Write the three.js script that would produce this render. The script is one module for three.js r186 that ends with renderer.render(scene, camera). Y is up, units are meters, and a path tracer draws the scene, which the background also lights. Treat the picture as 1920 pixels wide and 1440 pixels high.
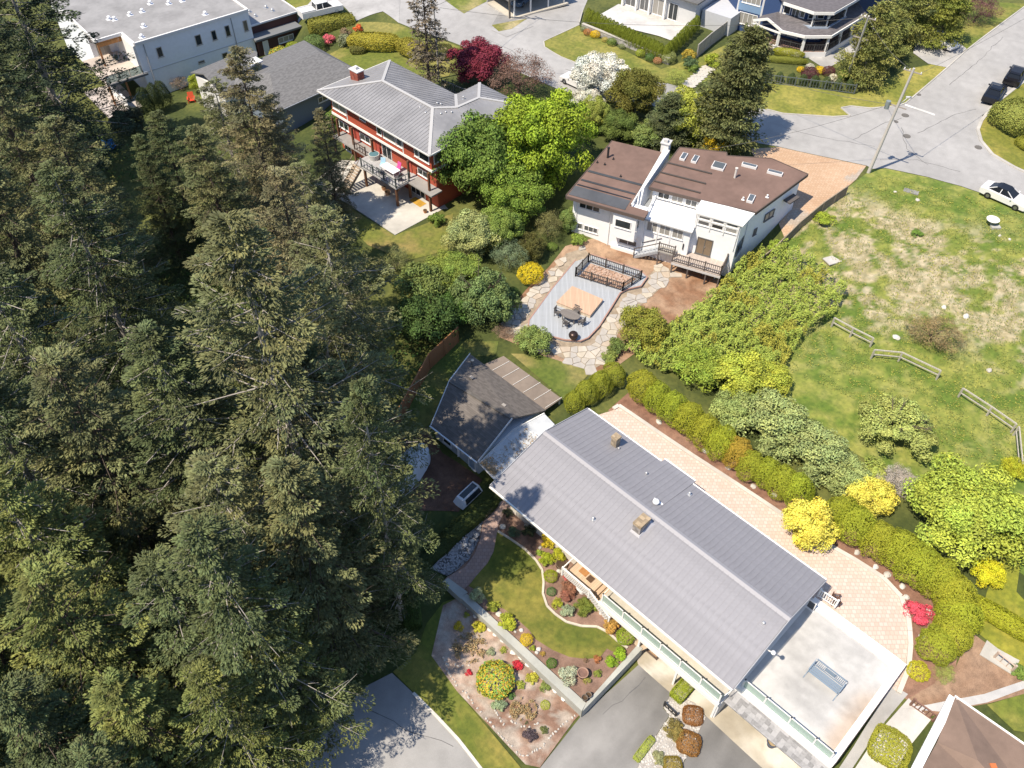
import * as THREE from 'three';
import { mergeGeometries, toCreasedNormals } from 'three/addons/utils/BufferGeometryUtils.js';

// ---------- camera, sky, sun, exposure ----------
const scene = new THREE.Scene();
const CAM_H = 57, PITCH = THREE.MathUtils.degToRad(47.2), ROLL = THREE.MathUtils.degToRad(0.5), FPX = 1600;
const camera = new THREE.PerspectiveCamera(2 * Math.atan(720 / FPX) * 180 / Math.PI, 4 / 3, 0.5, 1500);
camera.position.set(0, CAM_H, 0);
camera.rotation.set(-PITCH, 0, ROLL);
const SUN = new THREE.Vector3(-0.417, 0.852, 0.317).normalize();
{ // clear blue sky, brighter towards the horizon and round the sun
  const w = 256, h = 128, d = new Float32Array(w * h * 4);
  for (let j = 0; j < h; j++) for (let i = 0; i < w; i++) {
    const el = ((j + 0.5) / h - 0.5) * Math.PI, az = ((i + 0.5) / w - 0.5) * 2 * Math.PI;
    const v = new THREE.Vector3(Math.cos(el) * Math.cos(az), Math.sin(el), Math.cos(el) * Math.sin(az));
    const up = Math.max(v.y, 0), hz = Math.pow(1 - up, 3.0), s = Math.pow(Math.max(v.dot(SUN), 0), 10) * 0.7;
    const k = 0.58;
    const o = (j * w + i) * 4;
    d[o] = k * (0.22 + 0.55 * hz + s); d[o + 1] = k * (0.40 + 0.48 * hz + s * 0.95); d[o + 2] = k * (0.80 + 0.30 * hz + s * 0.85); d[o + 3] = 1;
  }
  const t = new THREE.DataTexture(d, w, h, THREE.RGBAFormat, THREE.FloatType);
  t.mapping = THREE.EquirectangularReflectionMapping; t.magFilter = THREE.LinearFilter; t.needsUpdate = true;
  scene.background = t; scene.environment = t;
}
const sun = new THREE.DirectionalLight(0xfff1dc, 5);
sun.position.copy(SUN).multiplyScalar(160).add(new THREE.Vector3(0, 0, -65)); sun.target.position.set(0, 0, -65);
sun.castShadow = true; sun.shadow.mapSize.set(4096, 4096);
Object.assign(sun.shadow.camera, { left: -110, right: 110, top: 90, bottom: -90, near: 1, far: 400 });
scene.add(sun, sun.target);
const renderer = new THREE.WebGLRenderer({ antialias: true });
renderer.toneMapping = THREE.LinearToneMapping; renderer.toneMappingExposure = 1.36;
renderer.shadowMap.enabled = true;

// ---------- random numbers and noise ----------
function RNG(a) { return () => { a |= 0; a = a + 0x6D2B79F5 | 0; let t = Math.imul(a ^ a >>> 15, 1 | a); t = t + Math.imul(t ^ t >>> 7, 61 | t) ^ t; return ((t ^ t >>> 14) >>> 0) / 4294967296; }; }
let R = RNG(7);
const rr = (a, b) => a + (b - a) * R();
const hash = (x, y, s) => { let h = Math.imul(x, 374761393) + Math.imul(y, 668265263) + Math.imul(s, 982451653) | 0; h = Math.imul(h ^ h >>> 13, 1274126177); return ((h ^ h >>> 16) >>> 0) / 4294967296; };
function vnoise(x, y, s = 0, per = 0) {
  const xi = Math.floor(x), yi = Math.floor(y), fx = x - xi, fy = y - yi, u = fx * fx * (3 - 2 * fx), v = fy * fy * (3 - 2 * fy);
  const m = per ? (q => ((q % per) + per) % per) : (q => q);
  const a = hash(m(xi), m(yi), s), b = hash(m(xi + 1), m(yi), s), c = hash(m(xi), m(yi + 1), s), d = hash(m(xi + 1), m(yi + 1), s);
  return a + (b - a) * u + (c - a) * v + (a - b - c + d) * u * v;
}
function fbm(x, y, s = 0, oct = 4, per = 0) { let t = 0, a = 0.5, n = 0; for (let i = 0; i < oct; i++) { t += a * vnoise(x, y, s + i * 17, per); n += a; x *= 2; y *= 2; per *= 2; a *= 0.5; } return t / n; }
const sstep = (a, b, x) => { const t = Math.min(1, Math.max(0, (x - a) / (b - a))); return t * t * (3 - 2 * t); };
const lerp = (a, b, t) => a + (b - a) * t;

// ---------- where a point of the survey photograph lies on the land ----------
const _v = new THREE.Vector3(), _e = new THREE.Euler(-PITCH, 0, ROLL), _q = new THREE.Quaternion().setFromEuler(_e);
const _fwd = new THREE.Vector3(0, 0, -1).applyQuaternion(_q);
function A(px, py, h) { // point at height h
  _v.set((px - 960) / FPX, (720 - py) / FPX, -1).applyQuaternion(_q);
  const t = (h - CAM_H) / _v.y; return new THREE.Vector3(_v.x * t, h, _v.z * t);
}
const CTRL = [[1200, 1300, 0], [700, 1400, 0], [1450, 1430, 0], [300, 1300, 0], [0, 1000, 0.5], [900, 1150, 0.3], [1050, 1330, 0.1], [800, 890, 1.5], [740, 930, 1.2],
  [960, 960, 0.7], [1000, 1040, 0.5], [1060, 1100, 0.4], [1150, 1170, 0.2],
  [1300, 870, 2.8], [1420, 960, 2.8], [1600, 1100, 2.75], [1680, 1160, 2.7], [1180, 770, 2.8], [1640, 1390, 0.6], [1690, 1270, 1.9], [1850, 1250, 2.2], [1860, 1350, 1.8], [1900, 1150, 2.6],
  [1320, 535, 2.5], [1270, 510, 2.8], [1190, 470, 3.0], [1150, 505, 2.6], [1207, 520, 2.5], [1090, 430, 3.4], [520, 95, 2.6], [590, 88, 4.2], [450, 140, 2.4], [1060, 600, 2.6], [1130, 560, 2.6], [1000, 690, 2.5], [880, 720, 2], [1400, 650, 2.6], [1700, 600, 4], [1700, 450, 5], [1600, 700, 3.3], [1850, 850, 3], [1450, 800, 2.8],
  [1620, 320, 6], [1750, 250, 6], [1900, 390, 6], [1800, 400, 5.8], [1450, 260, 6], [1550, 330, 6], [1100, 130, 6], [1250, 170, 6], [1900, 50, 6.5], [1990, 200, 6.3], [950, 60, 6.5], [740, 420, 3], [640, 350, 3], [820, 420, 3],
  [830, 130, 6], [1000, 150, 6], [700, 120, 5.6], [500, 210, 3], [320, 190, 1.8], [100, 400, 1.5], [100, 800, 1], [400, 700, 1], [600, 500, 2], [850, 560, 2.4], [0, 100, 2], [730, 10, 6.5], [600, 30, 6.3], [1480, 120, 6.2], [1250, 60, 6.4], [1100, 300, 5], [1220, 270, 5.6], [1350, 290, 5.9]]
  .map(([x, y, h]) => { const p = A(x, y, h); return [p.x, p.z, h]; });
function g(x, z) { let s = 0, n = 0; for (const c of CTRL) { const d = (x - c[0]) ** 2 + (z - c[1]) ** 2 + 7, w = 1 / (d * d); s += w * c[2]; n += w; } return s / n; }
function T(px, py, dh = 0) { let h = 3 + dh, p; for (let i = 0; i < 14; i++) { p = A(px, py, h); h = g(p.x, p.z) + dh; } p = A(px, py, h); return p; } // point dh above the land
const depthOf = p => _v.copy(p).sub(camera.position).dot(_fwd);
const metres = (p, px) => px * depthOf(p) / FPX;

// ---------- objects ----------
const used = new Map();
function numbered(n) { const k = used.get(n) || 0; used.set(n, k + 1); return k ? n + '_' + String(k).padStart(3, '0') : n; }
function shade(o) { o.traverse(c => { if (c.isMesh) { c.castShadow = true; c.receiveShadow = true; } }); return o; }
function tag(o, label, category, group) { o.userData = { label, category }; if (group) o.userData.group = group; return o; }
function thing(name, label, category, pos = [0, 0, 0], turn = 0, group) {
  const o = new THREE.Group(); o.name = numbered(name); scene.add(o); o.position.set(...pos); o.rotation.y = turn; return tag(o, label, category, group);
}
function part(name, geo, mat, parent) { const m = new THREE.Mesh(Array.isArray(geo) ? merge(geo) : geo, mat); m.name = parent === scene ? numbered(name) : name; parent.add(m); m.castShadow = m.receiveShadow = true; return m; }
function stuffPart(name, geo, mat, parent) { const m = part(name, geo, mat, parent); m.userData.kind = 'stuff'; return m; }
const parts = (name, list, m, parent) => list.map(q => part(name, q, m, parent));
const NTH = ['first', 'second', 'third', 'fourth', 'fifth', 'sixth', 'seventh', 'eighth', 'ninth', 'tenth', 'eleventh', 'twelfth', 'thirteenth', 'fourteenth', 'fifteenth', 'sixteenth', 'seventeenth', 'eighteenth', 'nineteenth', 'twentieth'];
function struct(name, geo, mat) { const m = part(name, geo, mat, scene); m.userData.kind = 'structure'; return m; }
function rebase(o, y) { o.position.y = y; for (const c of o.children) c.position.y -= y; }
function copyOf(o, label, group) { const c = o.clone(); c.name = numbered(o.name.replace(/_\d+$/, '')); scene.add(c); c.userData = { ...o.userData }; if (label) c.userData.label = label; if (group) c.userData.group = group; return c; }

// ---------- geometry ----------
function prep(q) { if (q.index) q = q.toNonIndexed(); for (const k of Object.keys(q.attributes)) if (!['position', 'normal', 'uv'].includes(k)) q.deleteAttribute(k); if (!q.attributes.uv) q.setAttribute('uv', new THREE.BufferAttribute(new Float32Array(q.attributes.position.count * 2), 2)); if (!q.attributes.normal) q.computeVertexNormals(); return q; }
function merge(list) { return list.length === 1 ? prep(list[0]) : mergeGeometries(list.map(prep)); }
function tris(pts) { // flat triangles from a list of points, uv in metres from the dominant plane
  const n = pts.length, P = new Float32Array(n * 3), U = new Float32Array(n * 2), a = new THREE.Vector3(), b = new THREE.Vector3();
  for (let i = 0; i < n; i += 3) {
    a.subVectors(pts[i + 1], pts[i]); b.subVectors(pts[i + 2], pts[i]); a.cross(b); const ax = Math.abs(a.x), ay = Math.abs(a.y), az = Math.abs(a.z);
    for (let k = 0; k < 3; k++) { const p = pts[i + k]; P.set([p.x, p.y, p.z], (i + k) * 3); U.set(ay >= ax * 0.6 && ay >= az * 0.6 ? [p.x, p.z] : ax > az ? [p.z, p.y] : [p.x, p.y], (i + k) * 2); }
  }
  const q = new THREE.BufferGeometry(); q.setAttribute('position', new THREE.BufferAttribute(P, 3)); q.setAttribute('uv', new THREE.BufferAttribute(U, 2)); q.computeVertexNormals(); return q;
}
const V = (x, y, z) => new THREE.Vector3(x, y, z);
function hexa(b, t) { // eight corners: bottom quad and top quad, both counterclockwise seen from above
  const o = []; const quad = (p, q, r, s) => o.push(p, q, r, p, r, s);
  quad(t[0], t[1], t[2], t[3]); quad(b[3], b[2], b[1], b[0]);
  for (let i = 0; i < 4; i++) { const j = (i + 1) % 4; quad(b[i], b[j], t[j], t[i]); }
  return tris(o);
}
function box(x0, x1, y0, y1, z0, z1) { const q = y => [V(x0, y, z1), V(x1, y, z1), V(x1, y, z0), V(x0, y, z0)]; return hexa(q(y0), q(y1)); }
const cbox = (w, h, d, x, y, z) => box(x - w / 2, x + w / 2, y, y + h, z - d / 2, z + d / 2);
function xf(q, x, y, z, ry = 0, rx = 0, rz = 0, s = 1) { return q.applyMatrix4(new THREE.Matrix4().compose(V(x, y, z), new THREE.Quaternion().setFromEuler(new THREE.Euler(rx, ry, rz, 'YXZ')), typeof s === 'number' ? V(s, s, s) : s)); }
function area(p) { let s = 0; for (let i = 0; i < p.length; i++) { const a = p[i], b = p[(i + 1) % p.length]; s += a[0] * b[1] - b[0] * a[1]; } return s / 2; }
function earcut(p) { return THREE.ShapeUtils.triangulateShape(p.map(q => new THREE.Vector2(q[0], q[1])), []); }
function slab(pts, thick, flat = true) { // a sheet through 3-D corners (seen from above), extruded down
  let p = pts.map(q => V(...q)); const a2 = p.map(q => [q.x, q.z]); if (area(a2) > 0) p = p.reverse();
  const f = earcut(p.map(q => [q.x, q.z])), o = [], dn = p.map(q => V(q.x, q.y - thick, q.z));
  for (const [a, b, c] of f) {
    const up = V(0, 0, 0).subVectors(p[b], p[a]).cross(V(0, 0, 0).subVectors(p[c], p[a])).y > 0;
    if (up) { o.push(p[a], p[b], p[c]); o.push(dn[c], dn[b], dn[a]); } else { o.push(p[a], p[c], p[b]); o.push(dn[b], dn[c], dn[a]); }
  }
  for (let i = 0; i < p.length; i++) { const j = (i + 1) % p.length; o.push(dn[i], dn[j], p[j], dn[i], p[j], p[i]); }
  return tris(o);
}
const prism = (xz, y0, y1) => slab(xz.map(q => [q[0], y1, q[1]]), y1 - y0);
function bar(a, b, r, seg = 6, r2 = r) { const d = V(0, 0, 0).subVectors(b, a), l = d.length(); const q = new THREE.CylinderGeometry(r2, r, l, seg, 1); q.applyQuaternion(new THREE.Quaternion().setFromUnitVectors(V(0, 1, 0), d.normalize())); q.translate((a.x + b.x) / 2, (a.y + b.y) / 2, (a.z + b.z) / 2); return q; }
function beam(a, b, w, h) { // square bar from a to b, h upright
  const d = V(0, 0, 0).subVectors(b, a).normalize(), s = V(-d.z, 0, d.x); if (s.lengthSq() < 1e-6) s.set(1, 0, 0); s.normalize().multiplyScalar(w / 2); const u = V(0, 0, 0).crossVectors(s, d).normalize().multiplyScalar(h / 2); if (u.y < 0) u.negate();
  const P = (p, i, j) => V(p.x + s.x * i + u.x * j, p.y + s.y * i + u.y * j, p.z + s.z * i + u.z * j);
  return hexa([P(a, -1, -1), P(b, -1, -1), P(b, 1, -1), P(a, 1, -1)].reverse(), [P(a, -1, 1), P(b, -1, 1), P(b, 1, 1), P(a, 1, 1)].reverse());
}
function inside(p, poly) { let c = false; for (let i = 0, j = poly.length - 1; i < poly.length; j = i++) { const a = poly[i], b = poly[j]; if ((a[1] > p[1]) !== (b[1] > p[1]) && p[0] < (b[0] - a[0]) * (p[1] - a[1]) / (b[1] - a[1]) + a[0]) c = !c; } return c; }
// a sheet draped over the land (or at one height) inside a polygon of [x, z]
function drape(poly, lift, res, hfn, colfn) {
  let list = earcut(poly).map(t => t.map(i => poly[i])); const d2 = (a, b) => (a[0] - b[0]) ** 2 + (a[1] - b[1]) ** 2, m = (a, b) => [(a[0] + b[0]) / 2, (a[1] + b[1]) / 2], L = res * res;
  for (let it = 0; it < 9; it++) {
    const nx = []; let any = false;
    for (const [a, b, c] of list) {
      const s = [d2(a, b) > L, d2(b, c) > L, d2(c, a) > L], k = s.filter(Boolean).length; if (!k) { nx.push([a, b, c]); continue; } any = true;
      const ab = m(a, b), bc = m(b, c), ca = m(c, a);
      if (k === 3) nx.push([a, ab, ca], [ab, b, bc], [ca, bc, c], [ab, bc, ca]);
      else if (k === 1) { if (s[0]) nx.push([a, ab, c], [ab, b, c]); else if (s[1]) nx.push([a, b, bc], [a, bc, c]); else nx.push([a, b, ca], [ca, b, c]); }
      else if (!s[0]) nx.push([a, b, bc], [a, bc, ca], [ca, bc, c]); else if (!s[1]) nx.push([b, c, ca], [b, ca, ab], [ab, ca, a]); else nx.push([c, a, ab], [c, ab, bc], [bc, ab, b]);
    }
    list = nx; if (!any) break;
  }
  const n = list.length * 3, P = new Float32Array(n * 3), N = new Float32Array(n * 3), U = new Float32Array(n * 2), C = new Float32Array(n * 3); let i = 0;
  for (let t of list) {
    if ((t[1][0] - t[0][0]) * (t[2][1] - t[0][1]) - (t[1][1] - t[0][1]) * (t[2][0] - t[0][0]) > 0) t = [t[0], t[2], t[1]];
    for (const q of t) { const y = (hfn ? hfn(q[0], q[1]) : g(q[0], q[1])) + lift; P.set([q[0], y, q[1]], i * 3); U.set([q[0], q[1]], i * 2); C.set(colfn ? colfn(q[0], q[1]) : [1, 1, 1], i * 3); N[i * 3 + 1] = 1; i++; }
  }
  const q = new THREE.BufferGeometry(); for (const [k, a, s] of [['position', P, 3], ['normal', N, 3], ['uv', U, 2], ['color', C, 3]]) q.setAttribute(k, new THREE.BufferAttribute(a, s));
  return q;
}
const world = (list, h) => list.map(([x, y]) => { const p = h === undefined ? T(x, y) : A(x, y, h); return [p.x, p.z]; });

// ---------- materials ----------
function texture(size, metresWide, fn, srgb = true) {
  const d = new Uint8Array(size * size * 4);
  for (let j = 0; j < size; j++) for (let i = 0; i < size; i++) { const c = fn(i / size, j / size, i, j), o = (j * size + i) * 4; for (let k = 0; k < 3; k++) { const v = Math.min(1, Math.max(0, c[k])); d[o + k] = 255 * (srgb ? (v <= 0.0031308 ? v * 12.92 : 1.055 * v ** (1 / 2.4) - 0.055) : v); } d[o + 3] = 255; }
  const t = new THREE.DataTexture(d, size, size); t.wrapS = t.wrapT = THREE.RepeatWrapping; t.magFilter = THREE.LinearFilter; t.minFilter = THREE.LinearMipmapLinearFilter; t.generateMipmaps = true; if (srgb) t.colorSpace = THREE.SRGBColorSpace; t.repeat.set(1 / metresWide, 1 / metresWide); t.needsUpdate = true; return t;
}
const grey = (v) => [v, v, v];
const TEX = {
  // multiplicative maps near 1, tile sizes in metres
  speck: texture(512, 5, (u, v, i, j) => grey(0.62 + 0.22 * fbm(u * 8, v * 8, 3, 4, 8) + 0.28 * hash(i, j, 5))),
  cloudy: texture(512, 9, (u, v, i, j) => { const a = fbm(u * 4, v * 4, 11, 6, 4), b = fbm(u * 24, v * 24, 12, 3, 24); return grey(0.55 + 0.45 * a + 0.18 * (b - 0.5) + 0.1 * (hash(i, j, 1) - 0.5)); }),
  grass: texture(512, 4, (u, v, i, j) => { const a = fbm(u * 16, v * 16, 21, 4, 16), b = hash(i >> 1, j, 4); const k = 0.55 + 0.5 * a + 0.35 * (b - 0.5); return [k * (0.92 + 0.25 * a), k, k * 0.85]; }),
  soil: texture(512, 4, (u, v, i, j) => { const a = fbm(u * 12, v * 12, 31, 5, 12), b = hash(i >> 1, j >> 1, 8); const k = 0.5 + 0.5 * a + 0.45 * (b - 0.5); return [k, k * 0.97, k * 0.94]; }),
  shingle: texture(512, 2.4, (u, v, i, j) => { const row = Math.floor(v * 16), e = (v * 16) % 1, off = hash(row, 1, 3), w = Math.floor((u * 8 + off * 3) % 8); const k = 0.7 + 0.35 * hash(w, row, 9) + 0.3 * (hash(i, j, 2) - 0.5) - (e < 0.14 ? 0.2 : 0); return grey(k); }),
  pavers: texture(512, 2.4, (u, v, i, j) => { const N = 8, row = Math.floor(v * N), uu = u * N + (row % 2) * 0.5, col = ((Math.floor(uu) % N) + N) % N, fx = uu - Math.floor(uu), fy = v * N - row, e = Math.min(fx, 1 - fx, fy, 1 - fy); const t = hash(col, row, 6), k = (e < 0.08 ? 0.76 : 0.88 + 0.16 * t) + 0.14 * (hash(i, j, 3) - 0.5); return [k, k * (0.95 + 0.05 * t), k * (0.9 + 0.1 * t)]; }),
  boards: texture(512, 1.68, (u, v, i, j) => { const N = 12, b = Math.floor(u * N), f = u * N - b; const k = (f < 0.1 ? 0.5 : 0.84 + 0.18 * hash(b, 3, 3)) + 0.14 * (fbm(u * 96, v * 6, 7, 3, 6) - 0.5); return grey(k); }),
  stucco: texture(256, 2, (u, v, i, j) => grey(0.86 + 0.1 * fbm(u * 6, v * 6, 41, 5, 6) + 0.06 * hash(i, j, 6))),
  siding: texture(256, 1.2, (u, v, i, j) => { const f = (v * 8) % 1; return grey((f < 0.12 ? 0.62 : 0.9 + 0.08 * f) + 0.06 * (hash(i, j, 4) - 0.5)); }),
  stone: texture(512, 3, (u, v, i, j) => { const N = 9, row = Math.floor(v * N * 1.3), uu = u * N + hash(row, 5, 1) * 0.7, c = Math.floor(uu) % N, k = 0.55 + 0.5 * hash(c, row, 11) + 0.3 * (fbm(u * 30, v * 30, 9, 3, 30) - 0.5); return grey(k); }),
};
const MCACHE = new Map();
function M(c, tex, o = {}) { const { bump, ...r } = o; const key = JSON.stringify(['M', c, tex, o]); if (MCACHE.has(key)) return MCACHE.get(key); const m = new THREE.MeshStandardMaterial({ roughness: 0.85, ...r }); if (Array.isArray(c)) m.color.setRGB(...c); else m.color.set(c); if (tex) { m.map = TEX[tex]; if (bump) { m.bumpMap = TEX[tex]; m.bumpScale = bump; } } MCACHE.set(key, m); return m; }
const WHITE = M([0.74, 0.74, 0.73], 'stucco'), TRIM = M([0.78, 0.78, 0.77]), GLASS = M([0.025, 0.032, 0.036], null, { roughness: 0.08 }), GLASS2 = M([0.11, 0.115, 0.12], null, { roughness: 0.12 }), GLASS3 = M([0.3, 0.29, 0.27], null, { roughness: 0.25 }), DARKMETAL = M([0.05, 0.052, 0.055], null, { roughness: 0.5 }), STEEL = M([0.55, 0.56, 0.57], null, { roughness: 0.4, metalness: 0.6 }),
  CONCRETE = M([0.55, 0.53, 0.49], 'cloudy', { bump: 0.01 }), GREYWOOD = M([0.4, 0.38, 0.35], 'boards'), BROWNWOOD = M([0.2, 0.11, 0.06], 'boards'), BLACK = M([0.02, 0.02, 0.022], null, { roughness: 0.6 });

// ---------- the land ----------
const VC = { vertexColors: true };
const GRASS = M([1, 1, 1], 'grass', { ...VC, roughness: 0.95, bump: 0.03 }), SOIL = M([1, 1, 1], 'soil', { ...VC, roughness: 0.97, bump: 0.03 }), ASPH = M([1, 1, 1], 'speck', { ...VC, roughness: 0.9 }), CONC = M([1, 1, 1], 'cloudy', { ...VC, roughness: 0.88 });
const mixc = (a, b, t) => [lerp(a[0], b[0], t), lerp(a[1], b[1], t), lerp(a[2], b[2], t)];
const lawnCol = (a, b, s) => (x, z) => { const n = fbm(x * 0.35 + 50, z * 0.35 + 90, s, 4), m = fbm(x * 1.5, z * 1.5, s + 5, 3); return mixc(a, b, sstep(0.35, 0.68, n * 0.7 + m * 0.3)); };
{
  const axis = (a, b, s, far0, far1) => { const o = []; for (let v = a; v <= b + 1e-6; v += s) o.push(v); let st = s; for (let v = b; v < far1;) { st *= 1.7; v += st; o.push(v); } st = s; for (let v = a; v > far0;) { st *= 1.7; v -= st; o.unshift(v); } return o; };
  const X = axis(-80, 84, 0.9, -600, 600), Z = axis(-140, -12, 0.9, -800, 400), nx = X.length, nz = Z.length, P = [], U = [], C = [], I = [];
  for (const z of Z) for (const x of X) { P.push(x, g(x, z), z); U.push(x, z); const n = fbm(x * 0.2, z * 0.2, 2, 4); C.push(...mixc([0.06, 0.085, 0.02], [0.13, 0.15, 0.04], sstep(0.35, 0.65, n))); }
  for (let j = 0; j < nz - 1; j++) for (let i = 0; i < nx - 1; i++) { const a = j * nx + i; I.push(a, a + nx, a + 1, a + 1, a + nx, a + nx + 1); }
  const q = new THREE.BufferGeometry(); q.setAttribute('position', new THREE.Float32BufferAttribute(P, 3)); q.setAttribute('uv', new THREE.Float32BufferAttribute(U, 2)); q.setAttribute('color', new THREE.Float32BufferAttribute(C, 3)); q.setIndex(I); q.computeVertexNormals();
  struct('ground', q, GRASS);
}
const L1 = 0.035, L2 = 0.06, L3 = 0.085;
function patch(name, px, material, lift, col, res = 1.2, h) { return struct(name, drape(world(px, h), lift, res, h === undefined ? null : () => h, col), material); }
function kerb(px, w = 0.16, h = 0.13, m = CONCRETE, closed = false, hh) { // a kerb following the land along a polyline
  const p = px.map(([x, y]) => hh === undefined ? T(x, y) : A(x, y, hh)), q = []; if (closed) p.push(p[0].clone());
  const fine = []; for (let i = 0; i < p.length - 1; i++) { const n = Math.max(1, Math.round(p[i].distanceTo(p[i + 1]) / 1.2)); for (let k = 0; k < n; k++) fine.push(V(0, 0, 0).lerpVectors(p[i], p[i + 1], k / n)); } fine.push(p[p.length - 1]);
  for (let i = 0; i < fine.length - 1; i++) { const a = fine[i], b = fine[i + 1]; const Y = r => hh === undefined ? g(r.x, r.z) : hh; q.push(beam(V(a.x, Y(a) + h / 2 - 0.1, a.z), V(b.x, Y(b) + h / 2 - 0.1, b.z), w, h + 0.2)); }
  return struct('kerb', q, m);
}
// street
const road = [[720, -20], [1110, -20], [1091, 26], [1086, 47], [1019.5, 78], [1021, 88.5], [1052, 107], [1104, 127.6], [1180, 150], [1252, 157], [1292, 167], [1350, 190], [1437, 206], [1468, 214], [1562, 220], [1594, 218], [1577, 203], [1595, 200], [1633, 204], [1682, 200], [1698, 194], [1774, 129], [1806, 100], [1925, 10], [1990, -35], [2080, 10], [1920, 153], [1860, 200], [1840, 227], [1833, 244], [1839, 265], [1860, 290], [1901, 314], [1990, 355], [2000, 440], [1920, 397], [1833, 360], [1801, 349], [1739, 332], [1660, 315.5], [1636, 317], [1625, 311], [1462, 276], [1417, 268], [1330, 235], [1230, 200], [1100, 185], [1040, 165], [960, 130], [870, 88], [817, 68], [748, 43], [737, 33], [718, 22]];
const tarmac = (base, s) => (x, z) => { const n = fbm(x * 0.16 + 7, z * 0.16 + 3, s, 4), m = fbm(x * 0.9, z * 0.9, s + 3, 3), k = base * (0.78 + 0.38 * n + 0.14 * m); return [k * 1.01, k, k * 0.985]; };
patch('road', road, ASPH, L1, tarmac(0.37, 5));
patch('street_driveway', [[555, 50], [640, 8], [668, 40], [718, 22], [748, 44], [752, -18], [600, -18]], CONC, L2, tarmac(0.45, 6));
patch('carport_driveway', [[921, 50], [985, 33], [1105, -18], [990, -18], [955, -5]], CONC, L2, tarmac(0.31, 7));
patch('road_patch', [[921, 57], [985, 38], [1000, 50], [950, 70]], CONC, L2 + 0.01, tarmac(0.43, 17));
kerb([[1104, 127.6], [1052, 107], [1021, 88.5], [1019.5, 78], [1086, 47]], 0.12, 0.08); kerb([[1437, 206], [1468, 214], [1562, 220], [1594, 218], [1577, 203], [1595, 200], [1633, 204], [1682, 200], [1698, 194], [1774, 129], [1806, 100], [1925, 10]]);
kerb([[1920, 153], [1860, 200], [1840, 227], [1833, 244], [1839, 265], [1860, 290], [1901, 314], [1990, 355]], 0.35); kerb([[1092, 24], [1086, 46]], 0.12, 0.3);
{ // painted stop line, manholes, drains
  const ln = world([[1697, 195.5], [1753, 214.5], [1752, 218], [1696, 198.5]]); struct('stop_line', drape(ln, L2, 2, null, () => [0.75, 0.75, 0.73]), M([1, 1, 1], 'cloudy', VC));
  for (const [x, y, r] of [[1697, 217, 0.42], [1700, 256, 0.42], [1834, 277, 0.4], [1846, 218, 0.3], [1722, 178, 0.3], [1680, 229, 0.25]]) { const p = T(x, y); const m = struct('manhole_cover', xf(new THREE.CylinderGeometry(r, r, 0.03, 20), p.x, p.y + L2, p.z), M([0.16, 0.15, 0.14], 'speck')); m.userData.label = 'dark iron cover set in the pale road'; }
}
const LAWN_A = [0.115, 0.15, 0.03], LAWN_B = [0.27, 0.27, 0.07], FRESH = [0.1, 0.16, 0.03], DRY = [0.4, 0.35, 0.245], STRAW = [0.6, 0.53, 0.43];
// verges and lawns by the street
patch('verge_lawn', [[1437, 207], [1468, 213], [1562, 219], [1593, 217], [1576, 203], [1595, 199], [1633, 203], [1682, 199], [1698, 193], [1774, 128], [1760, 118], [1700, 130], [1625, 170], [1600, 178], [1430, 152], [1425, 190]], GRASS, L1, lawnCol([0.2, 0.23, 0.04], [0.36, 0.34, 0.09], 31));
patch('lane_lawn', [[1020, 88], [1052, 106.5], [1104, 127], [1180, 149], [1252, 156], [1292, 166], [1330, 150], [1420, 130], [1410, 60], [1330, 100], [1240, 130], [1090, 55], [1085, 47], [1021, 78]], GRASS, L1, lawnCol([0.16, 0.2, 0.035], [0.3, 0.29, 0.08], 32));
patch('island_lawn', [[1921, 153], [1861, 200], [1841, 227], [1834, 244], [1840, 265], [1861, 290], [1902, 314], [1990, 354], [2060, 260], [2000, 120]], GRASS, L1, lawnCol([0.2, 0.22, 0.035], [0.36, 0.32, 0.08], 33));
patch('front_lawn', [[640, 115], [690, 112], [870, 92], [815, 70], [750, 46], [668, 42], [655, 80], [600, 110], [650, 140], [760, 140], [840, 145], [865, 100]], GRASS, L1, lawnCol([0.15, 0.19, 0.03], [0.3, 0.28, 0.09], 34));
patch('corner_lawn', [[1800, 0], [1925, 8], [1806, 99], [1780, 90], [1772, 60], [1760, 10]], GRASS, L1, lawnCol([0.14, 0.19, 0.03], [0.28, 0.27, 0.07], 35));
patch('gravel_drive', [[1720, 60], [1778, 66], [1812, 92], [1775, 127], [1740, 120], [1712, 100]], CONC, L2, tarmac(0.47, 8));
patch('house_drive', [[1516, 110], [1548, 131], [1592, 106], [1645, 72], [1665, 35], [1605, 45], [1560, 84]], CONC, L2, tarmac(0.42, 9));
patch('top_lawn', [[530, -18], [640, -5], [600, 12], [560, 22], [540, 8]], GRASS, L1, lawnCol([0.15, 0.2, 0.03], [0.24, 0.25, 0.06], 36)); patch('lane_verge', [[833, 0], [870, 26], [915, 2], [910, -18], [820, -18]], GRASS, L2, lawnCol([0.15, 0.2, 0.03], [0.4, 0.36, 0.18], 37)); patch('pole_verge', [[922, 48], [988, 36], [960, 55], [935, 60]], GRASS, L3, lawnCol([0.2, 0.21, 0.05], [0.45, 0.4, 0.25], 38));
patch('brick_driveway', [[1405, 280], [1462, 277], [1624, 312], [1606, 336], [1588, 352], [1545, 385], [1500, 420], [1470, 445], [1460, 420], [1490, 380], [1430, 320]], M([1, 1, 1], 'pavers', { ...VC, bump: 0.01 }), L2, (x, z) => { const n = fbm(x * 0.5, z * 0.5, 12, 3); const b = fbm(x * 0.35 + 9, z * 0.35, 14, 2) > 0.68 ? 1 : 0; return mixc(mixc([0.46, 0.31, 0.2], [0.6, 0.44, 0.31], n), [0.4, 0.37, 0.33], b * 0.8); }, 0.8);
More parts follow.
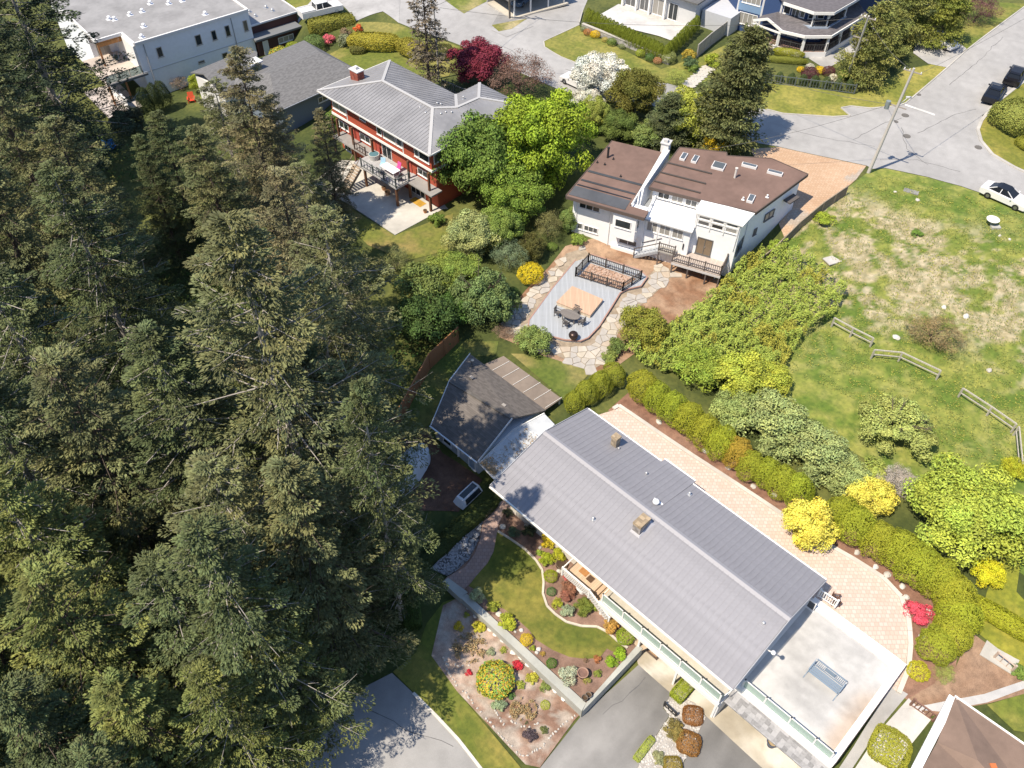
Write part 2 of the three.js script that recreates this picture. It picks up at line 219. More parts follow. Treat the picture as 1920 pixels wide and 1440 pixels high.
// rough field on the right: grass and dry patches
patch('field', [[1636, 318], [1660, 316.5], [1739, 333], [1801, 350], [1833, 361], [1920, 398], [2000, 440], [2060, 700], [2060, 1000], [1960, 1130], [1920, 1080], [1700, 900], [1500, 800], [1400, 620], [1380, 540], [1500, 420], [1590, 352], [1625, 325]], GRASS, L1, (x, z) => {
  const p = _px(x, z), up = sstep(660, 560, p[1] - 14 * Math.sin(p[0] * 0.02) - (p[0] - 1640) * 0.35 * sstep(1640, 1900, p[0])), n = fbm(x * 0.3, z * 0.3, 61, 5), m = fbm(x * 1.4, z * 1.4, 62, 4), q = n * 0.5 + m * 0.5;
  const green = mixc([0.12, 0.2, 0.028], [0.3, 0.33, 0.08], sstep(0.33, 0.67, fbm(x * 0.6, z * 0.6, 63, 4) * 0.6 + m * 0.4)), street = sstep(85, 35, p[1] - (320 + (p[0] - 1640) * 0.3) + 30 * (n - 0.5));
  const dry = sstep(0.45, 0.55, q + (up - 0.55) * 0.09) * (0.1 + 0.9 * up) * (1 - 0.95 * street); return mixc(green, mixc(DRY, STRAW, sstep(0.4, 0.65, fbm(x * 2.2, z * 2.2, 64, 3))), dry * 0.88);
}, 0.6);
function _px(x, z) { _v.set(x, g(x, z) - CAM_H, z); const q = _v.clone().applyQuaternion(_q.clone().invert()); return [960 + FPX * q.x / -q.z, 720 - FPX * q.y / -q.z]; }
// yard of the brown-roofed house
const yardSoil = (x, z) => { const n = fbm(x * 0.6, z * 0.6, 71, 4); return mixc([0.3, 0.16, 0.09], [0.5, 0.35, 0.24], sstep(0.3, 0.7, n)); };
patch('yard_soil', [[1030, 500], [1060, 462], [1110, 448], [1200, 465], [1262, 485], [1345, 525], [1350, 545], [1300, 580], [1255, 605], [1215, 645], [1150, 692], [1108, 702], [1020, 668], [935, 632], [950, 590], [985, 545]], SOIL, L1, yardSoil, 0.9);
patch('yard_lawn', [[958, 664], [1010, 665], [1110, 696], [1086, 722], [1056, 748], [1000, 700]], GRASS, L2, lawnCol([0.12, 0.17, 0.03], [0.3, 0.27, 0.11], 39));
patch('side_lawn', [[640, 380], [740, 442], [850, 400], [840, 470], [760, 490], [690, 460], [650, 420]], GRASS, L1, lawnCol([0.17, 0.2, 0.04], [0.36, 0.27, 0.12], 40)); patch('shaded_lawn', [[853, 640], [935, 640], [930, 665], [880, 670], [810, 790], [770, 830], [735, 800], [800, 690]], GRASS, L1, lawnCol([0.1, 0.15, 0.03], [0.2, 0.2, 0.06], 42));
patch('boat_yard', [[730, 830], [800, 800], [830, 850], [905, 900], [860, 960], [720, 960]], SOIL, L1, (x, z) => mixc([0.1, 0.05, 0.035], [0.26, 0.15, 0.1], fbm(x, z, 72, 4)));
// paved terrace behind the grey-roofed house, its kerb and bark bed
const PAVE = [[1150, 770], [1160, 762], [1220, 803], [1300, 857], [1377, 907], [1457, 960], [1530, 1010], [1600, 1050], [1655, 1085], [1688, 1120], [1702, 1160], [1706, 1210], [1702, 1255], [1684, 1300], [1672, 1290], [1694, 1245], [1600, 1190], [1530, 1130], [1500, 1090], [1230, 880], [1090, 790]];
patch('bark_bed', [[1140, 770], [1180, 735], [1240, 780], [1420, 890], [1500, 930], [1640, 1020], [1780, 1130], [1800, 1200], [1790, 1260], [1700, 1312], [1680, 1300], [1702, 1255], [1600, 1100], [1377, 920]], SOIL, L1, (x, z) => mixc([0.24, 0.12, 0.08], [0.42, 0.26, 0.19], fbm(x * 0.9, z * 0.9, 73, 4)), 0.8);
patch('paver_terrace', PAVE, M([1, 1, 1], 'pavers', { ...VC, bump: 0.012 }), L2, (x, z) => { const n = fbm(x * 0.35, z * 0.35, 74, 3), m = fbm(x * 2.2, z * 2.2, 75, 2); return mixc([0.58, 0.455, 0.395], [0.65, 0.54, 0.475], n * 0.6 + m * 0.4); }, 0.8);
kerb([[1150, 768], [1160, 762], [1220, 803], [1300, 857], [1377, 907], [1457, 960], [1530, 1010], [1600, 1050], [1655, 1085], [1688, 1120], [1702, 1160], [1706, 1210], [1702, 1255], [1684, 1300]], 0.32, 0.2, M([0.66, 0.62, 0.56], 'cloudy'));
// side path and neighbour's yard at the lower right
patch('side_path', [[1672, 1285], [1702, 1302], [1660, 1352], [1625, 1400], [1595, 1445], [1570, 1445], [1600, 1400]], CONC, L2, tarmac(0.46, 13)); patch('neighbour_bark', [[1700, 1312], [1790, 1255], [1820, 1185], [1915, 1255], [1925, 1300], [1850, 1320], [1790, 1330], [1740, 1345]], SOIL, L1, (x, z) => mixc([0.3, 0.17, 0.1], [0.5, 0.36, 0.26], fbm(x * 0.8, z * 0.8, 76, 4)));
patch('gravel_path', [[1703, 1310], [1745, 1350], [1705, 1400], [1680, 1445], [1600, 1445], [1650, 1370]], CONC, L2 + 0.02, (x, z) => { const k = 0.62 + 0.12 * fbm(x * 3, z * 3, 15, 3); return [k, k * 0.98, k * 0.95]; });
patch('right_lawn', [[1905, 1110], [1960, 1170], [1960, 1290], [1900, 1240], [1830, 1185], [1850, 1110], [1880, 1040], [1930, 960]], GRASS, L2, lawnCol([0.24, 0.27, 0.03], [0.34, 0.33, 0.05], 44)); patch('corner_garden', [[1850, 1322], [1925, 1300], [1960, 1380], [1900, 1370]], GRASS, L2, lawnCol([0.15, 0.2, 0.03], [0.28, 0.28, 0.07], 45)); patch('concrete_path', [[1690, 1330], [1740, 1322], [1845, 1302], [1925, 1275], [1925, 1290], [1850, 1318], [1760, 1335]], CONC, L3, tarmac(0.55, 16));
// driveways below the grey-roofed house and the turning place
const streaky = (base, s) => (x, z) => { const u = x * 0.705 - z * 0.709, w = x * 0.709 + z * 0.705; const n = fbm(w * 0.55, u * 0.12, s, 4), k = base * (0.3 + 1.4 * n); return [k * 1.02, k, k * 0.97]; };
patch('asphalt_driveway', [[1197, 1247], [1090, 1342], [1005, 1450], [1190, 1450], [1228, 1382], [1255, 1342], [1243, 1328], [1260, 1300]], ASPH, L1, streaky(0.235, 81), 0.7); patch('asphalt_driveway', [[1324, 1343], [1289, 1418], [1270, 1450], [1440, 1450]], ASPH, L1, streaky(0.235, 82), 0.7);
const apron = (x, z) => { const n = fbm(x * 0.45, z * 0.45, 83, 4); return mixc([0.45, 0.4, 0.31], [0.72, 0.68, 0.6], sstep(0.32, 0.6, n)); };
patch('concrete_apron', [[1196, 1246], [1258, 1301], [1302, 1318], [1323, 1343], [1445, 1455], [1560, 1455], [1380, 1280], [1230, 1180], [1190, 1220]], CONC, L2, apron, 0.8);
patch('turning_place', [[735, 1262], [775, 1300], [820, 1345], [860, 1388], [910, 1455], [560, 1470], [575, 1410], [640, 1330], [690, 1285]], ASPH, L1, tarmac(0.32, 84)); kerb([[775, 1300], [820, 1345], [860, 1388], [912, 1455]], 0.2, 0.1, M([0.7, 0.68, 0.62], 'cloudy'));
patch('strip_lawn', [[737, 1260], [780, 1225], [800, 1170], [831, 1130], [862, 1120], [831, 1140], [811, 1228], [857, 1296], [985, 1450], [914, 1455], [860, 1386], [820, 1343], [775, 1298]], GRASS, L2, lawnCol([0.14, 0.18, 0.03], [0.3, 0.27, 0.07], 46));
// rock garden below the retaining wall
patch('rock_garden', [[862, 1120], [1092, 1336], [1076, 1352], [1012, 1440], [985, 1434], [857, 1297], [809, 1230], [831, 1136]], SOIL, L2 + 0.02, (x, z) => { const n = fbm(x * 0.55, z * 0.55, 91, 4), m = fbm(x * 2, z * 2, 92, 3); return mixc(mixc([0.3, 0.185, 0.135], [0.56, 0.43, 0.35], sstep(0.3, 0.65, n)), [0.56, 0.52, 0.46], sstep(0.5, 0.68, m) * 0.7); }, 0.5);
patch('gravel_bed', [[1258, 1302], [1303, 1319], [1323, 1345], [1288, 1418], [1268, 1450], [1190, 1450], [1229, 1382], [1256, 1343], [1244, 1328]], SOIL, L2 + 0.02, (x, z) => { const k = 0.4 + 0.3 * fbm(x * 1.4, z * 1.4, 93, 4); return [k, k * 0.97, k * 0.92]; }, 0.6);

{ // tar seams and cracks in the street
  const cm = M([0.13, 0.13, 0.135], 'speck'); R = RNG(31); for (const pts of [[[1600, 262], [1660, 230], [1690, 222]], [[1470, 240], [1540, 258], [1640, 275]], [[1720, 250], [1790, 215], [1830, 205]], [[1650, 300], [1720, 300], [1800, 322]], [[1060, 130], [1120, 150], [1160, 162]], [[900, 70], [960, 95], [1000, 125]], [[1690, 240], [1700, 280], [1740, 310]], [[1780, 160], [1830, 120], [1880, 70]], [[690, 1330], [760, 1370], [850, 1400]], [[1130, 1340], [1180, 1300], [1210, 1270]]]) { const q = [], w = pts.map(p => T(...p)); for (let i = 0; i < w.length - 1; i++) { let a = w[i].clone(); const n = Math.round(w[i].distanceTo(w[i + 1]) / 0.9); for (let k = 1; k <= n; k++) { const b = w[i].clone().lerp(w[i + 1], k / n); if (k < n) { b.x += rr(-0.14, 0.14); b.z += rr(-0.14, 0.14); } q.push(beam(V(a.x, g(a.x, a.z) + L1 + 0.004, a.z), V(b.x, g(b.x, b.z) + L1 + 0.004, b.z), rr(0.025, 0.06), 0.012)); a = b; } } struct('tar_seam', q, cm); } }

// ---------- building helpers ----------
function win(parent, x0, x1, y0, y1, z, turn = 0, cols = 1, rows = 1, fm = TRIM, name = 'window', paneM = [GLASS, GLASS, GLASS2, GLASS3][Math.floor(hash(Math.round(x0 * 13), Math.round(y0 * 7 + z * 11), 4) * 4)]) { // frame with a pane, proud of the wall it hangs on; facing local +z before the turn
  const w = x1 - x0, h = y1 - y0, f = 0.07, q = [box(-w / 2, w / 2, 0, f, 0.005, 0.07), box(-w / 2, w / 2, h - f, h, 0.005, 0.07), box(-w / 2, -w / 2 + f, f, h - f, 0.005, 0.07), box(w / 2 - f, w / 2, f, h - f, 0.005, 0.07)];
  for (let i = 1; i < cols; i++) q.push(cbox(f * 0.8, h - 2 * f, 0.05, -w / 2 + w * i / cols, f, 0.035)); for (let i = 1; i < rows; i++) q.push(cbox(w - 2 * f, f * 0.8, 0.045, 0, h * i / rows, 0.034));
  q.push(box(-w / 2 - 0.05, w / 2 + 0.05, -0.05, -0.002, 0.005, 0.11));
  const m = part(name, q, fm, parent); m.position.set((x0 + x1) / 2, y0, z); m.rotation.y = turn; part('pane', box(-w / 2 + f, w / 2 - f, f, h - f, 0.004, 0.02), paneM, m); return m;
}
function house(name, label, o, deg, cat = 'house') { const t = thing(name, label, cat, [o[0], 0, o[1]], THREE.MathUtils.degToRad(deg)); t.updateMatrixWorld(true); return t; }
const loc = (t, p) => { t.updateMatrixWorld(true); return t.worldToLocal(p.clone()); };
function railing(name, parent, pts, h, mt, step = 0.14, balM = mt) { // posts, top and bottom rail, balusters
  const q = [], b = [];
  for (let i = 0; i < pts.length - 1; i++) {
    const a = pts[i], c = pts[i + 1], L = a.distanceTo(c), n = Math.max(2, Math.round(L / step));
    q.push(beam(V(a.x, a.y + h, a.z), V(c.x, c.y + h, c.z), 0.09, 0.06), beam(V(a.x, a.y + 0.12, a.z), V(c.x, c.y + 0.12, c.z), 0.06, 0.06));
    const np = Math.max(1, Math.round(L / 1.7)); for (let k = 0; k <= np; k++) { const p = V(0, 0, 0).lerpVectors(a, c, k / np); q.push(cbox(0.12, h + 0.15, 0.12, p.x, p.y, p.z)); }
    for (let k = 1; k < n; k++) { const p = V(0, 0, 0).lerpVectors(a, c, k / n); b.push(cbox(0.05, h - 0.15, 0.05, p.x, p.y + 0.12, p.z)); }
  }
  const m = part(name, q, mt, parent); if (b.length) stuffPart('baluster', b, balM, m); return m;
}
const SH = (c) => M(c, 'shingle', { bump: 0.012 });
function ventCap(parent, x, y, z, r = 0.16, h = 0.3, m = STEEL, name = 'roof_vent') { const q = [new THREE.CylinderGeometry(r * 0.6, r * 0.6, h, 10).translate(0, h / 2, 0), new THREE.SphereGeometry(r, 10, 6, 0, 6.3, 0, 1.6).scale(1, 0.7, 1).translate(0, h, 0), cbox(r * 3, 0.02, r * 3, 0, 0, 0)]; const o = part(name, q, m, parent); o.position.set(x, y, z); return o; }

// ---------- grey-roofed house with the roof deck ----------
{
  const H = house('bungalow', 'long house under a grey ribbed metal roof, with a pale roof deck at its end', [-1.51, -37.33], -44.83);
  const wallM = M([0.68, 0.65, 0.58], 'stucco');
  part('wall', prism([[0.4, -1.7], [0.4, -10.3], [21.05, -10.3], [21.05, -1.7]], -0.3, 5.35), wallM, H);
  for (const x of [0.4, 20.93]) part('gable', hexa([V(x, 5.35, -1.7), V(x + 0.12, 5.35, -1.7), V(x + 0.12, 5.35, -10.3), V(x, 5.35, -10.3)], [V(x, 6.75, -5.7), V(x + 0.12, 6.75, -5.7), V(x + 0.12, 6.75, -5.8), V(x, 6.75, -5.8)]), wallM, H);
  const ridgeZ = -5.75, ry = 6.98, ey = 5.6, roofM = [[0.3, 0.3, 0.328], [0.304, 0.304, 0.332], [0.297, 0.297, 0.325]].map(c => M(c, 'cloudy', { roughness: 0.6 }));
  const roof = part('roof', [slab([[0, ey - 0.04, 0], [21.62, ey - 0.04, 0], [21.62, ry - 0.04, ridgeZ], [0, ry - 0.04, ridgeZ]], 0.14), slab([[0, ey - 0.04, -10.75], [7.45, ey - 0.04, -10.75], [7.45, ey - 0.09, -11.15], [10.3, ey - 0.09, -11.15], [10.3, ey - 0.04, -10.75], [21.62, ey - 0.04, -10.75], [21.62, ry - 0.04, ridgeZ], [0, ry - 0.04, ridgeZ]], 0.14)], M([0.6, 0.6, 0.6]), H);
  const N = 52, w = 21.62 / N;
  const panel = (z0, y0) => { const s = Math.sign(z0 - ridgeZ), q = []; const P = (x, z, up) => V(x, lerp(y0, ry, (z - z0) / (ridgeZ - z0)) + up, z); const strip = (xa, xb, u0, u1) => { const zz = [z0, ridgeZ + s * 0.02]; if (s < 0) zz.reverse(); q.push(hexa([P(xa, zz[0], u0), P(xb, zz[0], u0), P(xb, zz[1], u0), P(xa, zz[1], u0)], [P(xa, zz[0], u1), P(xb, zz[0], u1), P(xb, zz[1], u1), P(xa, zz[1], u1)])); };
    strip(0, w - 0.024, -0.035, 0.0); strip(w - 0.0235, w - 0.0005, -0.035, 0.018); return merge(q); };
  const pf = panel(0.03, ey), pb = panel(-10.78, ey), pj = panel(-11.17, ey - 0.05);
  for (let i = 0; i < N; i++) { const a = part('roof_panel', pf, roofM[(i * 7) % 3], roof); a.position.x = i * w; const b = part('roof_panel', i * w > 7.3 && i * w < 10.1 ? pj : pb, roofM[(i * 5 + 1) % 3], roof); b.position.x = i * w; }
  part('ridge_cap', [hexa([V(-0.02, ry - 0.055, ridgeZ + 0.25), V(21.66, ry - 0.055, ridgeZ + 0.25), V(21.66, ry - 0.055, ridgeZ - 0.25), V(-0.02, ry - 0.055, ridgeZ - 0.25)], [V(-0.02, ry + 0.045, ridgeZ + 0.02), V(21.66, ry + 0.045, ridgeZ + 0.02), V(21.66, ry + 0.045, ridgeZ - 0.02), V(-0.02, ry + 0.045, ridgeZ - 0.02)])], M([0.31, 0.31, 0.335], null, { roughness: 0.6 }), roof);
  parts('gutter', [box(0, 21.62, ey - 0.13, ey - 0.01, 0.035, 0.16)], M([0.78, 0.77, 0.72]), H); parts('gutter', [box(0, 7.42, ey - 0.13, ey - 0.01, -10.9, -10.79), box(10.33, 21.62, ey - 0.13, ey - 0.01, -10.9, -10.79), box(7.42, 10.33, ey - 0.18, ey - 0.06, -11.3, -11.18)], M([0.8, 0.8, 0.78]), H);
  parts('barge_board', [beam(V(-0.05, ey - 0.05, 0.03), V(-0.05, ry - 0.05, ridgeZ), 0.05, 0.2), beam(V(-0.05, ey - 0.05, -10.8), V(-0.05, ry - 0.05, ridgeZ), 0.05, 0.2), beam(V(21.67, ey - 0.05, 0.03), V(21.67, ry - 0.05, ridgeZ), 0.05, 0.2), beam(V(21.67, ey - 0.05, -10.8), V(21.67, ry - 0.05, ridgeZ), 0.05, 0.2)], M([0.36, 0.37, 0.4], null, { roughness: 0.5 }), H);
  // chimneys
  const brick = M([0.42, 0.33, 0.22], 'stone', { bump: 0.02 }), ch = part('chimney', [box(10.15, 10.8, 6.0, 7.35, -4.95, -3.9)], M([0.33, 0.31, 0.3], 'stone'), H);
  part('chimney_top', box(10.12, 10.83, 7.352, 7.6, -4.98, -3.87), brick, ch); part('flashing', [hexa([V(9.95, 6.1, -3.4), V(11.1, 6.1, -3.4), V(11.1, 6.85, -5.3), V(9.95, 6.85, -5.3)], [V(10.1, 6.62, -3.86), V(10.85, 6.62, -3.86), V(10.85, 7.0, -5.0), V(10.1, 7.0, -5.0)])], M([0.4, 0.4, 0.43], null, { roughness: 0.5 }), ch);
  const ch2 = part('chimney', box(3.9, 4.4, 5.9, 6.95, -9.45, -8.95), M([0.36, 0.3, 0.22], 'stone'), H); part('chimney_top', [box(3.86, 4.44, 6.953, 7.1, -9.49, -8.91)], brick, ch2);
  ventCap(H, 9.95, 6.63, -6.75, 0.26, 0.3, M([0.75, 0.77, 0.8], null, { roughness: 0.4 })); ventCap(H, 7.56, 6.28, -2.78, 0.1, 0.25); ventCap(H, 7.65, 6.16, -8.61, 0.1, 0.25); ventCap(H, 10.92, 5.95, -9.6, 0.1, 0.25); ventCap(H, 20.6, 6.6, -4.4, 0.12, 0.2); ventCap(H, 4.6, 5.98, -9.1, 0.08, 0.2);
  part('lamp_bracket', [bar(V(21.7, 5.75, -3.6), V(22.05, 6.05, -3.5), 0.05), new THREE.SphereGeometry(0.16, 12, 8).translate(22.1, 6.1, -3.5)], M([0.75, 0.75, 0.76]), H);
  // balcony along the front
  const glassM = new THREE.MeshPhysicalMaterial({ color: new THREE.Color().setRGB(0.62, 0.75, 0.7), transmission: 0.55, thickness: 0, roughness: 0.2, ior: 1.3 });
  part('balcony', [box(11.0, 21.2, 2.72, 2.9, -1.69, 0.05)], M([0.62, 0.58, 0.5], 'cloudy'), H); part('balcony_beam', [box(11.0, 21.25, 2.42, 2.86, 0.06, 0.2)], TRIM, H);
  for (const [x, y] of [[11.2, 0], [14.7, 0], [17.9, 0], [21.1, 0]]) part('balcony_post', cbox(0.14, 2.5, 0.14, x, -0.1, -0.06), TRIM, H);
  const glassRail = (xs, z, y0, ret) => {
    const r = part('glass_railing', [beam(V(xs[0], y0 + 1.02, z), V(xs[xs.length - 1], y0 + 1.02, z), 0.06, 0.05), beam(V(xs[0], y0 + 0.08, z), V(xs[xs.length - 1], y0 + 0.08, z), 0.06, 0.05), ...(ret ? [beam(V(ret[0], y0 + 1.02, ret[1]), V(xs[ret[2] ? xs.length - 1 : 0], y0 + 1.02, z), 0.05, 0.05)] : [])], TRIM, H);
    for (const x of xs) { part('railing_post', [cbox(0.1, 1.05, 0.12, x, y0, z)], TRIM, r); part('post_cap', [cbox(0.1, 0.05, 0.1, x, y0 + 1.06, z)], DARKMETAL, r); }
    for (let i = 0; i < xs.length - 1; i++) part('glass_panel', box(xs[i] + 0.06, xs[i + 1] - 0.06, y0 + 0.12, y0 + 0.98, z - 0.008, z + 0.008), glassM, r);
  };
  glassRail([11.2, 13.05, 14.7, 16.32, 17.96, 19.62, 21.15], 0.0, 2.9, [11.2, -1.6]);
  for (let i = 0; i < 4; i++) win(H, 12 + i * 2.3, 13.6 + i * 2.3, 3.3, 5.0, -1.7, 0, 2);
  win(H, 7.4, 8.3, 2.45, 4.5, -1.7, 0, 1, 1, TRIM, 'door', M([0.3, 0.12, 0.05])); win(H, 2.5, 4.6, 3.4, 4.7, -1.7, 0, 2);
  // entrance porch, steps and lattice
  part('porch', [box(7.6, 10.1, 2.1, 2.3, -1.69, 0.05)], M([0.6, 0.45, 0.32], 'boards'), H);
  for (let i = 0; i < 6; i++) part('step', box(10.12 + i * 0.3, 10.42 + i * 0.3, 0.6, 2.1 - i * 0.2, -1.6, 0.0), M([0.58, 0.43, 0.3], 'cloudy'), H);
  { const q = [], top = x => x < 10.1 ? 3.15 : 3.15 - (x - 10.1) * 0.62; const b = x => top(x) - 0.85; for (let x = 7.6; x < 11.9; x += 0.16) { q.push(beam(V(x, b(x), 0.12), V(x + 0.3, top(x + 0.3), 0.12), 0.02, 0.05), beam(V(x + 0.3, b(x + 0.3), 0.15), V(x, top(x), 0.15), 0.02, 0.05)); }
    const r = part('porch_rail', [beam(V(7.55, 3.2, 0.13), V(10.1, 3.2, 0.13), 0.12, 0.07), beam(V(10.1, 3.2, 0.13), V(12.1, 1.95, 0.13), 0.12, 0.07), ...[7.55, 10.1, 12.1].map(x => cbox(0.12, 1.1, 0.12, x, x > 11 ? 0.95 : 2.2, 0.13)), beam(V(7.55, 3.2, -1.6), V(7.55, 3.2, 0.13), 0.08, 0.07)], TRIM, H); stuffPart('lattice', q, TRIM, r); }
  part('door_mat', box(8.2, 8.9, 2.303, 2.32, -1.5, -0.9), M([0.45, 0.22, 0.08], 'soil'), H); part('door_mat', box(9.0, 9.5, 2.303, 2.32, -1.3, -0.8), M([0.12, 0.07, 0.04], 'soil'), H);
  // garage under the roof deck
  part('garage', prism([[21.06, -2.0], [21.06, -10.8], [28.4, -10.8], [28.4, -2.0]], -0.4, 2.7), M([0.72, 0.71, 0.69], 'stucco'), H);
  const deckM = M([1, 1, 1], 'cloudy', { ...VC, roughness: 0.8 }); const dk = part('roof_deck', prism([[21.06, -2.0], [21.06, -10.8], [28.4, -10.8], [28.4, -2.0]], 2.702, 2.86), M([0.7, 0.68, 0.64]), H);
  part('deck_surface', drape([[21.5, -2.15], [21.5, -10.6], [28.2, -10.6], [28.2, -2.15]], 2.866, 0.35, () => 0, (x, z) => { const n = fbm(x * 0.7, z * 1.6, 101, 4), st = sstep(26.5, 27.9, x + 0.5 * fbm(x, z, 102, 3) - 0.25) * sstep(-8.5, -6.5, z) * 0.7; return mixc(mixc([0.5, 0.495, 0.485], [0.6, 0.595, 0.58], sstep(0.3, 0.6, n)), [0.55, 0.36, 0.2], st * 0.7); }), deckM, dk);
  part('parapet', [box(28.02, 28.46, 2.5, 3.0, -10.86, -1.9), box(21.5, 28.018, 2.5, 2.98, -10.9, -10.1)], M([0.8, 0.8, 0.79]), H); part('parapet_trim', box(28.462, 28.5, 2.42, 2.9, -10.9, -1.95), M([0.14, 0.11, 0.12]), H);
  glassRail([21.65, 23.27, 25.08, 26.87, 28.1], -1.9, 2.87, [21.3, -0.1]);
  part('deck_fascia', box(21.3, 28.45, 2.38, 2.86, -1.99, -1.62), M([0.8, 0.8, 0.79]), H);
  part('awning', slab([[21.3, 2.42, -1.61], [28.4, 2.42, -1.61], [28.4, 2.1, -0.62], [21.3, 2.1, -0.62]], 0.1), M([0.34, 0.34, 0.35], 'stone', { bump: 0.02 }), H);
  for (const [a, b] of [[21.7, 24.6], [25.2, 28.1]]) part('garage_door', [box(a, b, 0, 1.9, -1.99, -1.95)], M([0.75, 0.74, 0.7], 'siding'), H);
  part('wall', box(21.06, 21.28, 0, 2.38, -1.6, -0.1), WHITE, H); railing('gate', H, [V(21.6, 2.9, -11.1), V(22.9, 2.9, -11.2)], 0.9, TRIM, 0.16);
  win(H, 21.4, 22.0, 2.9, 3.9, -9.9, 0, 1, 1, TRIM); rebase(H, 0);
  // bench and other things on the deck
  H.updateMatrixWorld(true); const W = (x, y, z) => H.localToWorld(V(x, y, z)); const turn = H.rotation.y;
  { const p = W(25.2, 2.87, -6.0), t = thing('bench', 'blue-grey metal glider bench standing on the white roof deck', 'bench', [p.x, p.y, p.z], turn), m = M([0.2, 0.26, 0.33], null, { roughness: 0.45 });
    for (let i = 0; i < 4; i++) part('seat_slat', box(-1.05, 1.05, 0.43, 0.46, -0.22 + i * 0.16, -0.1 + i * 0.16), m, t);
    part('backrest', [beam(V(-1.05, 0.95, -0.5), V(1.05, 0.95, -0.5), 0.06, 0.07), beam(V(-1.05, 0.5, -0.3), V(1.05, 0.5, -0.3), 0.05, 0.05), cbox(0.7, 0.4, 0.03, 0, 0.52, -0.4)], m, t); { const q = []; for (let i = 0; i < 6; i++) for (const s of [-1, 1]) q.push(beam(V(s * (0.4 + i * 0.11), 0.5, -0.3), V(s * (0.4 + i * 0.11), 0.94, -0.5), 0.03, 0.02)); stuffPart('back_slats', q, m, t); }
    for (const s of [-1, 1]) { part('armrest', [beam(V(s * 1.1, 0.68, -0.45), V(s * 1.1, 0.62, 0.3), 0.08, 0.05)], m, t); part('leg', [beam(V(s * 1.1, 0, -0.55), V(s * 1.1, 0.65, -0.05), 0.05, 0.05), beam(V(s * 1.1, 0, 0.5), V(s * 1.1, 0.65, 0.0), 0.05, 0.05), beam(V(s * 1.1, 0.03, -0.75), V(s * 1.1, 0.03, 0.75), 0.06, 0.05), beam(V(s * 1.1, 0.95, -0.5), V(s * 1.1, 0.05, 0.5), 0.04, 0.04)], m, t); } }
  { const p = W(22.7, 2.6, -11.7); p.y = g(p.x, p.z) + L2; const t = thing('garden_chair', 'brown wooden slatted chair behind the roof deck gate', 'chair', [p.x, p.y, p.z], turn + 2.2), m = M([0.13, 0.07, 0.05]); part('seat', [0, 1, 2, 3].map(i => box(-0.3, 0.3, 0.4, 0.43, -0.25 + i * 0.13, -0.15 + i * 0.13)), m, t); part('backrest', [0, 1, 2, 3].map(i => box(-0.3 + i * 0.16, -0.2 + i * 0.16, 0.45, 1.0, -0.33, -0.29)), m, t); for (const s of [-1, 1]) part('leg', [box(s * 0.3 - 0.03, s * 0.3 + 0.03, 0, 0.62, -0.3, -0.24), box(s * 0.3 - 0.03, s * 0.3 + 0.03, 0, 0.62, 0.2, 0.26), box(s * 0.3 - 0.03, s * 0.3 + 0.03, 0.62, 0.66, -0.3, 0.27)], m, t); }
}

